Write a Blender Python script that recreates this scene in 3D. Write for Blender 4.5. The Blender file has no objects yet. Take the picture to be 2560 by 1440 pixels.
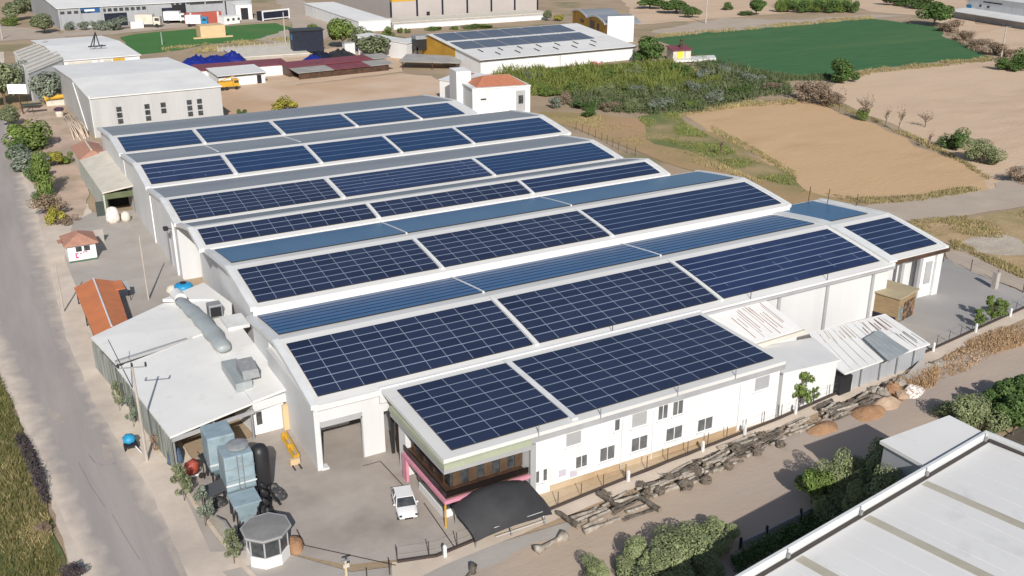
import bpy, math, random
from mathutils import Vector, Matrix
rnd = random.Random(11)
sc = bpy.context.scene
COL = sc.collection
rad = math.radians
# ---------------------------------------------------------------- survey of the place
# World: X runs along the factory ridges, Y across them, Z up, metres; the drone hovers 49 m above (0, 0).
FOC, EYE, CX, CY = 2446.0, 49.0, 1280.0, 720.0
PIT = math.atan(970.0 / FOC)
YAW = rad(60.56)
HX, HY, RX, RY = math.cos(YAW), math.sin(YAW), math.sin(YAW), -math.cos(YAW)
def at(px, py, z=0.0):
    """ground plan of a surveyed point lying at height z"""
    u, v = (px - CX) / FOC, (py - CY) / FOC
    fh, fz = math.cos(PIT) - v * math.sin(PIT), -math.sin(PIT) - v * math.cos(PIT)
    t = (z - EYE) / fz
    return Vector(((HX * fh + RX * u) * t, (HY * fh + RY * u) * t, z))
def depth(p):
    return (p[0] * HX + p[1] * HY) * math.cos(PIT) - (p[2] - EYE) * math.sin(PIT)
def height_at(p, py):
    """height of the point above plan position p that was surveyed at row py"""
    k = (py - CY) / FOC
    fh = p[0] * HX + p[1] * HY
    # -fh sin - z cos = k (fh cos - z sin)
    z = -fh * (math.sin(PIT) + k * math.cos(PIT)) / (math.cos(PIT) - k * math.sin(PIT))
    return z + EYE
# ---------------------------------------------------------------- mesh helpers
def world_mx(o):
    m = Matrix.Identity(4)
    while o is not None:
        m = o.matrix_basis @ m
        o = o.parent
    return m
class MB:
    def __init__(s):
        s.v, s.f, s.m, s.uv = [], [], [], []
    def face(s, pts, m=0, uv=None):
        i = len(s.v)
        s.v += [Vector(p) for p in pts]
        s.f.append(tuple(range(i, i + len(pts))))
        s.m.append(m); s.uv.append(uv)
    def mesh(s, verts, faces, m=0):
        i = len(s.v)
        s.v += [Vector(p) for p in verts]
        for f in faces:
            s.f.append(tuple(i + k for k in f)); s.m.append(m); s.uv.append(None)
    def box(s, x0, y0, z0, x1, y1, z1, m=0, M=None):
        vs = [Vector((x, y, z)) for z in (z0, z1) for x, y in ((x0, y0), (x1, y0), (x1, y1), (x0, y1))]
        if M is not None: vs = [M @ v for v in vs]
        s.mesh(vs, [(3, 2, 1, 0), (4, 5, 6, 7), (0, 1, 5, 4), (1, 2, 6, 5), (2, 3, 7, 6), (3, 0, 4, 7)], m)
    def prism(s, pts, z0, z1, m=0, mtop=None):
        n = len(pts)
        a = sum(pts[i][0] * pts[(i + 1) % n][1] - pts[(i + 1) % n][0] * pts[i][1] for i in range(n))
        if a < 0: pts = pts[::-1]
        g = (lambda z, p, i: z[i] if isinstance(z, (list, tuple)) else z)
        if a < 0:
            if isinstance(z0, (list, tuple)): z0 = z0[::-1]
            if isinstance(z1, (list, tuple)): z1 = z1[::-1]
        lo = [(p[0], p[1], g(z0, p, i)) for i, p in enumerate(pts)]
        hi = [(p[0], p[1], g(z1, p, i)) for i, p in enumerate(pts)]
        s.mesh(lo + hi, [tuple(range(n))[::-1]] + [(i, (i + 1) % n, n + (i + 1) % n, n + i) for i in range(n)], m)
        i = len(s.v)
        s.v += [Vector(p) for p in hi]
        s.f.append(tuple(range(i, i + n))); s.m.append(m if mtop is None else mtop); s.uv.append(None)
    def section(s, prof, x0, x1, m=0):
        """closed outline (y, z) carried from x0 to x1"""
        n = len(prof)
        a = sum(prof[i][0] * prof[(i + 1) % n][1] - prof[(i + 1) % n][0] * prof[i][1] for i in range(n))
        if a < 0: prof = prof[::-1]
        A = [(x0, y, z) for y, z in prof]; B = [(x1, y, z) for y, z in prof]
        s.mesh(A + B, [tuple(range(n))[::-1], tuple(range(n, 2 * n))] + [(i, (i + 1) % n, n + (i + 1) % n, n + i) for i in range(n)], m)
    def tube(s, p, q, r0, r1=None, n=8, m=0, cap=True):
        p, q = Vector(p), Vector(q)
        r1 = r0 if r1 is None else r1
        d = (q - p).normalized()
        a = d.orthogonal().normalized(); b = d.cross(a)
        vs = []
        for c, r in ((p, r0), (q, r1)):
            for k in range(n):
                t = 2 * math.pi * k / n
                vs.append(c + (a * math.cos(t) + b * math.sin(t)) * r)
        fs = [(k, (k + 1) % n, n + (k + 1) % n, n + k) for k in range(n)]
        if cap: fs += [tuple(range(n))[::-1], tuple(range(n, 2 * n))]
        s.mesh(vs, fs, m)
    def path(s, pts, rs, n=8, m=0):
        pts = [Vector(p) for p in pts]
        rings = []
        up = Vector((0, 0, 1))
        for i, p in enumerate(pts):
            d = (pts[min(i + 1, len(pts) - 1)] - pts[max(i - 1, 0)]).normalized()
            a = d.cross(up)
            a = a.normalized() if a.length > 1e-3 else Vector((1, 0, 0))
            b = a.cross(d)
            r = rs[i] if isinstance(rs, (list, tuple)) else rs
            rings.append([p + (a * math.cos(2 * math.pi * k / n) + b * math.sin(2 * math.pi * k / n)) * r for k in range(n)])
        vs = [v for r in rings for v in r]
        fs = [(i * n + k, i * n + (k + 1) % n, (i + 1) * n + (k + 1) % n, (i + 1) * n + k) for i in range(len(pts) - 1) for k in range(n)]
        fs += [tuple(range(n))[::-1], tuple(range(len(vs) - n, len(vs)))]
        s.mesh(vs, fs, m)
    def lathe(s, prof, c=(0, 0, 0), n=16, m=0, ph=0.0):
        vs = [(c[0] + r * math.cos(ph + 2 * math.pi * k / n), c[1] + r * math.sin(ph + 2 * math.pi * k / n), c[2] + z) for r, z in prof for k in range(n)]
        fs = [(i * n + k, i * n + (k + 1) % n, (i + 1) * n + (k + 1) % n, (i + 1) * n + k) for i in range(len(prof) - 1) for k in range(n)]
        fs += [tuple(range(n))[::-1], tuple(range(len(vs) - n, len(vs)))]
        s.mesh(vs, fs, m)
    def build(s, name, mats, parent=None, smooth=False, local=False, bevel=0.0):
        me = bpy.data.meshes.new(name)
        vs = s.v
        if parent is not None and not local:
            inv = world_mx(parent).inverted()
            vs = [inv @ v for v in vs]
        me.from_pydata([tuple(v) for v in vs], [], s.f)
        mats = mats if isinstance(mats, (list, tuple)) else [mats]
        for mt in mats: me.materials.append(mt)
        me.polygons.foreach_set('material_index', s.m)
        if any(u is not None for u in s.uv):
            lay = me.uv_layers.new(name='UVMap')
            for p, u in zip(me.polygons, s.uv):
                if u is not None:
                    for k, li in enumerate(p.loop_indices): lay.data[li].uv = u[k]
        if smooth: me.polygons.foreach_set('use_smooth', [True] * len(me.polygons))
        me.update()
        o = bpy.data.objects.new(name, me)
        COL.objects.link(o)
        if parent is not None: o.parent = parent
        if bevel:
            b = o.modifiers.new('edge', 'BEVEL'); b.width = bevel; b.segments = 2; b.limit_method = 'ANGLE'
        return o
def tag(o, label=None, cat=None, group=None, kind=None):
    if label: o['label'] = label
    if cat: o['category'] = cat
    if group: o['group'] = group
    if kind: o['kind'] = kind
    return o
def thing(name, label, cat, loc=(0, 0, 0), rz=0.0, group=None):
    o = bpy.data.objects.new(name, None)
    o.empty_display_size = 0.3
    COL.objects.link(o)
    o.location = loc; o.rotation_euler = (0, 0, rz)
    return tag(o, label, cat, group)
def dup(root, loc=None, rz=None, scale=None, label=None, group=None):
    def rec(o, par):
        c = o.copy(); COL.objects.link(c); c.parent = par
        for ch in KIDS.get(o.name, [x for x in o.children]): rec(ch, c)
        return c
    r = rec(root, None)
    if loc is not None: r.location = loc
    if rz is not None: r.rotation_euler = (0, 0, rz)
    if scale is not None: r.scale = scale if isinstance(scale, (tuple, list)) else (scale,) * 3
    if label: r['label'] = label
    if group: r['group'] = group
    return r
KIDS = {}
# ---------------------------------------------------------------- materials
MATS = {}
def lin(c):
    return tuple((x / 12.92 if x <= 0.04045 else ((x + 0.055) / 1.055) ** 2.4) for x in (k / 255.0 for k in c))
def mat(name, col, rough=0.7, col2=None, scale=0.6, fac=(0.35, 0.65), col3=None, scale3=0.05, fac3=(0.45, 0.6), bump=0.0, bscale=8.0, metal=0.0, spec=0.4,
        stretch=None, corr=None, tone=None, coat=0.0):
    """a painted, metal, earth or leaf surface: two or three colours mixed by noise in world metres, with optional relief.
    corr = (axis, pitch, strength): ribs of a profiled sheet; tone: spread of the leaf tone attribute"""
    if name in MATS: return MATS[name]
    m = bpy.data.materials.new(name); m.use_nodes = True
    nt = m.node_tree; N, L = nt.nodes, nt.links
    b = N['Principled BSDF']
    b.inputs['Roughness'].default_value = rough
    b.inputs['Metallic'].default_value = metal
    b.inputs['Specular IOR Level'].default_value = spec
    if coat: b.inputs['Coat Weight'].default_value = coat
    pos = N.new('ShaderNodeNewGeometry').outputs['Position']
    src = pos
    if stretch:
        mp = N.new('ShaderNodeMapping'); mp.inputs['Scale'].default_value = stretch
        L.new(pos, mp.inputs['Vector']); src = mp.outputs['Vector']
    def noise(sc_, det=5, rg=0.6):
        n = N.new('ShaderNodeTexNoise'); n.inputs['Scale'].default_value = sc_
        n.inputs['Detail'].default_value = det; n.inputs['Roughness'].default_value = rg
        L.new(src, n.inputs['Vector']); return n.outputs['Fac']
    def remap(s, a, c):
        r = N.new('ShaderNodeMapRange'); r.inputs['From Min'].default_value = a; r.inputs['From Max'].default_value = c
        L.new(s, r.inputs['Value']); return r.outputs['Result']
    def mix(f, a, c, mode='MIX'):
        x = N.new('ShaderNodeMix'); x.data_type = 'RGBA'; x.blend_type = mode
        if isinstance(f, float): x.inputs[0].default_value = f
        else: L.new(f, x.inputs[0])
        for k, y in ((6, a), (7, c)):
            if isinstance(y, tuple): x.inputs[k].default_value = (*y, 1)
            else: L.new(y, x.inputs[k])
        return x.outputs[2]
    c = tuple(col)
    if col2 is not None: c = mix(remap(noise(scale), *fac), c, tuple(col2))
    if col3 is not None: c = mix(remap(noise(scale3, 4, 0.55), *fac3), c, tuple(col3))
    if tone:
        at_ = N.new('ShaderNodeAttribute'); at_.attribute_name = 'tone'
        r = N.new('ShaderNodeMapRange'); r.inputs['To Min'].default_value = tone[0]; r.inputs['To Max'].default_value = tone[1]
        L.new(at_.outputs['Fac'], r.inputs['Value'])
        h = N.new('ShaderNodeHueSaturation'); L.new(r.outputs['Result'], h.inputs['Value'])
        if isinstance(c, tuple): h.inputs['Color'].default_value = (*c, 1)
        else: L.new(c, h.inputs['Color'])
        c = h.outputs['Color']
    if isinstance(c, tuple): b.inputs['Base Color'].default_value = (*c, 1)
    else: L.new(c, b.inputs['Base Color'])
    hsrc = None
    if corr:
        sx = N.new('ShaderNodeSeparateXYZ'); L.new(pos, sx.inputs[0])
        mu = N.new('ShaderNodeMath'); mu.operation = 'MULTIPLY'; mu.inputs[1].default_value = 2 * math.pi / corr[1]
        L.new(sx.outputs[corr[0]], mu.inputs[0])
        si = N.new('ShaderNodeMath'); si.operation = 'SINE'; L.new(mu.outputs[0], si.inputs[0])
        bp = N.new('ShaderNodeBump'); bp.inputs['Strength'].default_value = corr[2]; bp.inputs['Distance'].default_value = 0.05
        L.new(si.outputs[0], bp.inputs['Height']); L.new(bp.outputs[0], b.inputs['Normal']); hsrc = bp
    if bump:
        bp = N.new('ShaderNodeBump'); bp.inputs['Strength'].default_value = bump; bp.inputs['Distance'].default_value = 0.25
        L.new(noise(bscale, 6, 0.65), bp.inputs['Height'])
        if hsrc: L.new(hsrc.outputs[0], bp.inputs['Normal'])
        L.new(bp.outputs[0], b.inputs['Normal'])
    MATS[name] = m
    return m
def panel_mat(name, col, col2, row_line, col_line, lr=0.10, lc=0.035, rough=0.12, spec=0.5, show_cols=0.8, line_rough=0.4):
    """photovoltaic modules: UV counts modules along u and rows along v"""
    m = bpy.data.materials.new(name); m.use_nodes = True
    nt = m.node_tree; N, L = nt.nodes, nt.links
    b = N['Principled BSDF']
    b.inputs['Specular IOR Level'].default_value = spec
    uv = N.new('ShaderNodeUVMap').outputs[0]
    sx = N.new('ShaderNodeSeparateXYZ'); L.new(uv, sx.inputs[0])
    def M(op, a, c=None):
        n = N.new('ShaderNodeMath'); n.operation = op
        for k, y in enumerate((a, c)):
            if y is None: continue
            if isinstance(y, (int, float)): n.inputs[k].default_value = y
            else: L.new(y, n.inputs[k])
        return n.outputs[0]
    def line(s, w):
        fr = M('FRACT', M('ADD', s, w / 2)); return M('LESS_THAN', fr, w)
    def mixc(f, a, c):
        x = N.new('ShaderNodeMix'); x.data_type = 'RGBA'; L.new(f, x.inputs[0])
        for k, y in ((6, a), (7, c)):
            if isinstance(y, tuple): x.inputs[k].default_value = (*y, 1)
            else: L.new(y, x.inputs[k])
        return x.outputs[2]
    cell = N.new('ShaderNodeCombineXYZ')
    L.new(M('FLOOR', sx.outputs[0]), cell.inputs[0]); L.new(M('FLOOR', sx.outputs[1]), cell.inputs[1])
    wn = N.new('ShaderNodeTexWhiteNoise'); wn.noise_dimensions = '2D'; L.new(cell.outputs[0], wn.inputs['Vector'])
    nz = N.new('ShaderNodeTexNoise'); nz.inputs['Scale'].default_value = 0.09
    L.new(N.new('ShaderNodeNewGeometry').outputs['Position'], nz.inputs['Vector'])
    tonef = M('ADD', M('MULTIPLY', wn.outputs['Value'], 0.8), M('MULTIPLY', nz.outputs['Fac'], 0.7))
    c = mixc(tonef, tuple(col), tuple(col2))
    lc_n, lr_n = line(sx.outputs[0], lc), line(sx.outputs[1], lr)
    nz2 = N.new('ShaderNodeTexNoise'); nz2.inputs['Scale'].default_value = 0.35
    L.new(N.new('ShaderNodeNewGeometry').outputs['Position'], nz2.inputs['Vector'])
    vis = M('MULTIPLY', M('GREATER_THAN', nz2.outputs['Fac'], 1.0 - show_cols), 1.0)
    lc_n = M('MULTIPLY', lc_n, vis)
    c = mixc(lc_n, c, tuple(col_line)); c = mixc(lr_n, c, tuple(row_line))
    L.new(c, b.inputs['Base Color'])
    rg = M('ADD', rough, M('MULTIPLY', M('MAXIMUM', lc_n, lr_n), line_rough)); L.new(rg, b.inputs['Roughness'])
    MATS[name] = m
    return m
W = (0.80, 0.80, 0.79)
m_white = mat('white_render', (.78, .78, .78), .8, (.71, .71, .705), .5, col3=(.56, .53, .48), scale3=.55, fac3=(.58, .86), stretch=(1, 1, .14))
m_wall = mat('white_cladding', (.66, .66, .66), .6, (.59, .59, .595), .2, col3=(.58, .57, .54), scale3=.5, fac3=(.6, .85), stretch=(1, 1, .15))
m_wallgrey = mat('grey_cladding', (.38, .39, .41), .55, (.33, .34, .36), .25, stretch=(1, 1, .1), corr=(0, .5, .25))
m_roof = mat('white_roof_sheet', (.71, .70, .68), .5, (.63, .625, .61), .12, col3=(.53, .515, .48), scale3=.45, fac3=(.58, .82), stretch=(.25, 1, 1))
m_shedroof = mat('white_shed_sheet', (.80, .79, .765), .55, (.72, .71, .69), .12, col3=(.62, .60, .565), scale3=.5, fac3=(.6, .85))
m_roofgrey = mat('grey_roof_sheet', (.26, .275, .30), .45, (.205, .22, .25), .15, stretch=(.15, 1, 1), spec=.3)
m_trim = mat('pale_trim', (.70, .71, .71), .5, (.62, .63, .63), .5, col3=(.52, .515, .49), scale3=.7, fac3=(.6, .85))
m_greytrim = mat('grey_trim', (.40, .405, .41), .5, (.34, .34, .35), .4)
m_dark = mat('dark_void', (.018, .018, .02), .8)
m_glass = mat('dark_glass', (.03, .035, .04), .12, (.08, .085, .09), 1.5, spec=.5)
m_wglass = mat('grey_window_glass', (.095, .10, .105), .25, (.16, .165, .17), 1.2, spec=.5)
m_frame = mat('window_frame_white', (.75, .75, .74), .5)
m_blackmetal = mat('black_metal', (.025, .025, .028), .45)
m_greymetal = mat('grey_metal', (.28, .29, .30), .45, (.22, .23, .24), 2.0)
m_brown = mat('brown_panels', (.10, .055, .035), .5, (.05, .03, .022), .9)
m_beigepanel = mat('beige_panels', (.125, .08, .048), .5, (.07, .045, .03), .8)
m_pink = mat('pink_paint', (.66, .28, .36), .55, (.56, .24, .31), 1.2)
m_terra = mat('terracotta_roof', (.50, .19, .10), .8, (.38, .15, .09), 1.4, bump=.25, bscale=6)
m_terraold = mat('faded_tiles', (.46, .24, .17), .8, (.36, .19, .14), 1.8, bump=.25, bscale=6)
m_orange = mat('orange_sheet', (.60, .20, .075), .5, (.50, .17, .07), .5, corr=(1, .4, .3))
m_cream = mat('cream_roof', (.62, .58, .50), .8, (.54, .50, .43), .5, col3=(.42, .38, .32), scale3=.4, fac3=(.6, .8))
m_burg = mat('burgundy_sheet', (.22, .06, .075), .55, (.17, .05, .06), .4, corr=(0, .5, .3))
m_greywall = mat('light_grey_cladding', (.50, .50, .495), .6, (.43, .43, .43), .25, col3=(.37, .36, .345), scale3=.3, fac3=(.55, .8), stretch=(1, 1, .1), corr=(0, .5, .2))
m_conc = mat('concrete', (.42, .39, .36), .85, (.34, .31, .285), .4, bump=.15, bscale=6)
m_blue = mat('blue_tarp', (.012, .025, .24), .45, (.01, .018, .14), 1.2, bump=.5, bscale=3)
m_navy = mat('dark_blue_paint', (.012, .018, .04), .5, (.008, .01, .02), 1.0)
m_yellow = mat('yellow_paint', (.62, .36, .03), .5, (.52, .29, .03), .8)
m_ochre = mat('ochre_wall', (.62, .35, .05), .7, (.50, .27, .04), .3, corr=(0, .6, .25))
m_rubber = mat('rubber', (.02, .02, .02), .8)
m_carwhite = mat('white_car_paint', (.78, .78, .79), .25, coat=.6)
m_wood = mat('weathered_wood', (.085, .07, .055), .9, (.20, .175, .145), 2.2, col3=(.045, .038, .03), scale3=1.2, fac3=(.55, .7), bump=.6, bscale=9)
m_palewood = mat('pale_split_wood', (.50, .45, .385), .9, (.24, .20, .16), 1.6, bump=.5, bscale=9)
m_stone = mat('rough_stone', (.38, .34, .29), .9, (.26, .23, .19), 1.3, bump=.6, bscale=4)
m_steelblue = mat('pale_blue_steel', (.30, .385, .43), .45, (.23, .31, .35), .9, col3=(.20, .23, .24), scale3=1.2, fac3=(.58, .75))
m_duct = mat('duct_metal', (.36, .39, .40), .4, (.28, .31, .32), .4)
m_red = mat('red_paint', (.40, .075, .04), .6, (.26, .05, .035), 2.0)
m_bluebright = mat('bright_blue_plastic', (.02, .25, .50), .4)
m_beigecube = mat('beige_render', (.66, .48, .28), .8, (.58, .42, .25), .4)
m_soil = mat('sandy_soil', (.43, .30, .205), .95, (.35, .245, .17), .5, col3=(.50, .37, .26), scale3=.2, bump=.5, bscale=3)
m_redsoil = mat('orange_soil', (.40, .235, .13), .95, (.30, .17, .095), .7, bump=.6, bscale=3)
m_wirebrown = mat('rusty_rail', (.06, .045, .04), .7)
m_pole = mat('pole_concrete', (.46, .41, .36), .85, (.38, .34, .30), .8)
m_pv = panel_mat('solar_modules', (.014, .020, .046), (.025, .035, .074), (.24, .29, .38), (.30, .35, .43), lr=.085, lc=.022, spec=.30)
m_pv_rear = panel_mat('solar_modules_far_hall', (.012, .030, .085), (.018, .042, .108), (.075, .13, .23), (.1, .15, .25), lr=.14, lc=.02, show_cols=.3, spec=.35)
m_pv_row = panel_mat('solar_modules_rows', (.015, .024, .068), (.026, .04, .10), (.22, .28, .39), (.26, .31, .40), lr=.10, lc=.02, show_cols=.42, spec=.35)
m_pv_rows = panel_mat('solar_modules_bare_rows', (.014, .023, .058), (.022, .035, .085), (.17, .23, .34), (.2, .25, .33), lr=.10, lc=.02, show_cols=.18, spec=.35)
m_pv_back = panel_mat('solar_modules_striped_sky_sheen', (.026, .09, .22), (.040, .12, .27), (.018, .05, .125), (.1, .2, .3), lr=.28, lc=.015, show_cols=.1, rough=.3, spec=.3)  # far flanks: grazing sky reflection painted into the lighter blue base colour
m_pv_flat = panel_mat('solar_modules_sky_sheen', (.038, .112, .23), (.046, .125, .25), (.05, .13, .245), (.05, .13, .24), lr=.02, lc=.01, show_cols=.1, rough=.3, spec=.3)  # same dark modules, with the reflected sky put into a paler blue base
# ---------------------------------------------------------------- ground, roads, fields
g_base = mat('dry_land', (.40, .30, .205), .95, (.33, .25, .165), .06, fac=(.4, .62), col3=(.20, .19, .085), scale3=.035, fac3=(.55, .68), bump=.4, bscale=1.2)
g_pale = mat('pale_ploughed_soil', (.60, .445, .315), .95, (.51, .37, .255), .12, col3=(.60, .445, .315), scale3=.016, bump=.6, bscale=.8, stretch=(.6, 1.6, 1))
g_tan = mat('tan_ploughed_soil', (.57, .39, .225), .95, (.49, .325, .18), .12, col3=(.55, .37, .21), scale3=.02, bump=.6, bscale=.8, stretch=(.6, 1.6, 1))
g_yard = mat('sand_yard', (.56, .385, .255), .95, (.50, .34, .22), .05, col3=(.60, .45, .33), scale3=.03, bump=.25, bscale=1.5)
g_green = mat('crop_green', (.034, .118, .040), .95, (.052, .142, .048), .22, fac=(.38, .62), col3=(.075, .15, .05), scale3=.02, fac3=(.5, .68), bump=.6, bscale=1.2, stretch=(.35, 2.2, 1))
g_green2 = mat('crop_green_bright', (.045, .155, .03), .95, (.06, .17, .04), .05, col3=(.18, .17, .07), scale3=.02, fac3=(.55, .75), bump=.4, bscale=1.5)
g_drygrass = mat('dry_grass_soil', (.36, .26, .13), .95, (.19, .19, .06), .12, fac=(.42, .6), col3=(.42, .27, .15), scale3=.03, bump=.5, bscale=2)
g_weed = mat('weedy_soil', (.14, .145, .05), .95, (.32, .24, .12), .15, fac=(.45, .62), col3=(.10, .13, .04), scale3=.05, bump=.5, bscale=2)
g_path = mat('dirt_path', (.46, .385, .315), .95, (.40, .33, .265), .15, bump=.2, bscale=2)
g_road = mat('worn_asphalt', (.43, .385, .355), .9, (.365, .325, .30), .25, col3=(.54, .48, .43), scale3=.05, fac3=(.42, .6), bump=.12, bscale=5, stretch=(1.6, .12, 1))
g_shoulder = mat('dusty_shoulder', (.66, .565, .475), .95, (.56, .475, .395), .3, col3=(.47, .405, .35), scale3=.08, fac3=(.5, .66), bump=.15, bscale=3)
g_concrete = mat('yard_concrete', (.41, .365, .325), .9, (.33, .29, .258), .14, fac=(.4, .62), col3=(.235, .205, .182), scale3=.11, fac3=(.55, .75), bump=.12, bscale=4)
g_concrete2 = mat('yard_concrete_pale', (.43, .395, .36), .9, (.37, .335, .30), .16, col3=(.30, .27, .25), scale3=.12, fac3=(.58, .75), bump=.12, bscale=4)
g_track = mat('sandy_track', (.48, .385, .30), .95, (.41, .32, .245), .12, col3=(.39, .32, .275), scale3=.05, fac3=(.45, .6), bump=.2, bscale=3, stretch=(.4, 1, 1))
g_strip = mat('pale_concrete_strip', (.62, .525, .43), .9, (.54, .45, .365), .25, bump=.1, bscale=4)
g_asph = mat('side_yard_asphalt', (.33, .315, .305), .9, (.28, .265, .258), .12, col3=(.38, .355, .335), scale3=.06, bump=.1, bscale=4)
g_ochre = mat('ochre_bank', (.47, .345, .215), .95, (.38, .275, .17), .4, col3=(.52, .41, .28), scale3=.2, bump=.3, bscale=3)
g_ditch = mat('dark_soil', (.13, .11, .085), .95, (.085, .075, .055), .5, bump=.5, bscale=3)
g_pit = mat('pale_gravel', (.52, .46, .38), .95, (.40, .33, .26), .3, bump=.6, bscale=2)
LAYER = [0.02]
def patch(name, px, z, m, jag=0.0, world=False, seed=1):
    LAYER[0] += .004; z = LAYER[0]
    rr = random.Random(seed)
    pts = [Vector((p[0], p[1], 0)) if world else at(*p) for p in px]
    out = []
    for i, p in enumerate(pts):
        q = pts[(i + 1) % len(pts)]
        n = max(1, min(30, int((q - p).length / max(jag * 4, 1.2)))) if jag else 1
        nrm = Vector((-(q - p).y, (q - p).x, 0)).normalized()
        for k in range(n):
            w = p.lerp(q, k / n)
            if jag: w = w + nrm * rr.uniform(-jag, jag)
            out.append((w.x, w.y))
    b = MB()
    a = sum(out[i][0] * out[(i + 1) % len(out)][1] - out[(i + 1) % len(out)][0] * out[i][1] for i in range(len(out)))
    if a < 0: out = out[::-1]
    b.face([(x, y, z) for x, y in out])
    return tag(b.build(name, m), kind='structure')
b = MB(); b.face([(-900, -300, 0), (2600, -300, 0), (2600, 2600, 0), (-900, 2600, 0)])
tag(b.build('ground', g_base), kind='structure')
patch('field', [(2130, 190), (2260, 172), (2400, 158), (2570, 150), (2620, 520), (2480, 480), (2440, 450), (2400, 395), (2300, 345), (2200, 300), (2110, 262), (2060, 225)], .02, g_pale, 1.2)
patch('field', [(1700, 285), (1860, 255), (1990, 250), (2060, 262), (2180, 310), (2300, 365), (2400, 405), (2470, 440), (2455, 470), (2300, 492), (2140, 500), (2010, 480), (1900, 400), (1770, 330)], .03, g_tan, 1.5)
patch('green_field', [(1625, 96), (1690, 88), (1800, 78), (1985, 63), (2100, 53), (2180, 45), (2260, 58), (2340, 66), (2350, 82), (2420, 115), (2485, 146), (2400, 152), (2300, 160), (2160, 176), (2080, 196), (1960, 196), (1850, 180), (1730, 140)], .04, g_green, 2.0)
patch('green_field', [(295, 92), (430, 76), (560, 66), (700, 57), (745, 76), (735, 92), (640, 100), (480, 116), (405, 133), (330, 138)], .04, g_green2, 2.0)
patch('field', [(1620, 80), (1800, 45), (2000, 50), (2180, 36), (2290, 40), (2180, 45), (2100, 53), (1985, 63), (1800, 78), (1690, 88)], .03, g_path, 1.5)
patch('field', [(2060, 0), (2420, 0), (2415, 30), (2440, 60), (2570, 70), (2570, 140), (2480, 110), (2390, 80), (2320, 40), (2180, 30)], .03, g_pale, 1.5)
patch('field', [(1540, -20), (1900, -20), (2020, 30), (1880, 40), (1600, 62)], .02, g_pale, 1.5)
patch('sand_yard_ground', [(430, 320), (548, 225), (660, 205), (720, 215), (900, 195), (1000, 183), (1075, 190), (1130, 220), (1180, 280), (1090, 240), (640, 310)], .03, g_yard, .8)
patch('yard_ground', [(545, 165), (900, 110), (1000, 130), (1010, 180), (720, 215), (560, 215)], .02, g_pale, 1.0)
patch('yard_ground', [(285, 86), (420, 72), (560, 62), (660, 54), (640, 44), (420, 54), (150, 74), (160, 92)], .02, g_path, 1.0)
patch('lane', [(640, 100), (760, 120), (800, 100), (850, 80), (800, 40), (760, 0), (680, -10), (720, 40), (730, 70)], .02, g_path, 1.0)
patch('yard_ground', [(-20, 60), (60, 70), (140, 78), (170, 96), (60, 100), (-20, 104)], .02, g_path, 1.0)
patch('dry_ground', [(1330, 280), (1480, 285), (1620, 300), (1790, 330), (1900, 400), (2010, 480), (2150, 502), (2160, 540), (2000, 520), (1860, 470), (1700, 420), (1560, 370), (1400, 310)], .02, g_drygrass, 1.2)
patch('weedy_ground', [(1590, 290), (1700, 280), (1720, 310), (1850, 385), (1990, 440), (2000, 470), (1900, 455), (1780, 400), (1650, 360), (1600, 330)], .03, mat('thin_grass_soil', (.20, .19, .075), .95, (.38, .28, .15), .12, col3=(.13, .16, .05), scale3=.05, bump=.5, bscale=2), 1.5)
patch('dirt_path', [(2140, 520), (2300, 500), (2480, 470), (2580, 400), (2600, 510), (2400, 545), (2250, 560), (2160, 585), (2100, 560)], .04, g_path, .8)
g_straw = mat('straw_soil', (.47, .335, .195), .95, (.36, .26, .14), .3, col3=(.26, .23, .10), scale3=.06, fac3=(.54, .68), bump=.5, bscale=2)
patch('dry_ground', [(2240, 560), (2420, 545), (2600, 515), (2640, 720), (2560, 700), (2370, 610)], .02, g_straw, 1.0)
patch('gravel_pit', [(2370, 612), (2440, 598), (2510, 590), (2560, 600), (2580, 640), (2500, 640), (2400, 625)], .03, g_pit, 1.2)
patch('side_yard', [(2320, 640), (2380, 650), (2450, 690), (2580, 740), (2620, 752), (2560, 790), (2440, 840), (2330, 880), (2200, 860), (2150, 770)], .03, g_asph)
patch('side_yard_edge', [(2360, 632), (2400, 630), (2640, 715), (2640, 760), (2450, 690), (2380, 660)], .045, g_path, .3)
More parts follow.
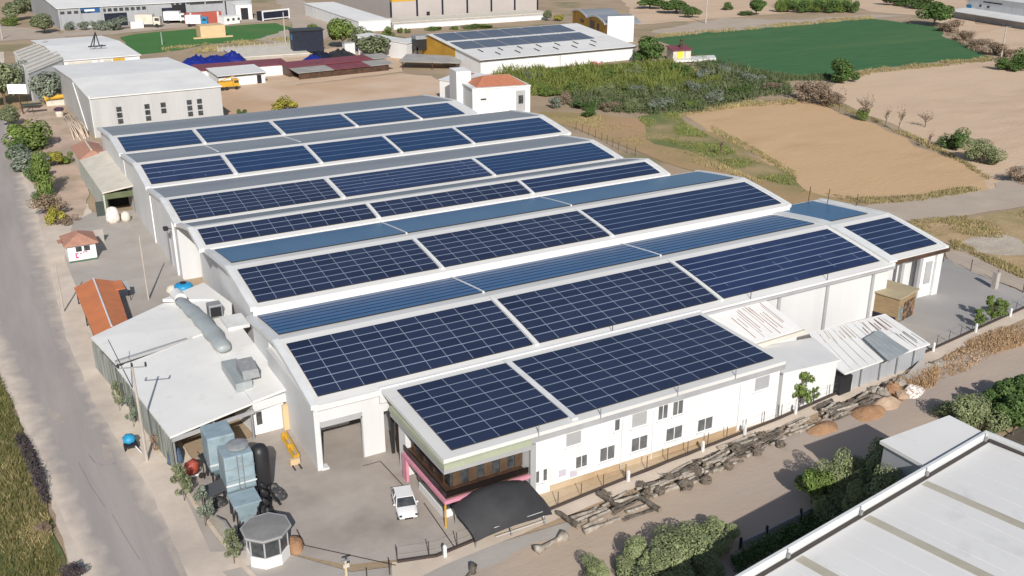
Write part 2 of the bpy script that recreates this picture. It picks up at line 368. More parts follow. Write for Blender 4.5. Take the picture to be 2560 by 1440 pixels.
# the road on the near side of the boundary, its dusty shoulder, the verge
patch('road_shoulder', [(640, 1500), (560, 1440), (480, 1330), (410, 1230), (330, 1090), (262, 970), (215, 860), (175, 760), (158, 650), (120, 560), (105, 480), (78, 400), (40, 330), (22, 280), (14, 200), (10, 130), (-30, 130), (-60, 400), (-80, 700), (-60, 900), (20, 980), (70, 1100), (110, 1200), (150, 1330), (190, 1500)], .03, g_shoulder, .12)
def soft_strip(name, lpx, rpx, base, dust):
    """a worn carriageway whose edges vanish under drifted dust"""
    LAYER[0] += .004; z = LAYER[0]
    us = (0, .12, .3, .5, .7, .88, 1); ed = (1, .62, .15, 0, .15, .6, 1)
    A, B_ = [], []
    for a_, c_ in zip(lpx, rpx): A.append(at(*a_)); B_.append(at(*c_))
    L2, R2 = [], []
    for k in range(len(A) - 1):
        for t in (0, .33, .66): L2.append(A[k].lerp(A[k + 1], t)); R2.append(B_[k].lerp(B_[k + 1], t))
    L2.append(A[-1]); R2.append(B_[-1]); n = len(us)
    vs = [tuple((l.lerp(r, u))[:2]) + (z,) for l, r in zip(L2, R2) for u in us]
    me = bpy.data.meshes.new(name); me.from_pydata(vs, [], [(i * n + j, i * n + j + 1, (i + 1) * n + j + 1, (i + 1) * n + j) for i in range(len(L2) - 1) for j in range(n - 1)])
    at_ = me.attributes.new('edge', 'FLOAT', 'POINT'); at_.data.foreach_set('value', [e for _ in L2 for e in ed])
    m = mat('worn_carriageway', (.385, .345, .322), .9, (.325, .292, .275), .3, col3=(.29, .265, .25), scale3=.10, fac3=(.5, .68), bump=.12, bscale=5, stretch=(1.5, .16, 1))
    nt = m.node_tree; N, L = nt.nodes, nt.links; b = N['Principled BSDF']; src = b.inputs['Base Color'].links[0].from_socket
    aa = N.new('ShaderNodeAttribute'); aa.attribute_name = 'edge'
    nz = N.new('ShaderNodeTexNoise'); nz.inputs['Scale'].default_value = .45; nz.inputs['Detail'].default_value = 6; L.new(N.new('ShaderNodeNewGeometry').outputs['Position'], nz.inputs['Vector'])
    ad = N.new('ShaderNodeMath'); ad.operation = 'ADD'; L.new(aa.outputs['Fac'], ad.inputs[0]); L.new(nz.outputs['Fac'], ad.inputs[1])
    mr = N.new('ShaderNodeMapRange'); mr.inputs['From Min'].default_value = .78; mr.inputs['From Max'].default_value = 1.4; L.new(ad.outputs[0], mr.inputs['Value'])
    mx = N.new('ShaderNodeMix'); mx.data_type = 'RGBA'; L.new(mr.outputs[0], mx.inputs[0]); L.new(src, mx.inputs[6])
    n2 = N.new('ShaderNodeMix'); n2.data_type = 'RGBA'; L.new(nz.outputs['Fac'], n2.inputs[0]); n2.inputs[6].default_value = (.56, .475, .395, 1); n2.inputs[7].default_value = (.66, .565, .475, 1)
    L.new(n2.outputs[2], mx.inputs[7]); L.new(mx.outputs[2], b.inputs['Base Color'])
    me.materials.append(m); o = bpy.data.objects.new(name, me); COL.objects.link(o); return tag(o, kind='structure')
soft_strip('road', [(270, 1500), (225, 1440), (172, 1330), (125, 1220), (72, 1090), (20, 960), (-65, 800), (-85, 640), (-80, 500), (-50, 380), (-45, 300), (-45, 200)],
           [(575, 1500), (535, 1440), (458, 1330), (390, 1220), (312, 1090), (246, 960), (180, 800), (132, 660), (92, 520), (56, 420), (22, 310), (8, 200)], None, None)
for k, pl in enumerate(([(470, 1335), (520, 1325), (560, 1385), (600, 1440), (540, 1445), (505, 1390)], [(405, 1345), (450, 1338), (500, 1420), (520, 1470), (470, 1470), (430, 1400)], [(258, 1110), (280, 1118), (286, 1150), (262, 1152)], [(120, 1020), (150, 1040), (160, 1062), (132, 1050)])):
    patch('road_stain', pl, .05, mat('road_stain', (.36, .315, .28), .9, (.44, .385, .335), .9, bump=.15, bscale=4), .18, seed=30 + k)
patch('verge', [(-20, 930), (20, 985), (60, 1090), (100, 1180), (120, 1260), (140, 1330), (165, 1400), (185, 1500), (-400, 1500), (-200, 1100)], .05, g_weed, .3)
patch('road_shoulder', [(8.0, 178), (16, 178), (16, 150), (12, 112), (12.5, 90), (13.5, 75), (17, 64), (16, 56), (9, 58), (8.5, 80), (6.5, 100), (6, 120), (7, 150)], .03, g_shoulder, .1, world=True)
patch('bare_ground', [(62, 262), (150, 262), (215, 330), (262, 372), (225, 470), (205, 560), (120, 560), (96, 480), (60, 420), (30, 330)], .03, mat('pinkish_soil', (.56, .42, .335), .95, (.47, .35, .27), .25, col3=(.38, .30, .22), scale3=.12, bump=.3, bscale=3), .4)
patch('bare_ground', [(-10, 190), (60, 180), (70, 262), (24, 280), (0, 280)], .03, g_drygrass, .4)
# factory yards
patch('factory_yard', [(11.0, 69), (15.5, 66.8), (20, 62), (26.5, 59.7), (44, 61.3), (31, 76.6), (31, 100), (22, 100), (22, 86), (11, 83.5)], .05, g_concrete, world=True)
patch('factory_yard', [(9.2, 108), (22.6, 108), (22.6, 170), (16.0, 172), (12.5, 168), (9.2, 150)], .05, g_concrete2, world=True)
patch('gate_apron', [(11.2, 66), (13, 60), (15, 52), (40, 52), (44, 58), (26.5, 58.9), (20, 61), (16.6, 65.4)], .055, g_concrete2, world=True)
patch('track', [(14, 40), (40, 45), (82, 51), (130, 57), (170, 62), (170, 68.5), (116, 66.0), (66, 60.0), (43, 58.0), (26, 56.0), (14, 53)], .035, g_track, .25, world=True)
patch('pavement', [(22, 57.2), (26.5, 58.2), (43, 59.4), (66.5, 61.2), (92.5, 64.2), (116, 67.2), (150, 71.0), (150, 72.8), (116, 69.0), (92, 66.0), (66, 62.6), (43, 60.9), (26.5, 59.5), (23.2, 60.6)], .07, g_strip, .06, world=True)
patch('pavement', [(8.25, 120), (8.6, 112), (9.2, 100), (10.6, 84.5), (11.3, 76), (12.4, 67), (13.4, 62.4), (13.75, 62.5), (12.75, 67.1), (11.65, 76), (10.95, 84.5), (9.5, 100), (8.9, 112), (8.55, 120)], .07, g_strip, .03, world=True)
patch('bank_ground', [(36.5, 60.4), (43, 61.0), (66, 62.7), (66.3, 64), (36.8, 64)], .06, g_ochre, world=True)
patch('annex_ground', [(66, 62.7), (92, 66), (100, 67.2), (96, 76.5), (66, 76.5)], .05, g_concrete2, world=True)
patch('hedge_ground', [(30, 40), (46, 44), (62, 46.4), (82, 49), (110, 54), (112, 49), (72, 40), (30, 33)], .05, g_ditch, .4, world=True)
# the thin steel track of the sliding gate and a drain line in the yard
b = MB()
for a, c in (((762, 1368), (990, 1418)), ((742, 1328), (762, 1368))):
    p, q = at(*a), at(*c); d = (q - p).normalized(); nn = Vector((-d.y, d.x, 0)) * .05
    b.face([p - nn + Vector((0, 0, .19)), q - nn + Vector((0, 0, .19)), q + nn + Vector((0, 0, .19)), p + nn + Vector((0, 0, .19))])
tag(b.build('gate_track_marking', m_wirebrown), kind='structure')
b = MB()
for a, c in (((908, 1169), (951, 1157)), ((951, 1157), (1028, 1240)), ((1060, 1262), (1140, 1378))):
    p, q = at(*a), at(*c); d = (q - p).normalized(); nn = Vector((-d.y, d.x, 0)) * .045
    b.face([p - nn + Vector((0, 0, .19)), q - nn + Vector((0, 0, .19)), q + nn + Vector((0, 0, .19)), p + nn + Vector((0, 0, .19))])
tag(b.build('drain_line_marking', m_wirebrown), kind='structure')

# cracks and tar seams of the worn road
m_crack = mat('tar_seam', (.30, .27, .25), .9, (.36, .32, .295), .8)
for ln, w_ in (([(222, 1142), (236, 1160), (258, 1168), (280, 1165), (292, 1158)], .045), ([(196, 1160), (228, 1222), (262, 1272)], .02), ([(280, 1290), (316, 1352), (350, 1405)], .02)):
    P = [at(*p) for p in ln]; b = MB(); LAYER[0] += .0005
    for a, c in zip(P, P[1:]):
        n_ = Vector((-(c - a).y, (c - a).x, 0)).normalized() * w_ * .55; z = Vector((0, 0, .195))
        b.face([a - n_ + z, c - n_ + z, c + n_ + z, a + n_ + z])
    tag(b.build('road_crack_marking', m_crack), kind='structure')
# ---------------------------------------------------------------- the factory
fac = thing('factory_building', 'long white factory of joined vaulted halls covered in rows of dark blue solar modules', 'factory', (22.5, 76.4, 0))
def slope(y0, z0, y1, z1, k=1.22, n=6):
    """one vault flank, steeper at the eave"""
    return [(y0 + (y1 - y0) * t, z0 + (z1 - z0) * (k * t + (1 - k) * t * t)) for t in (i / n for i in range(n + 1))]
def zof(prof, y):
    for (a, za), (b_, zb) in zip(prof, prof[1:]):
        if a <= y <= b_: return za + (zb - za) * (y - a) / max(b_ - a, 1e-6)
    return prof[-1][1] if y > prof[-1][0] else prof[0][1]
HALLS = {}
def hall(key, y0, z0, yr, zr, y1, z1, x0, x1, grey=None, lip=None, over=.5):
    prof = slope(y0, z0, yr, zr) + [(y, z) for y, z in slope(y1, z1, yr, zr)[::-1]][1:]
    b = MB()
    th = .28
    for (a, za), (c, zc) in zip(prof, prof[1:]):
        mid = (a + c) / 2
        m = 1 if grey and grey[0] < mid < grey[1] else 0
        b.section([(a, za - th), (c, zc - th), (c, zc), (a, za)], x0, x1, m)
    if lip: b.box(x0, y0 - .02, z0 - lip, x1, y0 + .55, z0 + .02)
    r = b.build('roof', [m_roof, m_roofgrey], fac)
    # raised verge of the gable ends
    for xa, xb in ((x0 - .25, x0 + .42), (x1 - .42, x1 + .25)):
        b = MB()
        for (a, za), (c, zc) in zip(prof, prof[1:]):
            b.section([(a, za - .36), (c, zc - .36), (c, zc + .13), (a, za + .13)], xa, xb)
        b.build('verge', m_trim, fac)
    HALLS[key] = (prof, r, x0, x1)
    return prof
hall('D', 76.0, 6.95, 87.2, 8.95, 97.0, 7.8, 22.55, 97.4, lip=.55)
hall('C', 97.0, 8.65, 107.0, 10.15, 117.6, 8.9, 23.1, 100.2, lip=1.05)
hall('B', 117.6, 9.05, 123.4, 10.2, 131.4, 8.45, 22.5, 94.6, grey=(124.2, 131.2), lip=.3)
hall('A', 131.4, 8.5, 140.6, 9.75, 151.0, 8.55, 22.3, 95.5, grey=(141.3, 150.9), lip=.2)
hall('S', 151.0, 8.75, 161.3, 10.25, 173.4, 9.05, 22.2, 97.6, grey=(161.9, 172.6), lip=1.0)
hall('R', 173.4, 9.1, 184.0, 10.1, 199.3, 8.7, 22.0, 90.0, grey=(184.6, 199.2), lip=.3)
hall('E', 77.4, 6.75, 87.6, 8.55, 99.9, 7.5, 97.4, 109.2, lip=.35)
# walls: one solid body per hall, the gate hall hollow behind its opening
def body(key, x0, x1, y0=None, y1=None):
    prof = HALLS[key][0]
    ys = [p for p in prof if (y0 is None or p[0] > y0) and (y1 is None or p[0] < y1)]
    a = prof[0][0] + .3 if y0 is None else y0
    c = prof[-1][0] - .003 if y1 is None else y1
    pts = [(a, 0)] + [(a, zof(prof, a) - .3)] + [(y, z - .3) for y, z in ys if a < y < c] + [(c, zof(prof, c) - .3), (c, 0)]
    b = MB(); b.section(pts, x0, x1); return b.build('wall', m_wall, fac)
body('D', 22.9, 31.5, y0=91.0); body('D', 31.503, 97.2, y0=76.5)
body('C', 24.2, 99.9); body('B', 24.9, 94.3); body('A', 22.5, 95.2, y0=132.6); body('S', 22.4, 97.3); body('R', 22.3, 88.5)
body('E', 97.203, 105.6, y0=80.0); 
# gate bay of the near hall: piers, lintel, roof of the passage, back and side lining
b = MB()
b.box(22.62, 76.4, 0, 23.0, 90.997, 6.6); b.box(27.15, 76.4, 0, 29.3, 76.8, 4.45); b.box(23.003, 76.4, 4.453, 29.3, 76.8, 6.55)
b.box(31.1, 76.803, 0, 31.5, 90.997, 6.6); b.box(29.3, 76.4, 4.45, 31.5, 76.8, 6.55)
b.build('wall', m_wall, fac)
b = MB(); b.box(22.55, 76.25, 0, 23.05, 76.397, 6.4); b.build('corner_pillar', m_trim, fac)
b = MB()
for s in ((23.0, 76.30, 0, 23.12, 76.398, 4.6), (27.03, 76.30, 0, 27.15, 76.398, 4.6), (23.0, 76.30, 4.45, 27.15, 76.398, 5.0)): b.box(*s)
b.build('gate_frame', m_greytrim, fac)
b = MB(); b.box(22.9, 76.1, .05, 23.6, 76.9, .32); b.build('gate_plinth', m_trim, fac)
# front wall of the near hall beyond the office block: cladding posts and eave gutter
for x in (70.8, 78.6, 86.4, 94.2):
    b = MB(); b.box(x, 76.3, 0, x + .42, 76.497, 6.6); b.build('wall_post', m_greytrim, fac)
b = MB(); b.box(66.9, 75.72, 6.45, 97.35, 75.98, 6.72); b.build('gutter', m_greytrim, fac)
b = MB(); b.box(31.5, 75.72, 6.45, 66.9, 75.98, 6.72); b.build('gutter', m_trim, fac)
# open bay at the far end: brown fascia, posts, pale infill panels
b = MB(); b.box(97.45, 77.16, 6.2, 109.45, 77.39, 6.62); b.build('fascia', m_brown, fac)
for x in (98.0, 101.2, 104.6, 107.9):
    b = MB(); b.box(x, 77.7, 0, x + (.5 if x < 107 else 1.1), 78.15, 6.7); b.build('post', m_greytrim if x < 107 else m_trim, fac)
b = MB(); b.box(98.5, 79.2, 0, 105.6, 79.6, 6.9); b.build('infill_panel', m_wall, fac)
b = MB(); b.box(105.6, 78.0, 0, 107.85, 78.2, 6.6); b.build('infill_panel', m_white, fac)
b = MB(); b.box(106.2, 77.9, 1.9, 107.4, 77.995, 5.0); b.build('shutter', m_greytrim, fac)
b = MB(); b.box(105.6, 80.0, 0, 108.9, 99.0, 6.9); b.build('wall', m_wall, fac)
# left gable details
b = MB(); b.box(22.35, 138.6, 0, 22.497, 140.2, 5.2); b.build('door', m_greytrim, fac)
b = MB(); b.box(22.2, 134.4, 0, 22.48, 134.7, 8.0); b.build('downpipe', m_trim, fac)
b = MB(); b.box(22.2, 150.4, 0, 22.4, 150.7, 7.6); b.build('downpipe', m_trim, fac)
b = MB(); b.box(22.78, 79.9, 4.0, 22.87, 80.1, 6.3); b.build('downpipe', m_blackmetal, fac)
# solar arrays, laid on the flanks as slabs a hand above the sheet
def array(key, x0, x1, ya, yb, rows, m, cols=None, lift=.16, back=False):
    prof, roof = HALLS[key][0], HALLS[key][1]
    cols = cols or max(1, round((x1 - x0) / 2.25))
    n = max(rows, 4)
    b = MB()
    ys = [ya + (yb - ya) * i / n for i in range(n + 1)]
    zs = [zof(prof, y) + lift for y in ys]
    for i in range(n):
        u0, u1, v0, v1 = 0, cols, rows * i / n, rows * (i + 1) / n
        e = .001
        b.face([(x0, ys[i], zs[i]), (x1, ys[i], zs[i]), (x1, ys[i + 1], zs[i + 1]), (x0, ys[i + 1], zs[i + 1])], 0,
               [(u0 + .03, v0 if i else v0 + .06), (u1 - .03, v0 if i else v0 + .06), (u1 - .03, v1 if i < n - 1 else v1 - .06), (u0 + .03, v1 if i < n - 1 else v1 - .06)])
        for X, sgn in ((x0, 1), (x1, -1)):
            q = [(X, ys[i], zs[i]), (X, ys[i + 1], zs[i + 1]), (X, ys[i + 1], zs[i + 1] - .1), (X, ys[i], zs[i] - .1)]
            b.face(q if sgn > 0 else q[::-1], 1)
    for Y, Z, s in ((ya, zs[0], 1), (yb, zs[-1], -1)):
        q = [(x0, Y, Z - .1), (x1, Y, Z - .1), (x1, Y, Z), (x0, Y, Z)]
        b.face(q if s > 0 else q[::-1], 1)
    return b.build('solar_array', [m, m_blackmetal], roof)
for k, (x0, x1) in enumerate(((23.35, 45.95), (46.75, 70.1), (70.95, 96.0))): array('D', x0, x1, 77.1, 86.0, 7, (m_pv, m_pv, m_pv_row)[k])
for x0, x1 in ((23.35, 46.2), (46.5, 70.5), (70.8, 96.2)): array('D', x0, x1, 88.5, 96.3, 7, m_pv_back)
for k, (x0, x1) in enumerate(((23.9, 45.4), (46.1, 69.6), (70.3, 99.2))): array('C', x0, x1, 97.8, 105.6, 6, (m_pv, m_pv, m_pv_rows)[k])
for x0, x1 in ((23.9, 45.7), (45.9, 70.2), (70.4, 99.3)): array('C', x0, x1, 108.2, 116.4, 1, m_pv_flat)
for k, (x0, x1) in enumerate(((23.3, 45.9), (46.5, 69.9), (70.5, 93.4))): array('B', x0, x1, 118.4, 122.4, 3, (m_pv, m_pv, m_pv_rows)[k])
for k, (x0, x1) in enumerate(((23.1, 45.8), (46.7, 70.9), (71.6, 94.3))): array('A', x0, x1, 132.0, 139.3, 6, (m_pv, m_pv_row, m_pv_rear)[k])
for k, (x0, x1) in enumerate(((23.0, 35.4), (36.2, 49.4), (50.2, 63.7), (64.5, 77.5), (78.3, 96.2))): array('S', x0, x1, 151.9, 159.8, 4, m_pv_row if k == 0 else m_pv_rear)
for x0, x1 in ((23.0, 35.8), (36.6, 50.0), (50.9, 64.2), (65.0, 77.5), (78.4, 87.5)): array('R', x0, x1, 174.2, 182.2, 4, m_pv_rear)
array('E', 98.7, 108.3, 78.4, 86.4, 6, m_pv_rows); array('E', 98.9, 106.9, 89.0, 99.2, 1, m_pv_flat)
# white walkway strips between the blocks, over ridge and flank
def walk(key, x, w, ya, yb, m=m_trim, lift=.20):
    prof, roof = HALLS[key][0], HALLS[key][1]
    b = MB(); n = 8
    for i in range(n):
        a, c = ya + (yb - ya) * i / n, ya + (yb - ya) * (i + 1) / n
        b.section([(a, zof(prof, a) + .01), (c, zof(prof, c) + .01), (c, zof(prof, c) + lift), (a, zof(prof, a) + lift)], x, x + w)
    return b.build('walkway', m, roof)
for k, xs, ya, yb in (('D', (46.0, 70.15), 76.9, 86.6), ('C', (45.45, 69.65), 97.6, 106.2), ('B', (45.95, 69.95), 118.2, 122.8), ('A', (45.9, 71.0), 131.8, 139.8),
                      ('S', (35.45, 49.5, 63.75, 77.6), 151.7, 160.4), ('R', (35.9, 50.15, 64.3, 77.6), 174.0, 182.8)):
    for x in xs: walk(k, x + .1, .45, ya, yb)
for x in (46.2, 70.5): walk('D', x, .22, 88.4, 96.5, lift=.22)
for x in (45.72, 70.22): walk('C', x, .16, 108.0, 116.6, lift=.22)
for x in (35.5, 49.6): walk('S', x + .2, .3, 163.0, 172.4, lift=.06)
walk('D', 96.9, 1.4, 76.3, 96.6, lift=.3)
# floodlight on the gable corner
b = MB(); b.tube((22.45, 135.2, 6.6), (21.6, 135.2, 7.1), .06); b.box(21.2, 134.8, 6.7, 21.8, 135.6, 7.15)
b.build('floodlight', m_blackmetal, fac)
for x in (55.0, 74.0, 86.0):
    b = MB(); b.tube((x, 76.1, 6.9), (x, 76.1, 8.1), .04); b.build('lightning_rod', m_blackmetal, fac)
for x, y in ((106.0, 99.2), (107.6, 97.0), (109.0, 93.0)):
    b = MB(); b.tube((x, y, 7.4), (x + .2, y, 10.0), .05); b.build('lightning_rod', m_blackmetal, fac)
# pale goods and floor seen through the gate
b = MB(); b.box(24.4, 84.5, 0.06, 28.8, 87.5, 2.3); b.box(24.2, 83.6, .06, 28.0, 84.3, .9)
wp = thing('packed_pallet_load', 'white wrapped goods stacked inside the open factory gate', 'goods', (26, 85, .05))
b = MB(); b.box(24.6, 84.4, .06, 28.6, 87.0, 2.2); b.build('load', m_white, wp)
b = MB(); b.box(24.4, 83.2, .06, 28.2, 84.0, .8); b.build('crate', m_white, wp)
# ---------------------------------------------------------------- office block
off = thing('office_building', 'white two storey office block with solar roof and dark glazed corner bay framed in pink', 'office building', (29.4, 63, 0))
X0, X1, Y0, Y1 = 29.35, 66.1, 62.95, 75.9
ro = lambda y: 6.6 + (y - 62.6) * (7.08 - 6.6) / (76.0 - 62.6)
b = MB()
b.box(37.2, Y0, 0, X1, Y1, 6.24); b.box(30.6, 65.2, 0, 37.197, Y1, 6.24)
b.build('wall', m_white, off)
b = MB(); b.section([(62.72, ro(62.72) - .35), (75.95, ro(75.95) - .35), (75.95, ro(75.95)), (62.72, ro(62.72))], 29.0, 66.5)
offroof = b.build('roof', m_roof, off)
HALLS['F'] = ([(62.72, ro(62.72)), (75.95, ro(75.95))], offroof, 29, 66.5)
array('F', 30.15, 41.55, 63.6, 74.9, 8, m_pv, cols=5); array('F', 42.25, 65.7, 63.6, 74.9, 8, m_pv, cols=10)
walk('F', 41.6, .6, 63.0, 75.5, lift=.22)
b = MB(); b.box(28.85, 75.95, 5.6, 66.6, 76.2, 7.2); b.build('flashing', m_trim, off)
b = MB(); b.box(37.2, 62.68, 5.72, 66.55, 62.947, 6.24); b.build('eave_band', m_greytrim, off)
# soffit and fascia of the corner bay
m_soffit = mat('pale_green_fascia', (.40, .43, .31), .6, (.35, .38, .28), .6)
b = MB()
P = [(28.9, 62.45), (37.2, 62.45), (37.2, 63.2), (29.6, 63.2), (29.6, 74.0), (28.9, 74.0)]
b.prism(P, 5.76, 6.25)
b.build('fascia', m_soffit, off)
b = MB(); b.prism([(29.0, 62.72), (37.2, 62.6), (37.2, 65.2), (30.6, 65.2), (30.6, 74.0), (29.0, 74.0)], 5.22, 5.757); b.build('soffit', m_greytrim, off)
# glazing of the first floor, set back, with mullions and warm panels
b = MB(); b.box(30.1, 63.9, 3.1, 37.0, 65.197, 5.217); b.box(29.9, 65.2, 3.1, 30.597, 71.49, 5.217); gl = b.build('glazing', m_glass, off)
for i, x in enumerate((30.3, 31.8, 33.3, 34.8, 36.3)):
    b = MB(); b.box(x, 63.8, 3.1, x + .75, 63.897, 5.21); b.build('panel', m_beigepanel, gl)
for i, y in enumerate((64.6, 66.6, 68.6, 70.6)):
    b = MB(); b.box(29.8, y, 3.1, 29.897, y + .7, 5.21); b.build('panel', m_brown, gl)
b = MB(); b.box(29.2, 62.75, 2.78, 37.0, 64.29, 3.0); b.box(29.2, 64.3, 2.78, 30.09, 71.6, 3.0); b.build('balcony_floor', m_brown, off)
b = MB(); b.box(29.1, 62.65, 3.0, 37.0, 62.75, 3.5); b.box(29.1, 62.753, 3.0, 29.2, 71.45, 3.5); b.build('balcony_rail', mat('smoked_rail', (.014, .010, .009), .25), off)
b = MB(); b.box(28.9, 62.5, 2.46, 37.1, 62.75, 2.775); b.box(28.9, 62.753, 2.46, 29.15, 71.4, 2.775); b.build('pink_band', m_pink, off)
b = MB(); b.box(28.9, 70.5, .06, 29.15, 71.4, 2.457); b.build('pink_pier', m_pink, off)
b = MB(); b.box(37.2, 62.65, 0, 37.75, 62.947, 5.6); b.build('pilaster', m_greytrim, off)
b = MB(); b.box(29.4, 63.9, .055, 37.19, 65.19, .85); b.box(29.4, 65.2, .055, 30.59, 69.0, .85); b.build('base_wall', m_white, off)
b = MB(); b.box(29.5, 64.0, .853, 37.19, 65.19, 2.38); b.box(29.5, 65.2, .853, 30.59, 69.4, 2.38); b.build('ground_glazing', m_glass, off)
b = MB(); b.tube((28.98, 62.6, .06), (28.98, 62.6, 2.38), .09); b.build('post', m_yellow, off)
b = MB(); b.box(29.35, 71.5, 0, 30.59, 73.0, 6.0); b.build('wall', m_wall, off)
b = MB(); b.box(30.2, 73.2, .06, 30.59, 75.85, 4.6); b.build('side_gate', m_brown, off)
for y in (72.98, 75.7):
    b = MB(); b.box(29.7, y, .06, 30.0, y + .2, 4.7); b.build('gate_post', m_blackmetal, off)
for x0, x1, z0, z1 in ((40.3, 41.0, 1.35, 2.0), (41.5, 42.2, .95, 1.55)):
    b = MB(); b.box(x0, 62.86, z0, x1, 62.947, z1); b.build('meter_box', mat('lilac_box', (.52, .49, .56), .6), off)
b = MB(); b.box(39.4, 62.88, .07, 61.0, 62.947, .75); b.build('base_band', g_ochre, off)
def window(par, x0, x1, z0, z1, y, shut=False, sill=True):
    b = MB(); t = .07
    b.box(x0, y - .06, z0, x0 + t, y - .002, z1); b.box(x1 - t, y - .06, z0, x1, y - .002, z1)
    b.box(x0 + t, y - .06, z0, x1 - t, y - .002, z0 + t); b.box(x0 + t, y - .06, z1 - t, x1 - t, y - .002, z1)
    if not shut and x1 - x0 > .9: b.box((x0 + x1) / 2 - .04, y - .06, z0 + t, (x0 + x1) / 2 + .04, y - .002, z1 - t)
    w = b.build('window', m_frame, par)
    b = MB(); b.box(x0 + t, y - .03, z0 + t, x1 - t, y - .003, z1 - t)
    b.build('shutter' if shut else 'pane', m_greytrim if shut else m_wglass, w)
    if sill:
        b = MB(); b.box(x0 - .1, y - .22, z0 - .1, x1 + .1, y - .002, z0 - .003); b.build('sill', m_trim, w)
for x0, x1, z0, z1, s in ((40.9, 42.6, 4.15, 5.55, 1), (46.1, 46.75, 4.3, 5.55, 0), (48.0, 49.8, 4.05, 5.6, 1), (51.0, 52.2, 4.05, 5.6, 0), (52.7, 54.0, 4.05, 5.6, 0), (62.8, 64.8, 4.0, 5.55, 1),
                          (42.0, 43.3, 1.6, 2.9, 0), (44.6, 46.3, 1.5, 3.0, 0), (48.1, 50.0, 1.5, 3.0, 0), (52.1, 54.1, 1.45, 2.9, 0), (55.9, 57.8, 1.4, 2.8, 0), (37.85, 38.3, 1.4, 2.7, 0), (38.6, 39.1, 1.4, 2.7, 0)):
    window(off, x0, x1, z0, z1, Y0, bool(s))
for x in (47.0, 50.5, 61.0):
    b = MB(); b.tube((x, 62.88, .1), (x, 62.88, 5.3), .045); b.build('downpipe', m_trim, off)
for x in (38.0, 44.4, 53.0, 60.0):
    b = MB(); b.tube((x, 62.69, 6.3), (x, 62.69, 7.2), .05); b.build('bracket', m_greymetal, off)
def mound(label, px, w_, d_, h_, m, seed, cat='mound', name='mound', rot=.15):
    from mathutils import noise as nz
    p = at(*px); b = MB(); n, k = 36, 10; vs = []
    for i in range(k + 1):
        u = i / k
        for j in range(n):
            a = 2 * math.pi * j / n; e = 1 + .28 * nz.noise(Vector((math.cos(a) * 1.4, math.sin(a) * 1.4, seed)))
            x, y = w_ * u * e * math.cos(a), d_ * u * e * math.sin(a)
            z = h_ * (1 - u ** 1.5) * (1 + .5 * nz.noise(Vector((x * .9, y * .9, seed + 3)))) + .10 * nz.noise(Vector((x * 4, y * 4, seed))) * (1 - u * .6)
            vs.append((p.x + x * math.cos(rot) - y * math.sin(rot), p.y + x * math.sin(rot) + y * math.cos(rot), max(z, 0) + (.13 if u < 1 else .02)))
    b.mesh(vs, [(i * n + j, i * n + (j + 1) % n, (i + 1) * n + (j + 1) % n, (i + 1) * n + j)[::-1] for i in range(k) for j in range(n)])
    return tag(b.build(name, m, smooth=True), label, cat)
# ---------------------------------------------------------------- sheds on the road side of the factory
GZ = .15     # top of the laid ground sheets
def slab(b, px, z, th, m=0):
    """sloped sheet: surveyed corners, each with its own height"""
    z = z if isinstance(z, (list, tuple)) else [z] * len(px)
    P = [at(p[0], p[1], h) for p, h in zip(px, z)]
    b.prism([(p.x, p.y) for p in P], [h - th for h in z], list(z), m)
    return P
ann = thing('lean_to_shed', 'low white shed with patched sheet roofs filling the strip between road and gabled halls', 'shed', (9, 96, 0))
# roofs: far strip, main sheet, raised strip against the halls
b = MB(); b.prism([(7.9, 109.0), (16.9, 115.2), (22.3, 112.0), (22.3, 104.0), (9.2, 100.6)], [3.75, 3.75, 4.2, 4.2, 3.75], [3.95, 3.95, 4.4, 4.4, 3.95]); b.build('roof', m_shedroof, ann)
b = MB(); b.prism([(9.2, 100.3), (18.8, 103.1), (19.2, 84.6), (11.1, 82.9)], [3.45, 4.0, 4.0, 3.45], [3.65, 4.2, 4.2, 3.65]); b.build('roof', m_shedroof, ann)
b = MB(); b.prism([(18.83, 103.0), (22.9, 104), (22.9, 85.2), (19.23, 84.7)], [4.05, 4.35, 4.35, 4.05], [4.3, 4.6, 4.6, 4.3]); b.build('roof', m_shedroof, ann)
b = MB(); b.prism([(16.9, 115.3), (22.5, 118.5), (23.8, 110.0), (22.32, 104.0), (22.3, 112.2)], [4.1] * 5, [4.45] * 5); b.build('roof', m_shedroof, ann)
b = MB(); b.prism([(9.2, 100.9), (18.8, 103.6), (18.8, 103.12), (9.2, 100.4)], 3.9, 4.22); b.build('gutter', m_greytrim, ann)
b = MB(); b.prism([(9.4, 108.2), (16.6, 113.4), (22.0, 112), (22.4, 85.6), (19.3, 85.5), (18.2, 94), (12.4, 94), (10.2, 100)], GZ, 3.4); b.build('wall', m_white, ann)
b = MB(); b.prism([(19.2, 84.75), (22.88, 85.4), (22.88, 85.7), (19.2, 85.05)], 3.1, 4.0); b.build('wall_band', m_trim, ann)
for x, z0, z1, m_ in ((19.6, 1.2, 2.6, m_glass), (20.7, .2, 2.4, m_greytrim)):
    b = MB(); y = 84.8 + (x - 19.2) * .13; b.prism([(x, y + .60), (x + .9, y + .72), (x + .9, y + .78), (x, y + .66)], z0, z1); b.build('window' if z0 > 1 else 'door', m_, ann)
b = MB(); b.box(22.1, 84.9, .2, 22.7, 85.3, 2.9); b.build('door', m_beigecube, ann)
for x, y in ((11.3, 83.3), (15.2, 84.0), (18.9, 84.7)):
    b = MB(); b.box(x, y, GZ, x + .18, y + .18, 3.5); b.build('post', m_greymetal, ann)
b = MB(); b.prism([(11.2, 82.75), (19.2, 84.45), (19.2, 84.6), (11.2, 82.9)], 3.1, 3.5); b.build('fascia', m_greytrim, ann)
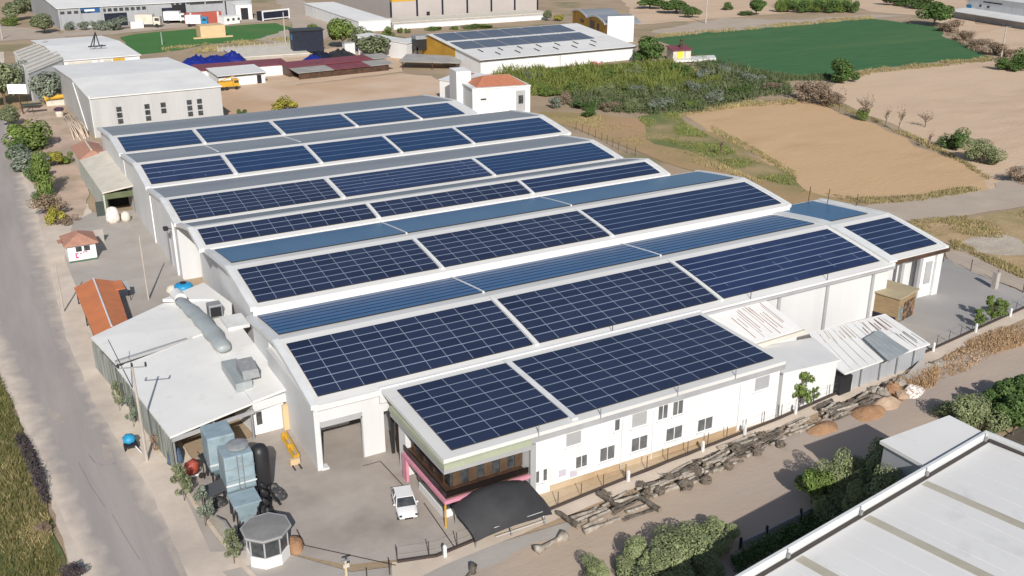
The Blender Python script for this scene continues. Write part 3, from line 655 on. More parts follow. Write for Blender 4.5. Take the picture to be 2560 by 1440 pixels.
b = MB(); b.prism([(7.9, 109.0), (8.05, 109.0), (9.3, 100.5), (11.2, 83.0), (11.05, 82.9), (9.15, 100.3)], GZ + .02, 3.4); b.build('side_sheet', mat('streaked_sheet', (.40, .41, .40), .7, (.10, .13, .08), .9, fac=(.42, .62), stretch=(1, 3, .15)), ann)
# rust streak on the sheet
for k in range(4):
    b = MB(); x = 19.0 + k * .35
    b.prism([(x, 99.5 - k * .3), (x + .10, 99.5 - k * .3), (x + .25, 101.8), (x + .15, 101.8)], 4.28 + .03 * k, 4.31 + .03 * k); 
du = thing('ventilation_duct', 'thick sagging grey duct lying along the shed roofs beside the gabled halls', 'duct', (20, 110, 4.4))
D = [at(448, 745, 5.3), at(470, 762, 5.5), at(497, 785, 5.6), at(525, 818, 5.5), at(548, 850, 5.3), at(562, 872, 5.0)]
b = MB(); b.path([D[0]] + [D[i].lerp(D[i + 1], u) for i in range(5) for u in (.35, .75)] + [D[5]], [.55, .8, .72, .95, .82, 1.05, .9, 1.08, .85, .95, .8, .62], 14)
for v in b.v: v.z = 4.5 + (v.z - 4.4) * .62
b.build('pipe', m_duct, du, smooth=True)
b = MB(); b.tube(at(440, 735, 5.0), at(452, 748, 5.0), .75, .75, 12); b.build('collar', m_trim, du)
hd = thing('exhaust_hood', 'grey boxy exhaust duct with a slanted hood on the shed roof near the corner pillar', 'duct', (20.6, 91, 4.4))
P0 = at(605, 965, 4.5)
b = MB(); b.box(P0.x - .7, P0.y - .6, 4.25, P0.x + .9, P0.y + 5.2, 5.15); b.build('duct', m_duct, hd)
b = MB(); b.section([(P0.y - .2, 5.16), (P0.y + 2.6, 5.16), (P0.y + 2.4, 6.3), (P0.y + .2, 5.9)], P0.x + .2, P0.x + 1.8); b.build('hood', m_greymetal, hd)
b = MB(); b.box(P0.x + 1.81, P0.y + .3, 5.3, P0.x + 1.9, P0.y + 2.3, 5.9); b.build('louvre', m_dark, hd)
bx = thing('rooftop_fan', 'dark square fan box standing on the shed roof against the wall', 'fan', at(538, 788, 4.5))
p = at(538, 788, 4.5)
b = MB(); b.box(p.x - .75, p.y - .7, 4.45, p.x + .75, p.y + .7, 6.0); b.build('casing', m_greymetal, bx, bevel=.06)
b = MB(); b.box(p.x - .6, p.y - .76, 4.6, p.x + .6, p.y - .702, 5.75); b.build('grille', m_dark, bx)
b = MB(); b.box(p.x + .2, p.y - 5.2, 4.46, p.x + 2.6, p.y - 1.6, 4.85)
cu = tag(b.build('roof_curb', m_trim), 'white shallow curb tray on the shed roof beside the dark fan box', 'curb')
tk = thing('water_tank', 'bright blue plastic tank beside the far corner of the white shed', 'tank', at(462, 738))
p = at(462, 740)
b = MB(); b.lathe([(1.15, GZ), (1.2, .4), (1.2, 1.5), (1.0, 1.75), (.35, 1.85)], (p.x, p.y, 0), 16); b.build('tank', m_bluebright, tk, smooth=True)
b = MB(); b.lathe([(.4, 1.851), (.4, 2.0)], (p.x, p.y, 0), 12); b.build('lid', m_navy, tk)
sk = tag(MB().build('x', m_white), None)
bpy.data.objects.remove(sk)
b = MB(); p = at(432, 733); b.lathe([(.8, GZ), (.9, .5), (.6, 1.0), (.15, 1.15)], (p.x, p.y, 0), 9)
tag(b.build('bulk_bag', m_cream, smooth=True), 'pale bulk bag slumped next to the bright blue tank', 'bag')
# cream shed with the dark open front, the terracotta roof behind it
cs = thing('cream_shed', 'long shed with cracked cream roof and dark open front leaning on the far halls', 'shed', (20, 170, 0))
b = MB(); slab(b, [(193, 392), (268, 376), (337, 462), (255, 482)], [4.3, 5.2, 5.2, 4.3], .22); b.build('roof', m_cream, cs)
A_, B_ = at(193, 392, 4.3), at(255, 482, 4.3); C_, D_ = at(337, 462, 5.2), at(268, 376, 5.2)
b = MB(); b.prism([(A_.x + .1, A_.y), (A_.x + .35, A_.y), (B_.x + .35, B_.y + .5), (B_.x + .1, B_.y + .5)], GZ, 4.05); b.build('side_wall', mat('stained_sheet', (.50, .52, .48), .8, (.40, .42, .37), .5, stretch=(1, 1, .2)), cs)
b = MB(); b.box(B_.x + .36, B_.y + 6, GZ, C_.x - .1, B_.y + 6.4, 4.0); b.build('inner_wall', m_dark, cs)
m_moss = mat('mossy_beam', (.13, .15, .08), .8, (.09, .11, .055), 1.0)
b = MB(); b.box(B_.x + .36, B_.y + .3, 3.0, C_.x - .1, B_.y + .55, 4.0); b.build('beam', m_moss, cs)
for x in (B_.x + .4, C_.x - .35):
    b = MB(); b.box(x, B_.y + .25, GZ, x + .25, B_.y + .5, 2.997); b.build('post', m_moss, cs)
b = MB(); b.box(B_.x - 1.2, B_.y + .9, GZ, B_.x + .9, B_.y + 1.1, 2.6); b.build('sliding_door', mat('dark_green_sheet', (.06, .075, .065), .6, (.045, .055, .05), .7), cs)
b = MB(); p = at(286, 560); b.lathe([(1.1, GZ), (1.15, .8), (1.0, 1.9), (.7, 2.5), (.2, 2.7)], (p.x, p.y + .8, 0), 9)
tag(b.build('bulk_bag', mat('speckled_bag', (.74, .68, .62), .9, (.45, .38, .34), 3, fac=(.55, .6)), smooth=True), 'tall speckled white bulk bag in the dark mouth of the cream shed', 'bag')
b = MB(); p = at(318, 558); b.lathe([(.7, GZ), (.75, .7), (.65, 1.5), (.2, 1.8)], (p.x, p.y + .8, 0), 9)
tag(b.build('bulk_bag', m_cream, smooth=True), 'smaller plain bulk bag beside the speckled one at the shed mouth', 'bag')
def hip_house(name, label, cat, x0, y0, x1, y1, zw, zr, wall, roof, over=.5, ridge=.35, loc=None):
    t = thing(name, label, cat, ((x0 + x1) / 2, (y0 + y1) / 2, 0))
    b = MB(); b.box(x0, y0, GZ, x1, y1, zw); w_ = b.build('wall', wall, t)
    b = MB(); o = over
    lx, ly = x1 - x0, y1 - y0
    if lx >= ly: r0, r1 = (x0 + ly * ridge, (y0 + y1) / 2, zr), (x1 - ly * ridge, (y0 + y1) / 2, zr)
    else: r0, r1 = ((x0 + x1) / 2, y0 + lx * ridge, zr), ((x0 + x1) / 2, y1 - lx * ridge, zr)
    c = [(x0 - o, y0 - o, zw), (x1 + o, y0 - o, zw), (x1 + o, y1 + o, zw), (x0 - o, y1 + o, zw)]
    c2 = [(p[0], p[1], zw + .14) for p in c]
    if lx >= ly: b.mesh(c + c2 + [r0, r1], [(3, 2, 1, 0), (4, 5, 9, 8), (5, 6, 9), (6, 7, 8, 9), (7, 4, 8)] + [(i, (i + 1) % 4, 4 + (i + 1) % 4, 4 + i) for i in range(4)])
    else: b.mesh(c + c2 + [r0, r1], [(3, 2, 1, 0), (4, 5, 8), (5, 6, 9, 8), (6, 7, 9), (7, 4, 8, 9)] + [(i, (i + 1) % 4, 4 + (i + 1) % 4, 4 + i) for i in range(4)])
    b.build('roof', roof, t)
    return t
tb = hip_house('tiled_outbuilding', 'small outbuilding with a red tiled roof joined to the cream shed', 'outbuilding', 17.6, 193.6, 22.0, 205.5, 4.2, 5.5, m_cream, m_terraold, .4)
b = MB(); b.tube((19.8, 195.2, 5.5), (19.8, 203.5, 5.55), .16); b.build('ridge_tile', m_cream, tb)
gh = hip_house('guard_hut', 'tiny white hut with faded red tiled hip roof and magenta marks by the roadside', 'hut', 9.6, 147.2, 13.4, 152.0, 2.7, 4.0, m_white, m_terraold, .45, .45)
for x in (10.7, 11.8):
    b = MB(); b.box(x, 147.12, 1.7, x + .8, 147.198, 2.4); b.build('window', m_glass, gh)
mg = mat('magenta_paint', (.55, .02, .16), .5)
b = MB()
b.box(10.55, 147.13, .75, 10.7, 147.198, 1.5); b.box(10.7, 147.13, .75, 10.95, 147.198, .9); b.box(10.75, 147.13, 1.35, 10.95, 147.198, 1.5)
b.build('sign_lettering', mg, gh)
for x0, x1, z in ((11.15, 11.4, 1.3), (11.6, 11.8, 1.45), (11.9, 12.15, 1.45)):
    b = MB(); b.box(x0, 147.13, z, x1, 147.198, z + .13); b.build('sign_lettering', mg, gh)
b = MB(); b.box(8.6, 148.2, 2.9, 9.14, 150.0, 3.02); b.build('side_canopy', m_terraold, gh)
b = MB(); b.box(9.58, 147.1, GZ, 13.42, 147.19, .4); b.build('plinth', mat('green_base', (.08, .13, .09), .7), gh)
b = MB(); b.box(10.6, 155.0, GZ, 15.5, 155.25, 2.2)
tag(b.build('boundary_wall', m_conc), 'plain grey wall panel behind the tiny hut with the faded tiled roof', 'wall')
# orange carport
cp = thing('carport', 'long orange sheet gable carport parallel to the road', 'carport', (10.5, 122, 0))
b = MB()
E0, E1 = [(8.6, 113.0), (10.6, 113.2), (12.6, 113.6)], [(8.5, 130.4), (11.0, 130.6), (13.5, 130.2)]
hz = (2.35, 3.1, 2.4)
for i in (0, 1):
    q = [(*E0[i], hz[i]), (*E0[i + 1], hz[i + 1]), (*E1[i + 1], hz[i + 1]), (*E1[i], hz[i])]
    b.mesh(q + [(x, y, z - .12) for x, y, z in q], [(0, 1, 2, 3), (7, 6, 5, 4), (0, 4, 5, 1), (1, 5, 6, 2), (2, 6, 7, 3), (3, 7, 4, 0)])
b.build('roof', m_orange, cp)
b = MB(); b.tube((10.6, 113.2, 3.12), (11.0, 130.6, 3.12), .11); b.build('ridge_cap', m_trim, cp)
for x, y in ((8.8, 113.4), (12.3, 113.9), (8.7, 122), (12.8, 122), (8.7, 130), (13.2, 129.8)):
    b = MB(); b.tube((x, y, GZ), (x, y, 2.34), .07); b.build('post', m_blackmetal, cp)
b = MB(); b.box(13.0, 126.5, 2.42, 14.2, 129.8, 2.55); b.build('side_canopy', m_orange, cp)
b = MB(); b.box(8.9, 114.0, GZ, 9.05, 129.5, 1.6); b.build('screen', m_ditchscreen if 'm_ditchscreen' in globals() else m_blackmetal, cp)
aw = thing('parasol_awning', 'dark drooping awning on a thin frame beside the orange carport', 'awning', at(312, 748))
p = at(310, 752)
b = MB(); b.mesh([(p.x - .9, p.y - .9, 2.0), (p.x + .9, p.y - .7, 1.7), (p.x + .9, p.y + 1.1, 2.3), (p.x - .7, p.y + 1.0, 2.5), (p.x - .9, p.y - .9, 1.95), (p.x + .9, p.y - .7, 1.65), (p.x + .9, p.y + 1.1, 2.25), (p.x - .7, p.y + 1.0, 2.45)],
    [(0, 1, 2, 3), (7, 6, 5, 4), (0, 4, 5, 1), (1, 5, 6, 2), (2, 6, 7, 3), (3, 7, 4, 0)]); b.build('canopy', m_greytrim, aw)
for dx, dy, h in ((-.8, -.8, 1.95), (.8, -.6, 1.65), (.8, 1.0, 2.2)):
    b = MB(); b.tube((p.x + dx, p.y + dy, GZ), (p.x + dx, p.y + dy, h), .04); b.build('leg', m_blackmetal, aw)
# ---------------------------------------------------------------- filter plant, gate booth and clutter in the gate yard
def dust_filter(label, cx, cy, w, d, z0, z1, roof=.5):
    t = thing('dust_filter', label, 'filter unit', (cx, cy, GZ), 0, 'dust filters by the gate')
    b = MB(); b.box(cx - w, cy - d, z0, cx + w, cy + d, z1); b.build('housing', m_steelblue, t, bevel=.12)
    b = MB(); b.mesh([(cx - w, cy - d, z0 - .003), (cx + w, cy - d, z0 - .003), (cx + w, cy + d, z0 - .003), (cx - w, cy + d, z0 - .003), (cx - .3, cy - .3, z0 - 1.5), (cx + .3, cy - .3, z0 - 1.5), (cx + .3, cy + .3, z0 - 1.5), (cx - .3, cy + .3, z0 - 1.5)],
        [(0, 1, 2, 3), (7, 6, 5, 4), (0, 4, 5, 1), (1, 5, 6, 2), (2, 6, 7, 3), (3, 7, 4, 0)]); b.build('hopper', m_steelblue, t)
    for sx in (-1, 1):
        for sy in (-1, 1):
            b = MB(); b.box(cx + sx * w * .9 - .08, cy + sy * d * .9 - .08, GZ, cx + sx * w * .9 + .08, cy + sy * d * .9 + .08, z0 - .006); b.build('leg', m_blackmetal, t)
    b = MB(); b.box(cx - w - .05, cy - d - .06, z0 + .55, cx + w + .05, cy - d - .003, z0 + .68); b.build('rail', m_trim, t)
    return t
f1 = dust_filter('taller pale blue steel dust filter beside the black tank, nearer the octagonal booth', 15.0, 74.6, 1.25, 1.25, 2.3, 5.6)
b = MB(); b.lathe([(.95, 5.72), (.95, 5.9), (.5, 6.05)], (15.3, 74.8, 0), 18); b.build('fan_cover', m_greymetal, f1)
b = MB(); b.box(13.9, 73.24, 2.0, 16.1, 73.33, 2.25); b.build('walkway_rail', m_blackmetal, f1)
f2 = dust_filter('pale blue steel dust filter with flat top behind the taller one', 14.6, 79.2, 1.2, 1.4, 2.0, 5.3)
t = thing('chip_hopper', 'low pale blue steel hopper just behind the octagonal booth', 'hopper', (14.6, 71.2, GZ))
b = MB(); b.mesh([(13.6, 70.4, 2.6), (15.7, 70.4, 2.6), (15.7, 72.4, 2.6), (13.6, 72.4, 2.6), (14.1, 70.9, .6), (15.2, 70.9, .6), (15.2, 71.9, .6), (14.1, 71.9, .6)], [(0, 1, 2, 3), (7, 6, 5, 4), (0, 4, 5, 1), (1, 5, 6, 2), (2, 6, 7, 3), (3, 7, 4, 0)]); b.build('bin', m_steelblue, t)
b = MB(); b.box(13.5, 70.3, 2.603, 15.8, 72.5, 2.75); b.build('rim', m_steelblue, t)
for x, y in ((13.75, 70.6), (15.5, 70.6), (13.75, 72.2), (15.5, 72.2)):
    b = MB(); b.box(x - .06, y - .06, GZ, x + .06, y + .06, 2.3); b.build('leg', m_blackmetal, t)
t = thing('black_tank', 'tall black cylindrical tank standing against the taller dust filter', 'tank', (17.1, 74.9, GZ))
b = MB(); b.lathe([(.75, 1.3), (.8, 1.6), (.8, 4.6), (.55, 5.1), (.2, 5.25)], (17.1, 74.9, 0), 18); b.build('shell', m_blackmetal, t, smooth=True)
for dx, dy in ((-.5, -.5), (.5, -.5), (0, .6)):
    b = MB(); b.tube((17.1 + dx, 74.9 + dy, GZ), (17.1 + dx, 74.9 + dy, 1.7), .08); b.build('leg', m_blackmetal, t)
for k, (x, y, r) in enumerate(((16.7, 72.6, .45), (16.9, 73.6, .35), (16.4, 71.2, .4))):
    b = MB(); b.path([(x, y, .3), (x + .2, y + .4, .9), (x, y + .1, 1.6), (x - .3, y - .2, 2.3)], [r, r * .8, r * .7, r * .4], 8); b.build('pipe', m_blackmetal, t, smooth=True)
t = thing('tin_canopy', 'flat dark grey sheet canopy between the road trees and the dust filters', 'canopy', at(540, 1215))
c = at(540, 1212, 2.6)
b = MB(); M_ = Matrix.Translation((c.x, c.y, 0)) @ Matrix.Rotation(rad(14), 4, 'Z') @ Matrix.Rotation(rad(8), 4, 'X')
b.box(-1.5, -.75, 2.55, 1.5, .75, 2.65, 0, M_); b.build('sheet', mat('dark_grey_sheet', (.075, .075, .08), .5), t)
for dx, dy in ((-1.2, -.5), (1.2, -.3), (1.1, .6), (-1.2, .5)):
    b = MB(); b.tube((c.x + dx, c.y + dy, GZ), (c.x + dx, c.y + dy, 2.45), .06); b.build('post', m_blackmetal, t)
t = thing('belt_conveyor', 'dark lattice conveyor rising beside the pale blue dust filters', 'conveyor', at(520, 1190))
A_, B_ = at(556, 1195, .9), at(503, 1135, 2.4)
d = (B_ - A_); s = Vector((-d.y, d.x, 0)).normalized() * .35
for k in (-1, 1):
    b = MB(); b.tube(A_ + s * k, B_ + s * k, .06); b.tube(A_ + s * k + Vector((0, 0, .4)), B_ + s * k + Vector((0, 0, .4)), .05); b.build('side_truss', m_blackmetal, t)
b = MB()
q = [A_ - s, A_ + s, B_ + s, B_ - s]; b.mesh(q + [v + Vector((0, 0, .06)) for v in q], [(3, 2, 1, 0), (4, 5, 6, 7), (0, 1, 5, 4), (1, 2, 6, 5), (2, 3, 7, 6), (3, 0, 4, 7)]); b.build('belt', m_rubber, t)
for u in (.1, .8):
    for k in (-1, 1):
        p = A_.lerp(B_, u) + s * k; b = MB(); b.tube((p.x, p.y, GZ), p, .05); b.build('leg', m_blackmetal, t)
t = thing('mixer', 'small orange red drum mixer on a pale frame near the road trees', 'mixer', at(485, 1200))
p = at(482, 1195)
M_ = Matrix.Translation((p.x, p.y, 1.1)) @ Matrix.Rotation(rad(35), 4, 'Y')
b = MB(); b.lathe([(.25, -.7), (.62, -.35), (.7, .1), (.42, .6), (.36, .75)], (0, 0, 0), 14); b.v = [M_ @ v for v in b.v]; b.build('drum', m_red, t, smooth=True)
b = MB(); b.box(p.x - .7, p.y - .6, .45, p.x + .9, p.y - .5, .6); b.box(p.x - .7, p.y + .5, .45, p.x + .9, p.y + .6, .6); b.build('frame', m_trim, t)
for dx in (-.6, .7):
    b = MB(); b.tube((p.x + dx, p.y - .72, .42), (p.x + dx, p.y - .6, .42), .28, None, 12); b.build('wheel', m_rubber, t)
def tarp_heap(name, label, cat, px, py, w, d, h, m, ht=7, seed=1):
    rr = random.Random(seed); p = at(px, py); b = MB()
    n = 10; rings = [(1.0, 0), (.98, .45), (.8, .8), (.45, .97), (.1, 1.0)]
    vs = [(p.x + w * r * math.cos(2 * math.pi * k / n) * rr.uniform(.85, 1.1), p.y + d * r * math.sin(2 * math.pi * k / n) * rr.uniform(.85, 1.1), GZ * .5 + h * z * rr.uniform(.9, 1.08)) for r, z in rings for k in range(n)]
    fs = [(i * n + k, i * n + (k + 1) % n, (i + 1) * n + (k + 1) % n, (i + 1) * n + k) for i in range(len(rings) - 1) for k in range(n)] + [tuple(range(len(vs) - n, len(vs)))]
    b.mesh(vs, fs); o = b.build(name, m, smooth=True)
    if label: tag(o, label, cat)
    return o
tarp_heap('tarp_bundle', 'dusty blue tarp bundle standing by the fence near the tin canopy', 'tarp', 440, 1158, .75, .8, 1.7, mat('grey_blue_tarp', (.10, .17, .26), .6, (.05, .08, .14), 1.5), seed=4)
t = thing('handcart', 'little handcart under a bright blue cover at the edge of the road', 'handcart', at(330, 1128))
p = at(328, 1128)
M_ = Matrix.Translation((p.x, p.y, 1.0)) @ Matrix.Rotation(rad(25), 4, 'X')
b = MB(); b.lathe([(.60, 0), (.62, .22), (.38, .42), (.1, .5)], (0, .3, 0), 7); b.v = [M_ @ v for v in b.v]; b.build('cover', mat('sky_blue_tarp', (.03, .33, .55), .5, (.02, .22, .42), 2), t, smooth=True)
b = MB(); b.box(p.x - .5, p.y - .5, .65, p.x + .6, p.y + .8, .8); b.build('tray', m_blackmetal, t)
for dx in (-.55, .6):
    b = MB(); b.tube((p.x + dx, p.y + .2, .42), (p.x + dx + .08, p.y + .2, .42), .4, None, 14); b.build('wheel', m_rubber, t)
b = MB(); b.tube((p.x + .4, p.y - .5, .7), (p.x + .8, p.y - 1.2, .2), .05); b.build('handle', m_trim, t)
t = thing('gate_booth', 'white octagonal gatehouse with dark windows and flat grey roof', 'gatehouse', (14.95, 66.1, GZ))
c = (14.95, 66.1, 0)
b = MB(); b.lathe([(1.7, GZ), (1.7, 1.1)], c, 8, 0, rad(22.5)); b.build('base_wall', m_white, t)
b = MB(); b.lathe([(1.58, 1.103), (1.58, 2.7)], c, 8, 0, rad(22.5)); gl = b.build('glazing', m_glass, t)
for k in range(8):
    a = rad(22.5 + 45 * k); b = MB(); x, y = c[0] + 1.6 * math.cos(a), c[1] + 1.6 * math.sin(a); b.tube((x, y, 1.103), (x, y, 2.7), .07); b.build('mullion', m_greytrim, gl)
b = MB(); b.lathe([(1.93, 2.703), (1.97, 2.78), (1.97, 2.93), (1.85, 2.98), (.2, 3.1)], c, 8, 0, rad(22.5)); b.build('roof', mat('grey_flat_roof', (.24, .235, .23), .8, (.20, .195, .19), .8), t)
b = MB(); b.lathe([(2.0, 2.86), (2.0, 2.97), (1.9, 2.97), (1.9, 2.86)], c, 8, 0, rad(22.5)); b.build('roof_rim', m_greytrim, t)
tarp_heap('soil_heap', 'small heap of orange clay against the octagonal gatehouse', 'heap', 738, 1372, .7, 1.0, .9, m_redsoil, seed=6)
# the white car
car = thing('parked_car', 'white saloon parked in the gate yard beside the pink framed office corner', 'car', (27.1, 66.85, GZ), math.atan2(-4.48, -1.13) + math.pi)
def build_car(t, paint):
    # local: +x is the tail, -x the bonnet
    st = [(-2.28, .55, .62, .70), (-2.15, .42, .72, .80), (-1.5, .40, .84, .88), (-.95, .40, .93, .90), (.0, .40, .95, .91), (1.1, .40, .96, .90), (1.75, .40, .95, .87), (2.15, .45, .90, .80), (2.28, .6, .78, .70)]
    b = MB(); rings = []
    for x, z0, z1, w in st:
        rings.append([(x, -w * .96, z0), (x, -w, (z0 + z1) / 2), (x, -w * .9, z1 - .02), (x, -w * .55, z1 + .03), (x, w * .55, z1 + .03), (x, w * .9, z1 - .02), (x, w, (z0 + z1) / 2), (x, w * .96, z0)])
    n = 8; vs = [v for r in rings for v in r]
    b.mesh(vs, [(i * n + k, i * n + (k + 1) % n, (i + 1) * n + (k + 1) % n, (i + 1) * n + k) for i in range(len(rings) - 1) for k in range(n)] + [tuple(range(n))[::-1], tuple(range(len(vs) - n, len(vs)))])
    b.build('body', paint, t, smooth=True, local=True)
    lo = [(-1.12, -.85), (-1.12, .85), (1.85, .83), (1.85, -.83)]; hi = [(-.35, -.70), (-.35, .70), (1.25, .68), (1.25, -.68)]
    def cab(name, m, zlo, zhi, a, c):
        b = MB(); b.mesh([(x, y, zlo) for x, y in a] + [(x, y, zhi) for x, y in c], [(0, 1, 2, 3), (7, 6, 5, 4), (0, 4, 5, 1), (1, 5, 6, 2), (2, 6, 7, 3), (3, 7, 4, 0)]); return b.build(name, m, t, local=True)
    cab('cabin_glass', m_glass, .97, 1.40, lo, hi)
    b = MB(); b.box(-.42, -.73, 1.40, 1.30, .73, 1.46); b.build('roof', paint, t, local=True, bevel=.03)
    for s in (-1, 1):
        b = MB()
        for xa, xb, ya, yb in ((-1.15, -.38, .86, .72), (1.88, 1.28, .84, .70)): b.tube((xa, s * ya, .96), (xb, s * yb, 1.42), .045)
        b.tube((.4, s * .85, .97), (.4, s * .71, 1.42), .04); b.build('window_frame', paint, t, local=True)
        b = MB(); b.box(-.85, s * .98 - .09, .98, -.65, s * .98 + .09, 1.1); b.build('mirror', paint, t, local=True, bevel=.03)
        b = MB(); b.box(-2.24, s * .66 - .12, .66, -2.06, s * .66 + .12, .775); b.build('headlight', m_glass, t, local=True, bevel=.03)
        b = MB(); b.box(2.05, s * .62 - .18, .72, 2.30, s * .62 + .18, .83); b.build('tail_light', m_red, t, local=True, bevel=.02)
        for x in (-1.42, 1.38):
            b = MB(); b.tube((x, s * .70, .32), (x, s * .90, .32), .32, None, 18); wh = b.build('wheel', m_rubber, t, local=True)
            b = MB(); b.tube((x, s * .89, .32), (x, s * .915, .32), .2, None, 14); b.build('rim', m_greytrim, wh, local=True)
    b = MB(); b.box(-2.31, -.35, .45, -2.2, .35, .60); b.build('grille', m_blackmetal, t, local=True)
build_car(car, m_carwhite)
# black shade canopy by the fence
cn = thing('shade_canopy', 'vaulted black fabric parking canopy in front of the pink framed office corner', 'canopy', (33, 60.5, GZ))
b = MB(); n = 9; m_shade = mat('black_shade_cloth', (.030, .030, .033), .75, (.045, .045, .048), .4)
pr = [(58.75, .85), (59.1, 1.5), (59.8, 2.1), (60.6, 2.5), (61.4, 2.72), (62.2, 2.62), (62.9, 2.25)]
rows = []
for i in range(n):
    u = i / (n - 1); x = 29.6 + 7.4 * u; e = 1.16 - .42 * (abs(u - .5) / .5) ** 2.2
    rows.append([(x + .25 * math.sin(y), y + (.25 if u > .85 else 0) * u, .25 + z * e) for y, z in pr])
k = len(pr); vs = [v for r in rows for v in r]; vs += [(x, y, z - .05) for x, y, z in vs]; N_ = n * k
fs = [(i * k + j, (i + 1) * k + j, (i + 1) * k + j + 1, i * k + j + 1) for i in range(n - 1) for j in range(k - 1)]
fs += [tuple(N_ + q for q in f[::-1]) for f in fs]
b.mesh(vs, fs); b.build('cover', m_shade, cn, smooth=True)
for x in (29.9, 33.2, 36.4):
    b = MB(); b.path([(x, 58.85, .8), (x, 59.9, 1.85), (x, 61.4, 2.3), (x, 62.9, 2.0)], .035, 6); b.build('hoop', m_greymetal, cn)
    for y, z in ((58.9, .9), (62.6, 2.1)):
        b = MB(); b.tube((x, y, GZ), (x, y, z), .06); b.build('post', m_greymetal, cn)
for y, z in ((58.68, .8), (59.0, 1.5)):
    b = MB(); b.tube((31.6, y - .08, z), (36.2, y - .08, z), .022); b.build('rail', m_trim, cn)

t = thing('yellow_rack', 'low yellow steel rack with a loader fork against the near gable wall', 'rack', at(725, 1125))
A_, B_ = at(706, 1092, .5), at(738, 1150, .5)
b = MB(); b.tube(A_, B_, .16, None, 6); b.build('beam', m_yellow, t)
b = MB(); b.tube(A_ + Vector((.35, 0, .5)), B_ + Vector((.35, 0, .5)), .10, None, 6); b.build('beam', m_yellow, t)
for u in (.02, .5, .98):
    p = A_.lerp(B_, u); b = MB(); b.box(p.x - .1, p.y - .08, GZ, p.x + .45, p.y + .08, .95); b.build('leg', m_yellow, t)
p = at(740, 1166); b = MB(); b.box(p.x - .5, p.y - .1, .2, p.x + .4, p.y + .25, .8); b.build('fork_plate', m_beigecube, t)
for dx in (-.35, .25):
    b = MB(); b.box(p.x + dx - .06, p.y - 1.0, .2, p.x + dx + .06, p.y - .103, .28); b.build('fork', m_blackmetal, t)
t = thing('garden_lamp', 'brown post with a curved dark pipe on top between canopy and office wall', 'post', at(1383, 1218))
p = at(1383, 1220)
b = MB(); b.box(p.x - .13, p.y - .13, .1, p.x + .13, p.y + .13, 1.2); b.build('post', m_terra, t)
b = MB(); b.path([(p.x, p.y, 1.2), (p.x - .1, p.y, 1.9), (p.x - .25, p.y, 2.6), (p.x, p.y, 3.1), (p.x + .25, p.y, 3.15)], .05, 6); b.build('pipe', m_blackmetal, t)
b = MB(); b.lathe([(.3, .1), (.42, .5), (.36, .55)], (p.x + 1.6, p.y + .3, 0), 12); o = tag(b.build('planter', m_terra), 'terracotta planter beside the brown garden post', 'planter')

m_scrap = mat('dark_scrap', (.05, .05, .052), .7, (.16, .155, .15), 3.5, fac=(.5, .62), bump=.8, bscale=6)
for k, (px, w_, d_, h_, lb) in enumerate((((690, 1238), .9, 1.6, .9, 'dark scrap metal heap beside the black tank'), ((668, 1290), .8, 1.3, .8, 'dark scrap heap between hopper and octagonal gatehouse'), ((545, 1262), .9, 1.0, .7, 'grimy scrap heap under the tin canopy'), ((590, 1345), .7, .9, .7, 'small scrap heap beside the gatehouse wall'))):
    mound(lb, px, w_, d_, h_, m_scrap, 60 + k, 'heap', 'scrap_heap')
for k, (a_, c_, lb) in enumerate((((650, 1210), (700, 1262), 'bent black pipe on the scrap by the black tank'), ((540, 1290), (578, 1330), 'dull steel bar lying by the hopper'), ((600, 1320), (640, 1268), 'long dark bar leaning on the hopper'))):
    p, q_ = at(*a_, .5), at(*c_, .9); b = MB(); b.path([p, p.lerp(q_, .5) + Vector((0, 0, .35)), q_], .07, 7); tag(b.build('scrap_bar', m_blackmetal if k != 1 else m_greymetal), lb, 'bar')
lad = MB()
for dx in (-.22, .22): lad.tube((15.0 + dx, 73.2, .2), (15.0 + dx, 73.2, 5.7), .035, None, 6)
for k in range(14): lad.tube((14.78, 73.2, .5 + k * .38), (15.22, 73.2, .5 + k * .38), .025, None, 5)
lad.build('ladder', m_greymetal, f1)
for z in (3.3, 4.4):
    b = MB(); b.box(13.72, 73.31, z, 16.28, 73.345, z + .06); b.build('seam', m_greymetal, f1)
# ---------------------------------------------------------------- white warehouse across the track
AW = math.atan2(4.2, 31.0)
wh = thing('warehouse', 'big white warehouse with a bright parapet and beige roof lights across the track', 'warehouse', (69.4, 42.7, 0), AW)
wh_l = lambda b, n, m, par=wh, **k: b.build(n, m, par, local=True, **k)
# local: -x runs along the parapet towards the camera, -y into the roof
b = MB(); b.box(-70, -34, 0, -.12, -.25, 7.0); wh_l(b, 'wall', m_wall)
b = MB()
b.section([(-34, 8.3), (-10.4, 7.72), (-10.4, 7.42), (-34, 8.0)], -70, -.35)
b.section([(-10.4, 7.72), (-.62, 7.3), (-.62, 7.0), (-10.4, 7.42)], -70, -.35)
m_whroof = mat('warehouse_roof', (.75, .74, .72), .5, (.69, .68, .662), .06, col3=(.58, .57, .55), scale3=.3, fac3=(.58, .85))
r = wh_l(b, 'roof', m_whroof)
b = MB(); b.box(-70, -.24, 6.0, 0, 0, 8.0); b.box(-.3, -34, 6.0, -.003, -.243, 8.0); wh_l(b, 'parapet', m_trim)
b = MB(); b.box(-70, -.60, 7.02, -.34, -.30, 7.36); b.box(-.62, -34, 7.45, -.34, -.62, 7.6); wh_l(b, 'gutter', mat('brown_gutter', (.06, .05, .045), .6))
for k in range(32):
    x = -1.6 - k * 2.1
    b = MB(); b.section([(-10.3, 7.735), (-.8, 7.327), (-.8, 7.315), (-10.3, 7.717)], x, x + .035); b.build('seam', m_whroof, r, local=True)
m_rl = mat('beige_roof_light', (.43, .40, .31), .4, (.50, .46, .38), .6)
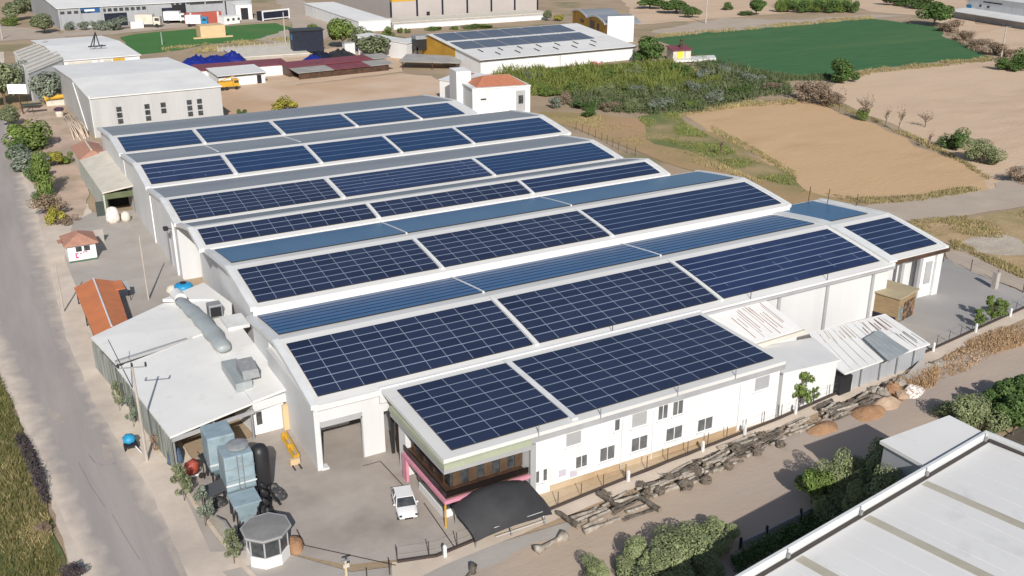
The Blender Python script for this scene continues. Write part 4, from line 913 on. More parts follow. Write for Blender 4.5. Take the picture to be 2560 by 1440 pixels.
for x in (-10.7, -18.2, -26.0):
    b = MB(); b.section([(-10.3, 7.735), (-.8, 7.327), (-.8, 7.315), (-10.3, 7.717)], x, x + .85); b.build('roof_light', m_rl, r, local=True)
for x in (-9.6, -16.7, -24.0):
    b = MB(); b.section([(-30, 8.22), (-11.3, 7.76), (-11.3, 7.745), (-30, 8.203)], x, x + .9); b.build('roof_light', m_rl, r, local=True)
for x in (-.6, -9.3, -17.9, -26.2, -34):
    b = MB(); b.box(x - .05, -.32, 7.05, x + .05, -.243, 8.02); b.box(x - .12, -.48, 7.2, x + .12, -.322, 7.72); wh_l(b, 'bracket', m_greymetal)
an = thing('warehouse_annex', 'lower white flat roofed annex against the warehouse parapet', 'annex', (65, 44, 0))
b = MB(); b.prism([(61.0, 45.9), (69.2, 45.95), (69.2, 43.05), (61.0, 41.95)], 0, 7.4); b.build('wall', m_wallgrey, an)
b = MB(); b.prism([(60.8, 46.2), (69.4, 46.25), (69.4, 43.0), (60.8, 41.85)], 7.4, 7.7); b.build('roof', m_whroof, an)
low = thing('site_fence', 'low bluish sheet fence in the shade beside the hedge and the track', 'fence', (40, 47, 0))
b = MB(); q = [at(1850, 1375), at(1915, 1345), at(2000, 1302), at(2050, 1278)]
for i in range(3):
    a_, c_ = q[i], q[i + 1]; n_ = Vector((-(c_ - a_).y, (c_ - a_).x, 0)).normalized() * .05
    b = MB(); b.mesh([a_ - n_, c_ - n_, c_ + n_, a_ + n_] + [v + Vector((0, 0, .8)) for v in (a_ - n_, c_ - n_, c_ + n_, a_ + n_)], [(3, 2, 1, 0), (4, 5, 6, 7), (0, 1, 5, 4), (1, 2, 6, 5), (2, 3, 7, 6), (3, 0, 4, 7)]); b.build('sheet', m_wallgrey, low)
    b = MB(); b.box(a_.x - .08, a_.y - .08, 0, a_.x + .08, a_.y + .08, 1.2); b.build('post', m_blackmetal, low)
# ---------------------------------------------------------------- sheds on the far side of the office block
m_rust = mat('rust_streaks', (.30, .10, .04), .9, (.22, .09, .045), 1.5)
def streaks(par, P, n, m, seed, f=(0.1, 0.9), lift=.03):
    """rusted sheet laps running down a roof of four corners P (top two, bottom two)"""
    rr = random.Random(seed)
    for k in range(n):
        u = f[0] + (f[1] - f[0]) * (k + rr.uniform(.2, .8)) / n; v0, v1 = rr.uniform(.05, .35), rr.uniform(.6, .97)
        T = P[0].lerp(P[1], u); B = P[3].lerp(P[2], u)
        a_, c_ = T.lerp(B, v0), T.lerp(B, v1); wv = (P[1] - P[0]).normalized() * rr.uniform(.025, .06); up = Vector((0, 0, lift))
        b = MB(); q = [a_ - wv + up, a_ + wv * .3 + up, c_ + wv + up, c_ - wv * .4 + up]
        b.mesh(q + [v - Vector((0, 0, lift * 1.5)) for v in q], [(0, 1, 2, 3), (7, 6, 5, 4), (0, 4, 5, 1), (1, 5, 6, 2), (2, 6, 7, 3), (3, 7, 4, 0)]); b.build('rust_streak', m, par)
rs = thing('rusty_lean_to', 'white lean-to with rust streaked roof between the office block and the long hall wall', 'lean-to', (72, 73, 0))
def sheet(P, m, par, th=.16):
    P = [Vector(p) for p in P]
    b = MB(); b.prism([(p.x, p.y) for p in P], [p.z - th for p in P], [p.z for p in P]); return b.build('roof', m, par)
def laps(par, P, n, m, w=.035):
    """lap joints of a sheet roof: top pair P0 P1, bottom pair P3 P2"""
    P = [Vector(p) for p in P]
    for k in range(1, n):
        u = k / n; T, B_ = P[0].lerp(P[1], u), P[3].lerp(P[2], u); wv = (P[1] - P[0]).normalized() * w; up = Vector((0, 0, .03))
        q = [T - wv + up, T + wv + up, B_ + wv + up, B_ - wv + up]
        b = MB(); b.mesh(q + [v - up * 1.5 for v in q], [(0, 1, 2, 3), (7, 6, 5, 4), (0, 4, 5, 1), (1, 5, 6, 2), (2, 6, 7, 3), (3, 7, 4, 0)]); b.build('sheet_lap', m, par)
R_ = [Vector((67.0, 76.2, 6.5)), Vector((76.2, 76.2, 6.5)), Vector((76.4, 70.3, 5.0)), Vector((69.0, 70.0, 5.0))]
r = sheet([R_[0], R_[1], R_[2], R_[3], (66.75, 73.2, 5.75)], m_shedroof, rs)
laps(r, R_, 9, m_trim, .03)
streaks(r, [R_[0].lerp(R_[1], .2), R_[1], R_[2], R_[3]], 12, m_rust, 5)
b = MB(); b.prism([(69.2, 70.4), (76.1, 70.6), (75.9, 76.1), (67.2, 76.1), (67.2, 73.2)], .1, 4.75); b.build('wall', m_white, rs)
b = MB(); b.prism([(68.8, 69.75), (76.5, 70.05), (76.5, 69.8), (68.8, 69.5)], 4.55, 5.02); b.build('fascia', m_cream, rs)
fa = thing('flat_roof_annex', 'plain white annex with a pale sloping roof next to the office block end', 'annex', (71, 67, 0))
b = MB(); b.prism([(66.9, 63.2), (75.5, 64.1), (77.0, 69.7), (69.2, 69.7), (66.9, 72.3)], .1, [4.88, 3.85, 3.6, 4.45, 4.7]); b.build('wall', m_white, fa)
pz = lambda x, y: 5.1 - (x - 66.7) * .115 - (y - 63.0) * .02
sheet([(x, y, pz(x, y)) for x, y in ((66.7, 63.0), (75.7, 63.9), (78.2, 70.1), (76.5, 70.0), (69.0, 69.7), (66.75, 72.5))], m_shedroof, fa)
wl = thing('workshop_shed', 'wide low white workshop with faint roof rust and a grey middle sheet', 'shed', (84, 68, 0))
W_ = [at(2022, 833, 3.6), at(2213, 784, 3.3), at(2326, 859, 2.7), at(2112, 934, 2.5)]
r = sheet([W_[0], W_[1], W_[2], W_[3], at(2070, 905, 2.9)], m_shedroof, wl)
laps(r, W_, 11, m_trim, .03)
streaks(r, [W_[0].lerp(W_[1], .55), W_[1], W_[1].lerp(W_[2], .55), W_[0].lerp(W_[3], .55).lerp(W_[1].lerp(W_[2], .55), .5)], 7, m_rust, 8)
streaks(r, [W_[0].lerp(W_[1], .05), W_[0].lerp(W_[1], .5), W_[0].lerp(W_[3], .4).lerp(W_[1].lerp(W_[2], .4), .5), W_[0].lerp(W_[3], .4)], 7, mat('pale_rust', (.55, .40, .28), .9), 3)
streaks(r, [W_[1].lerp(W_[2], .5).lerp(W_[0].lerp(W_[3], .5), .2), W_[1].lerp(W_[2], .5), W_[2], W_[2].lerp(W_[3], .22)], 5, m_wirebrown, 4)
G_ = [at(2160, 850, 3.2), at(2194, 829, 3.25), at(2272, 880, 2.75), at(2222, 908, 2.7)]
g2 = sheet([v + Vector((0, 0, .22)) for v in G_], m_duct, wl, .12); laps(g2, [v + Vector((0, 0, .22)) for v in G_], 5, m_greytrim, .03)
q = [v.copy() for v in W_]; ctr = sum(q, Vector()) / 4
b = MB(); b.prism([tuple(v.lerp(ctr, .06)[:2]) for v in q], .1, [v.z - .2 for v in q]); b.build('wall', m_wallgrey, wl)
p = W_[3].lerp(W_[2], .02)
b = MB(); b.prism([(p.x - 1.0, p.y - .25), (p.x + .9, p.y - .1), (p.x + .9, p.y + .6), (p.x - 1.0, p.y + .6)], .1, 2.1); b.build('dark_opening', m_dark, wl)
for u in (.2, .42, .62, .82):
    p = W_[3].lerp(W_[2], u); b = MB(); b.box(p.x - .05, p.y + .02, .1, p.x + .05, p.y + .14, p.z - .18); b.build('post', m_greymetal, wl)
bo = thing('timber_kiosk', 'square brown timber kiosk with dark grimy doors standing in the side yard', 'kiosk', at(2258, 795))
p = at(2258, 800)
M_ = Matrix.Translation((p.x - .3, p.y + 2.1, 0)) @ Matrix.Rotation(rad(14), 4, 'Z')
m_kiosk = mat('kiosk_boards', (.34, .24, .13), .8, (.26, .18, .10), .8, stretch=(1, 1, 4))
b = MB(); b.box(-2.3, -2.2, .1, 2.3, 2.2, 3.4, 0, M_); b.build('wall', m_kiosk, bo)
b = MB(); b.box(-2.5, -2.4, 3.403, 2.5, 2.4, 3.6, 0, M_); b.build('roof', mat('tan_felt', (.42, .35, .23), .85, (.36, .30, .20), .5), bo)
for x0, x1 in ((-.9, 1.9),):
    b = MB(); b.box(x0, -2.26, .15, x1, -2.203, 2.6, 0, M_); b.build('door', mat('grimy_door', (.05, .04, .03), .9, (.26, .15, .09), 1.6, fac=(.45, .58)), bo)
b = MB(); b.box(-2.2, -2.25, .12, -1.1, -2.203, 2.2, 0, M_); b.build('poster', mat('pale_poster', (.30, .35, .36), .7, (.12, .12, .10), 2.2), bo)
b = MB(); b.box(-2.36, -2.0, .1, -2.303, 2.0, .9, 0, M_); b.build('skirting', m_navy, bo)
# ---------------------------------------------------------------- plots beyond the factory
def building(name, label, cat, A, Bp, dp, h, roof='gable', rise=1.5, wall=m_wall, rmat=m_roof, over=.4, z0=0.0, ridge_t=.5, group=None):
    """front base corners A, Bp surveyed on the ground; dp metres deep, away from the drone"""
    a_, c_ = (Vector(A), Vector(Bp)) if isinstance(A, tuple) and len(A) == 3 else (at(*A), at(*Bp)); L_ = (c_ - a_).length; ang = math.atan2((c_ - a_).y, (c_ - a_).x)
    t = thing(name, label, cat, (a_.x, a_.y, 0), ang, group); t['_w'] = L_
    b = MB()
    if roof == 'gable':      # ridge along the front
        yr = dp * ridge_t
        b.section([(0, 0), (dp, 0), (dp, h), (yr, h + rise), (0, h)], 0, L_); b.build('wall', wall, t, local=True)
        b = MB(); s = rise / yr; s2 = rise / (dp - yr)
        b.section([(-over, h - over * s + .02), (yr, h + rise + .02), (yr, h + rise + .25), (-over, h - over * s + .25)], -over, L_ + over)
        b.section([(yr, h + rise + .02), (dp + over, h - over * s2 + .02), (dp + over, h - over * s2 + .25), (yr, h + rise + .25)], -over, L_ + over)
    elif roof == 'mono':
        b.section([(0, 0), (dp, 0), (dp, h + rise), (0, h)], 0, L_); b.build('wall', wall, t, local=True)
        b = MB(); s = rise / dp
        b.section([(-over, h - over * s + .02), (dp + over, h + rise + over * s + .02), (dp + over, h + rise + over * s + .22), (-over, h - over * s + .22)], -over, L_ + over)
    elif roof == 'gable_t':  # gable faces the front
        xr = L_ * ridge_t
        P_ = [(0, 0), (L_, 0), (L_, h), (xr, h + rise), (0, h)]
        vs = [(x, 0, z) for x, z in P_] + [(x, dp, z) for x, z in P_]
        b.mesh(vs, [(0, 1, 2, 3, 4), (9, 8, 7, 6, 5)] + [(i, 5 + i, 5 + (i + 1) % 5, (i + 1) % 5) for i in range(5)]); b.build('wall', wall, t, local=True)
        b = MB()
        for (xa, za), (xb, zb) in (((-over, h - over * rise / xr), (xr, h + rise)), ((xr, h + rise), (L_ + over, h - over * rise / (L_ - xr)))):
            q = [(xa, -over, za + .02), (xb, -over, zb + .02), (xb, dp + over, zb + .02), (xa, dp + over, za + .02)]
            b.mesh(q + [(x, y, z + .22) for x, y, z in q], [(3, 2, 1, 0), (4, 5, 6, 7), (0, 1, 5, 4), (1, 2, 6, 5), (2, 3, 7, 6), (3, 0, 4, 7)])
    else:
        b.box(0, 0, 0, L_, dp, h); b.build('wall', wall, t, local=True)
        b = MB(); b.box(-over, -over, h + .003, L_ + over, dp + over, h + .3)
    r = b.build('roof', rmat, t, local=True)
    return t, L_, r
def fit(t, base, top, h):
    t.scale = (1, 1, height_at(at(*base), top) / h)
def front(t, name, x0, x1, z0, z1, m, y=-.05, d=.1):
    b = MB(); b.box(x0, y - d / 2, z0, x1, y + d / 2, z1); return b.build(name, m, t, local=True)
# grey warehouse behind the far hall
gw, L_, r = building('grey_warehouse', 'grey clad warehouse with a pale shallow roof and slit windows behind the far hall', 'warehouse', (24.8, 231.6, 0), (53.4, 232.6, 0), 52, 8.6, 'gable', 1.1, m_greywall, m_shedroof, .3, ridge_t=.42)
for px, n in ((301, 3), (366, 3), (404, 2), (467, 3), (492, 3)):
    x = (px - 240) / 308 * L_
    for k in range(n): 
        w_ = front(gw, 'window', x - .55, x + .55, 6.3 - k * 1.35 - 1.05, 6.3 - k * 1.35, m_glass)
front(gw, 'downpipe', -.15, .05, 0, 9.3, m_trim)
b = MB(); b.tube((-.25, 20, 9.2), (-.3, 8, 0), .16); b.build('downpipe', m_trim, gw, local=True)
# white warehouse further back
ww, L_, r = building('white_warehouse', 'white warehouse with a broad bright sheet roof behind the grey warehouse', 'warehouse', (26.9, 299.6, 0), (47.2, 301, 0), 50, 7.6, 'gable', 1.1, m_white, m_shedroof, .4, ridge_t=.5)
front(ww, 'signboard', 13.0, 16.2, 5.4, 7.3, m_yellow); front(ww, 'wall_panel', 1, 12.5, 6.0, 7.2, m_cream)
for x0, x1 in ((7.5, 8.8), (9.6, 10.4)): front(ww, 'window', x0, x1, 5.6, 7.2, m_frame, -.12)
wg = thing('ribbed_wing', 'white side wing with broad ribs on its roof beside the roadside trees', 'warehouse', (17, 283, 0))
Pw = [(16.9, 283), (26.6, 299), (26.5, 343), (16.5, 327)]
b = MB(); b.prism(Pw, 0, [7.3, 8.1, 8.1, 7.3]); b.build('wall', m_white, wg)
b = MB(); b.prism([(16.6, 282.4), (26.8, 299), (26.7, 343.4), (16.2, 327.2)], [7.3, 8.1, 8.1, 7.3], [7.55, 8.35, 8.35, 7.55]); r = b.build('roof', m_cream, wg)
for k in range(7):
    u = (k + .3) / 7; a_ = Vector((16.6, 282.4 + 44.6 * u, 7.55)); c_ = Vector((26.8, 299 + 44.2 * u, 8.35))
    b = MB(); b.tube(a_, c_, .28, None, 6); b.build('rib', m_greytrim, r)
b = MB(); b.tube((16.7, 284, 7.3), (16.7, 284, .1), .2); b.build('downpipe', m_greytrim, wg)
ra = thing('roof_mast', 'small black braced mast on the bright sheet roof of the white warehouse', 'mast', at(232, 112, 9.5))
p = at(226, 116, 9.4)
for q_ in ((0, 0), (2.6, .6), (1.2, 2.2)):
    b = MB(); b.tube((p.x + q_[0], p.y + q_[1], 9.1), (p.x + 2.0, p.y + 1.2, 13.2), .16); b.build('leg', m_blackmetal, ra)
b = MB(); b.box(p.x - .6, p.y - .1, 9.2, p.x + 4.2, p.y + .4, 9.5); b.build('base', m_blackmetal, ra)
# burgundy roofed sheds
bs, L_, r = building('burgundy_shed', 'long white wall shed with a burgundy sheet roof behind the sand yard', 'shed', (549, 218), (664, 207), 10, 3.0, 'mono', .7, m_white, m_roof, .4)
front(bs, 'door', L_ * .82, L_ * .82 + 1.3, 0, 2.4, m_dark)
front(bs, 'roof_edge', -.3, L_ + .3, 2.72, 2.95, m_blackmetal, -.46)
b2, L_, r = building('burgundy_shed', 'second shed, whose burgundy roof joins the grey warehouse corner', 'shed', (500, 204), (722, 186), 8, 3.0, 'mono', .5, m_white, m_burg, .3)
b3, L_, r = building('open_barn', 'low open barn with a burgundy roof and mixed grey sheets', 'barn', (724, 193), (930, 172), 6, 2.8, 'mono', .5, m_brown, m_burg, .4)
m_fibro = mat('grey_fibre_sheet', (.34, .33, .31), .85, (.27, .26, .25), .3)
for x0, x1, m_ in ((0, L_ * .42, m_fibro), (L_ * .425, L_ * .86, m_burg), (L_ * .865, L_ * 1.16, m_fibro)):
    b = MB(); b.section([(-6.5, 1.9), (-.2, 2.5), (-.2, 2.65), (-6.5, 2.05)], x0, x1); b.build('lower_roof', m_, b3, local=True)
b = MB(); b.section([(0, 2.85), (6.2, 3.4), (6.2, 3.6), (0, 3.05)], L_ + .4, L_ * 1.25); b.build('roof', m_fibro, b3, local=True)
b = MB(); b.box(.5, -6.0, 0, L_ * 1.1, -5.8, 1.8); b.build('wall', m_brown, b3, local=True)
b4, L_, r = building('concrete_platform', 'broad pale concrete platform behind the burgundy roofs', 'platform', (590, 152), (775, 140), 22, .8, 'flat', 0, m_conc, m_cream, .1)
# blue tarps, dark cabin and heaps
for k, (x, y, w_, d_, h_, s_, lb) in enumerate(((492, 162, 5, 4.5, 3.6, 1, 'largest blue tarpaulin heap, next to the dry hedge'), (538, 158, 5.5, 4.5, 3.0, 2, 'middle blue tarpaulin heap with a flat crest'), (582, 152, 3.8, 4, 3.8, 3, 'peaked blue tarpaulin heap nearest the pale platform'))):
    o = mound(lb, (x, y), w_ * 1.2, d_ * 1.1, h_ * .75, m_blue, s_, 'heap', 'tarp_heap'); o['group'] = 'blue tarpaulin heaps'
dk = thing('site_cabin', 'big dark navy cabin on the pale platform', 'cabin', at(775, 133))
p = at(776, 134)
M_ = Matrix.Translation((p.x, p.y + 3, 0)) @ Matrix.Rotation(rad(-8), 4, 'Z')
b = MB(); b.box(-5.2, -3, .6, 5.2, 3, 7.6, 0, M_); b.build('body', m_navy, dk)
b = MB(); b.box(-5.6, -3.4, 7.603, 5.6, 3.4, 8.0, 0, M_); b.build('roof', m_blackmetal, dk)
b = MB(); b.box(-5.26, -2, 4.6, -5.203, 1, 6.4, 0, M_); b.build('window', m_bluebright, dk)
for k, (x, y, w_, d_, h_, s_, lb, m_) in enumerate(((800, 150, 6, 4, 3.2, 5, 'black covered heap nearest the dark navy cabin', m_navy), (850, 146, 6.5, 4, 3.4, 6, 'long black covered heap towards the olive trees', m_blackmetal), (785, 155, 4, 3, 2.4, 7, 'small blue covered heap below the navy cabin', m_blue))):
    o = mound(lb, (x, y), w_ * 1.1, d_, h_ * .8, m_, s_, 'heap', 'covered_heap')
b = MB(); p = at(876, 140); b.box(p.x - 1.8, p.y, 0, p.x + 1.8, p.y + 2.5, 4.2)
o = thing('white_tank_box', 'white box tank beside the black covered heaps', 'tank', at(876, 140))
b.build('body', m_trim, o)
b = MB(); b.box(p.x - 1.9, p.y - .1, 4.203, p.x + 1.9, p.y + 2.6, 4.4); b.build('lid', m_greytrim, o)
yt = thing('yellow_truck', 'small yellow tipper truck parked against the white shed wall', 'truck', at(573, 226))
p = at(573, 226)
b = MB(); b.box(p.x - 2.6, p.y, 1.0, p.x + 1.2, p.y + 2.2, 2.4); b.build('tipper_body', m_yellow, yt)
b = MB(); b.box(p.x + 1.3, p.y, .9, p.x + 3.0, p.y + 2.2, 2.9); cab = b.build('cab', m_yellow, yt, bevel=.1)
b = MB(); b.box(p.x + 1.6, p.y - .04, 1.9, p.x + 2.8, p.y - .003, 2.6); b.build('window', m_glass, cab)
for dx in (-1.8, -.6, 2.1):
    b = MB(); b.tube((p.x + dx, p.y - .1, .55), (p.x + dx, p.y + .25, .55), .52, None, 14); b.build('wheel', m_rubber, yt)
b = MB(); b.tube((p.x - 2.4, p.y + 1, 2.5), (p.x + 2.0, p.y + 1.2, 3.6), .12); b.build('boom', m_yellow, yt)
# house with terracotta roof
ho, L_, r = building('tiled_house', 'white flat topped house with an orange terracotta hip roof beyond the far hall', 'house', (1182, 300), (1325, 290), 17, 7.2, 'flat', 0, m_white, m_trim, .15)
b = MB(); c_ = [(1.0, .4), (L_ - .2, .4), (L_ - .2, 12), (1.0, 12)]
b.mesh([(x, y, 7.35) for x, y in c_] + [(4.6, 6.0, 9.4), (L_ - 3.6, 6.0, 9.4)], [(0, 1, 5, 4), (1, 2, 5), (2, 3, 4, 5), (3, 0, 4), (3, 2, 1, 0)]); b.build('tiled_roof', m_terra, ho, local=True)
b = MB(); b.box(-1.5, 8.5, 0, 2.2, 15, 10.2); b.build('stair_tower', m_white, ho, local=True)
front(ho, 'window', L_ - 3.0, L_ - 1.8, 3.2, 5.2, m_glass); front(ho, 'wall_panel', L_ - 3.6, L_ - 1.2, 1.4, 6.4, m_greytrim, -.02, .05)
front(ho, 'window', 2.0, 3.4, 4.6, 5.0, m_glass)
h2, L_, r = building('house_wing', 'low white wing with a strip of terracotta tiles beside the flat topped house', 'house', (1100, 250), (1178, 262), 9, 5.2, 'mono', 1.0, m_white, m_trim, .2)
b = MB(); b.section([(4.5, 5.95), (8.0, 6.35), (8.0, 6.5), (4.5, 6.1)], 1, L_ * .5); b.build('tiled_roof', m_terra, h2, local=True)
# solar roofed hall in mid distance
sh, L_, r = building('solar_hall', 'long white hall with grey solar rows over a white lower roof slope beyond the scrub', 'hall', (138.6, 264.8, 0), (197, 266.5, 0), 46, 4.2, 'gable', 3.8, m_white, m_roof, .5, ridge_t=.75)
m_pvfar = mat('far_solar_grey', (.085, .10, .135), .35, (.11, .125, .16), .2)
zr = lambda y: 4.2 + 3.8 * y / 34.5 + .3
for ya, yb in ((12.5, 21.5), (23.8, 33.4)):
    b = MB()
    for k in range(6):
        x0 = 1 + k * (L_ - 8) / 6; x1 = x0 + (L_ - 8) / 6 - .5
        b = MB(); b.section([(ya, zr(ya)), (yb, zr(yb)), (yb, zr(yb) + .12), (ya, zr(ya) + .12)], x0 - (3 if k else 0) * 0, x1); b.build('solar_array', m_pvfar, r, local=True)
rr = random.Random(3)
for k in range(13):
    x = 5 + k * (L_ - 12) / 13; y = 3.0 if k % 2 else 7.5
    b = MB(); b.section([(y, zr(y) - .02), (y + 3.2, zr(y + 3.2) - .02), (y + 3.2, zr(y + 3.2) + .2), (y, zr(y) + .2)], x, x + .22); b.build('roof_vent', m_blackmetal, r, local=True)
front(sh, 'gutter', -.4, L_ + .4, 3.95, 4.2, m_blackmetal, -.6, .2)
front(sh, 'downpipe', L_ * .49, L_ * .49 + .25, 0, 3.9, m_greytrim)
b = MB(); b.section([(16, .3), (44, .3), (44, 4.3), (34.5, 7.7), (16, 5.9)], -.06, -.003); b.build('gable_cladding', m_ochre, sh, local=True)
yg = thing('loading_canopy', 'tilted grey sheet canopy on brown posts against the ochre gable of the solar hall', 'canopy', at(1120, 172))
p = at(1130, 172)
M_ = Matrix.Translation((p.x, p.y, 0)) @ Matrix.Rotation(rad(-3), 4, 'Z')
b = MB(); b.mesh([M_ @ Vector(v) for v in [(-15, 6, 2.6), (1, -4, 2.2), (5, 3, 3.2), (-10, 13, 3.6), (-15, 6, 2.45), (1, -4, 2.05), (5, 3, 3.05), (-10, 13, 3.45)]], [(0, 1, 2, 3), (7, 6, 5, 4), (0, 4, 5, 1), (1, 5, 6, 2), (2, 6, 7, 3), (3, 7, 4, 0)]); b.build('cover', m_fibro, yg)
for x, y in ((-14, 6), (1, -3), (-6, 1.5), (4, 2.5)):
    b = MB(); b.tube(M_ @ Vector((x, y, 0)), M_ @ Vector((x, y, 2.3)), .15); b.build('post', m_brown, yg)
tw = thing('conveyor_tower', 'dark machine tower with a hooded top beside the ochre gable', 'tower', at(1052, 140))
p = at(1055, 146)
for dx, dy in ((-2.4, -1.8), (2.4, -1.8), (2.4, 1.8), (-2.4, 1.8)):
    b = MB(); b.box(p.x + dx - .2, p.y + dy - .2, 0, p.x + dx + .2, p.y + dy + .2, 4); b.build('leg', m_blackmetal, tw)
b = MB(); b.box(p.x - 2.6, p.y - 2, 3, p.x + 2.6, p.y + 2, 6.5); b.build('housing', m_blackmetal, tw)
b = MB(); b.section([(p.y - 2.2, 6.503), (p.y + 2.2, 6.503), (p.y + 1.5, 7.6), (p.y - 1.5, 7.6)], p.x - 2.8, p.x + 2.8); b.build('hood', m_greymetal, tw)
for k, (A, Bp, dp, h, lb) in enumerate((((988, 132), (1014, 146), 14, 4.0, 'narrow tilted white shed nearest the olive trees'), ((1018, 148), (1044, 142), 20, 5, 'taller pale grey shed leaning beside the conveyor tower'))):
    building('tilted_shed', lb, 'shed', A, Bp, dp, h, 'mono', 1.5, m_wall, m_roof, .3, group='tilted sheds by the conveyor tower')
# yellow hall with two arched roofs, white block
yh = thing('arched_yellow_hall', 'ochre gabled hall with two curved grey roofs and a blank white end wall', 'hall', (212.5, 305, 0), math.atan2(-2.8, 9.4))
L_ = 10.2
b = MB(); b.box(.003, 0, 0, L_, .6, 9.3); b.build('end_wall', m_white, yh, local=True)
b = MB(); b.box(.4, .603, 0, L_, 46, 6.2); b.build('wall', m_white, yh, local=True)
b = MB(); n = 8
top = [(46 * i / 16, 6.3 + 1.7 * abs(math.sin(math.pi * i / 8))) for i in range(17)]
b.section([(.61, 0), (46, 0)] + [(y, z) for y, z in top[::-1] if y > .5] + [(.61, 6.3)], 0, .397); b.build('gable_wall', m_ochre, yh, local=True)
for k in (0, 1):
    t_ = top[8 * k:8 * k + 9]
    b = MB()
    for (ya, za), (yb, zb) in zip(t_, t_[1:]): b.section([(max(ya, .62), za + .01), (yb, zb + .01), (yb, zb + .4), (max(ya, .62), za + .4)], -.8, L_ + 3)
    b.build('arched_roof', m_roofgrey, yh, local=True)
    b = MB()
    for (ya, za), (yb, zb) in zip(t_, t_[1:]): b.section([(max(ya, .62), za - .1), (yb, zb - .1), (yb, zb + .5), (max(ya, .62), za + .5)], -1.0, -.803)
    b.build('verge', m_trim, yh, local=True)
for y0, y1, z0, z1 in ((10, 13, .5, 5.6), (16, 22, 2.6, 6.0), (19, 24, .3, 2.4), (30, 35, 3.6, 5.0)):
    b = MB(); b.box(-.06, y0, z0, -.003, y1, z1); b.build('machine_opening', m_brown, yh, local=True)
# tall grey hall, white shed and wall at the top
tg, L_, r = building('tall_grey_hall', 'tall taupe clad hall with dark pilasters and an orange band at its top', 'hall', (976, 50), (1346, 26), 60, 12, 'flat', 0, mat('taupe_cladding', (.44, .40, .38), .6, (.40, .365, .35), .1), m_roof, .2)
for k in range(7): front(tg, 'pilaster', k * (L_ - 1) / 6, k * (L_ - 1) / 6 + .9, 0, 12, m_navy)
front(tg, 'orange_band', 0, L_ * .16, 7.6, 8.6, m_yellow)
front(tg, 'door', L_ * .23, L_ * .23 + 1.6, .2, 2.6, m_dark)
ts, L_, r = building('white_gable_shed', 'white shed with a long bright roof beside the lane', 'shed', (898, 80), (977, 75), 70, 3.9, 'mono', 1.2, m_white, m_shedroof, .2)
bw, L_, r = building('boundary_wall', 'long low white wall before the tall taupe hall', 'wall', (985, 74), (1372, 48), 1.2, 1.6, 'flat', 0, m_white, m_trim, .1)
lp, L_, r = building('pale_terrace', 'long pale concrete terrace below the tall taupe hall', 'terrace', (980, 64), (1376, 38), 16, 1.0, 'flat', 0, m_conc, m_cream, .1)
# hangar at the top
hg, L_, r = building('grey_hangar', 'wide grey hangar with dark bays and white roof beside the lane', 'hangar', (152, 74), (632, 44), 70, 10.5, 'gable', 2.4, m_wallgrey, m_shedroof, .6, ridge_t=.4)
front(hg, 'blue_panel', L_ * .10, L_ * .20, 7.6, 10.2, mat('blue_panel', (.02, .10, .26), .5))
front(hg, 'signboard', L_ * .125, L_ * .175, 8.4, 9.4, m_white, -.14)
for u0, u1, z in ((.21, .33, 6.8), (.51, .63, 8.0), (.565, .63, 9.4)): front(hg, 'bay_opening', L_ * u0, L_ * u1, 0, z, m_navy if z < 9 else m_dark, -.05 if z < 9 else -.11)
for k in range(5): front(hg, 'window', L_ * .01 + k * 2.6, L_ * .01 + k * 2.6 + 1.6, 7.6, 9.0, m_glass)
for k in range(8): front(hg, 'window', L_ * .21 + k * 2.3, L_ * .21 + k * 2.3 + 1.5, 7.8, 9.4, m_glass, -.12)
for k in range(6): front(hg, 'window', L_ * .56 + k * 2.2, L_ * .56 + k * 2.2 + 1.3, 9.5, 10.4, m_glass, -.18)
for u in (.0, .1, .21, .43, .63, .74, .85): front(hg, 'pilaster', L_ * u, L_ * u + .5, 0, 10.4, m_greytrim if u not in (.85, .63) else m_navy, -.2)
front(hg, 'clerestory', L_ * .66, L_ * .84, 9.0, 10.4, m_glass, -.12)
fit(hg, (152, 74), 22, 10.5)
kk, L_, r = building('white_kiosk', 'white box building with a dark doorway at the hangar end', 'building', (592, 50), (632, 48), 12, 7.6, 'flat', 0, m_white, m_trim, .1)
front(kk, 'door', L_ * .3, L_ * .75, 0, 6.2, m_dark)
fit(kk, (592, 50), 14, 7.6)
rc = thing('shipping_container', 'long brick red container with pale posts in front of the hangar', 'container', at(510, 58))
p0, p1 = at(468, 62), at(556, 56); L_ = (p1 - p0).length
rc.location = p0; rc.rotation_euler = (0, 0, math.atan2((p1 - p0).y, (p1 - p0).x))
b = MB(); b.box(0, 0, 0, L_, 3, 5.4); b.build('body', mat('brick_red', (.42, .10, .07), .6, (.36, .085, .06), .2, corr=(0, .5, .3)), rc, local=True)
for x in (1.5, L_ - 2.0): front(rc, 'post', x, x + .7, 0, 5.5, m_trim)
fit(rc, (468, 62), 34, 5.4)
by, L_, r = building('beige_cube', 'plain beige block house standing in the bright green field', 'outbuilding', (503, 96), (565, 92), 7, 6.8, 'flat', 0, m_beigecube, m_beigecube, .02)
b = MB(); b.box(-3, -1.2, 0, L_ + 2.4, -.003, .8); b.build('plinth', m_beigecube, by, local=True)
fit(by, (503, 96), 67, 6.8)
dc = thing('open_container', 'dark open sided container with a white frame at the lane', 'container', at(690, 50))
p0, p1 = at(657, 53), at(724, 46); L_ = (p1 - p0).length
dc.location = p0; dc.rotation_euler = (0, 0, math.atan2((p1 - p0).y, (p1 - p0).x))
b = MB(); b.box(0, .1, 0, L_, 4, 4.6); b.build('body', m_navy, dc, local=True)
for x0, x1, z0, z1 in ((-.2, L_ + .2, 4.4, 5.2), (-.2, .5, 0, 4.4), (L_ - .5, L_ + .2, 0, 4.4), (.5, L_ - .5, .6, 1.1)): front(dc, 'white_frame', x0, x1, z0, z1, m_trim)
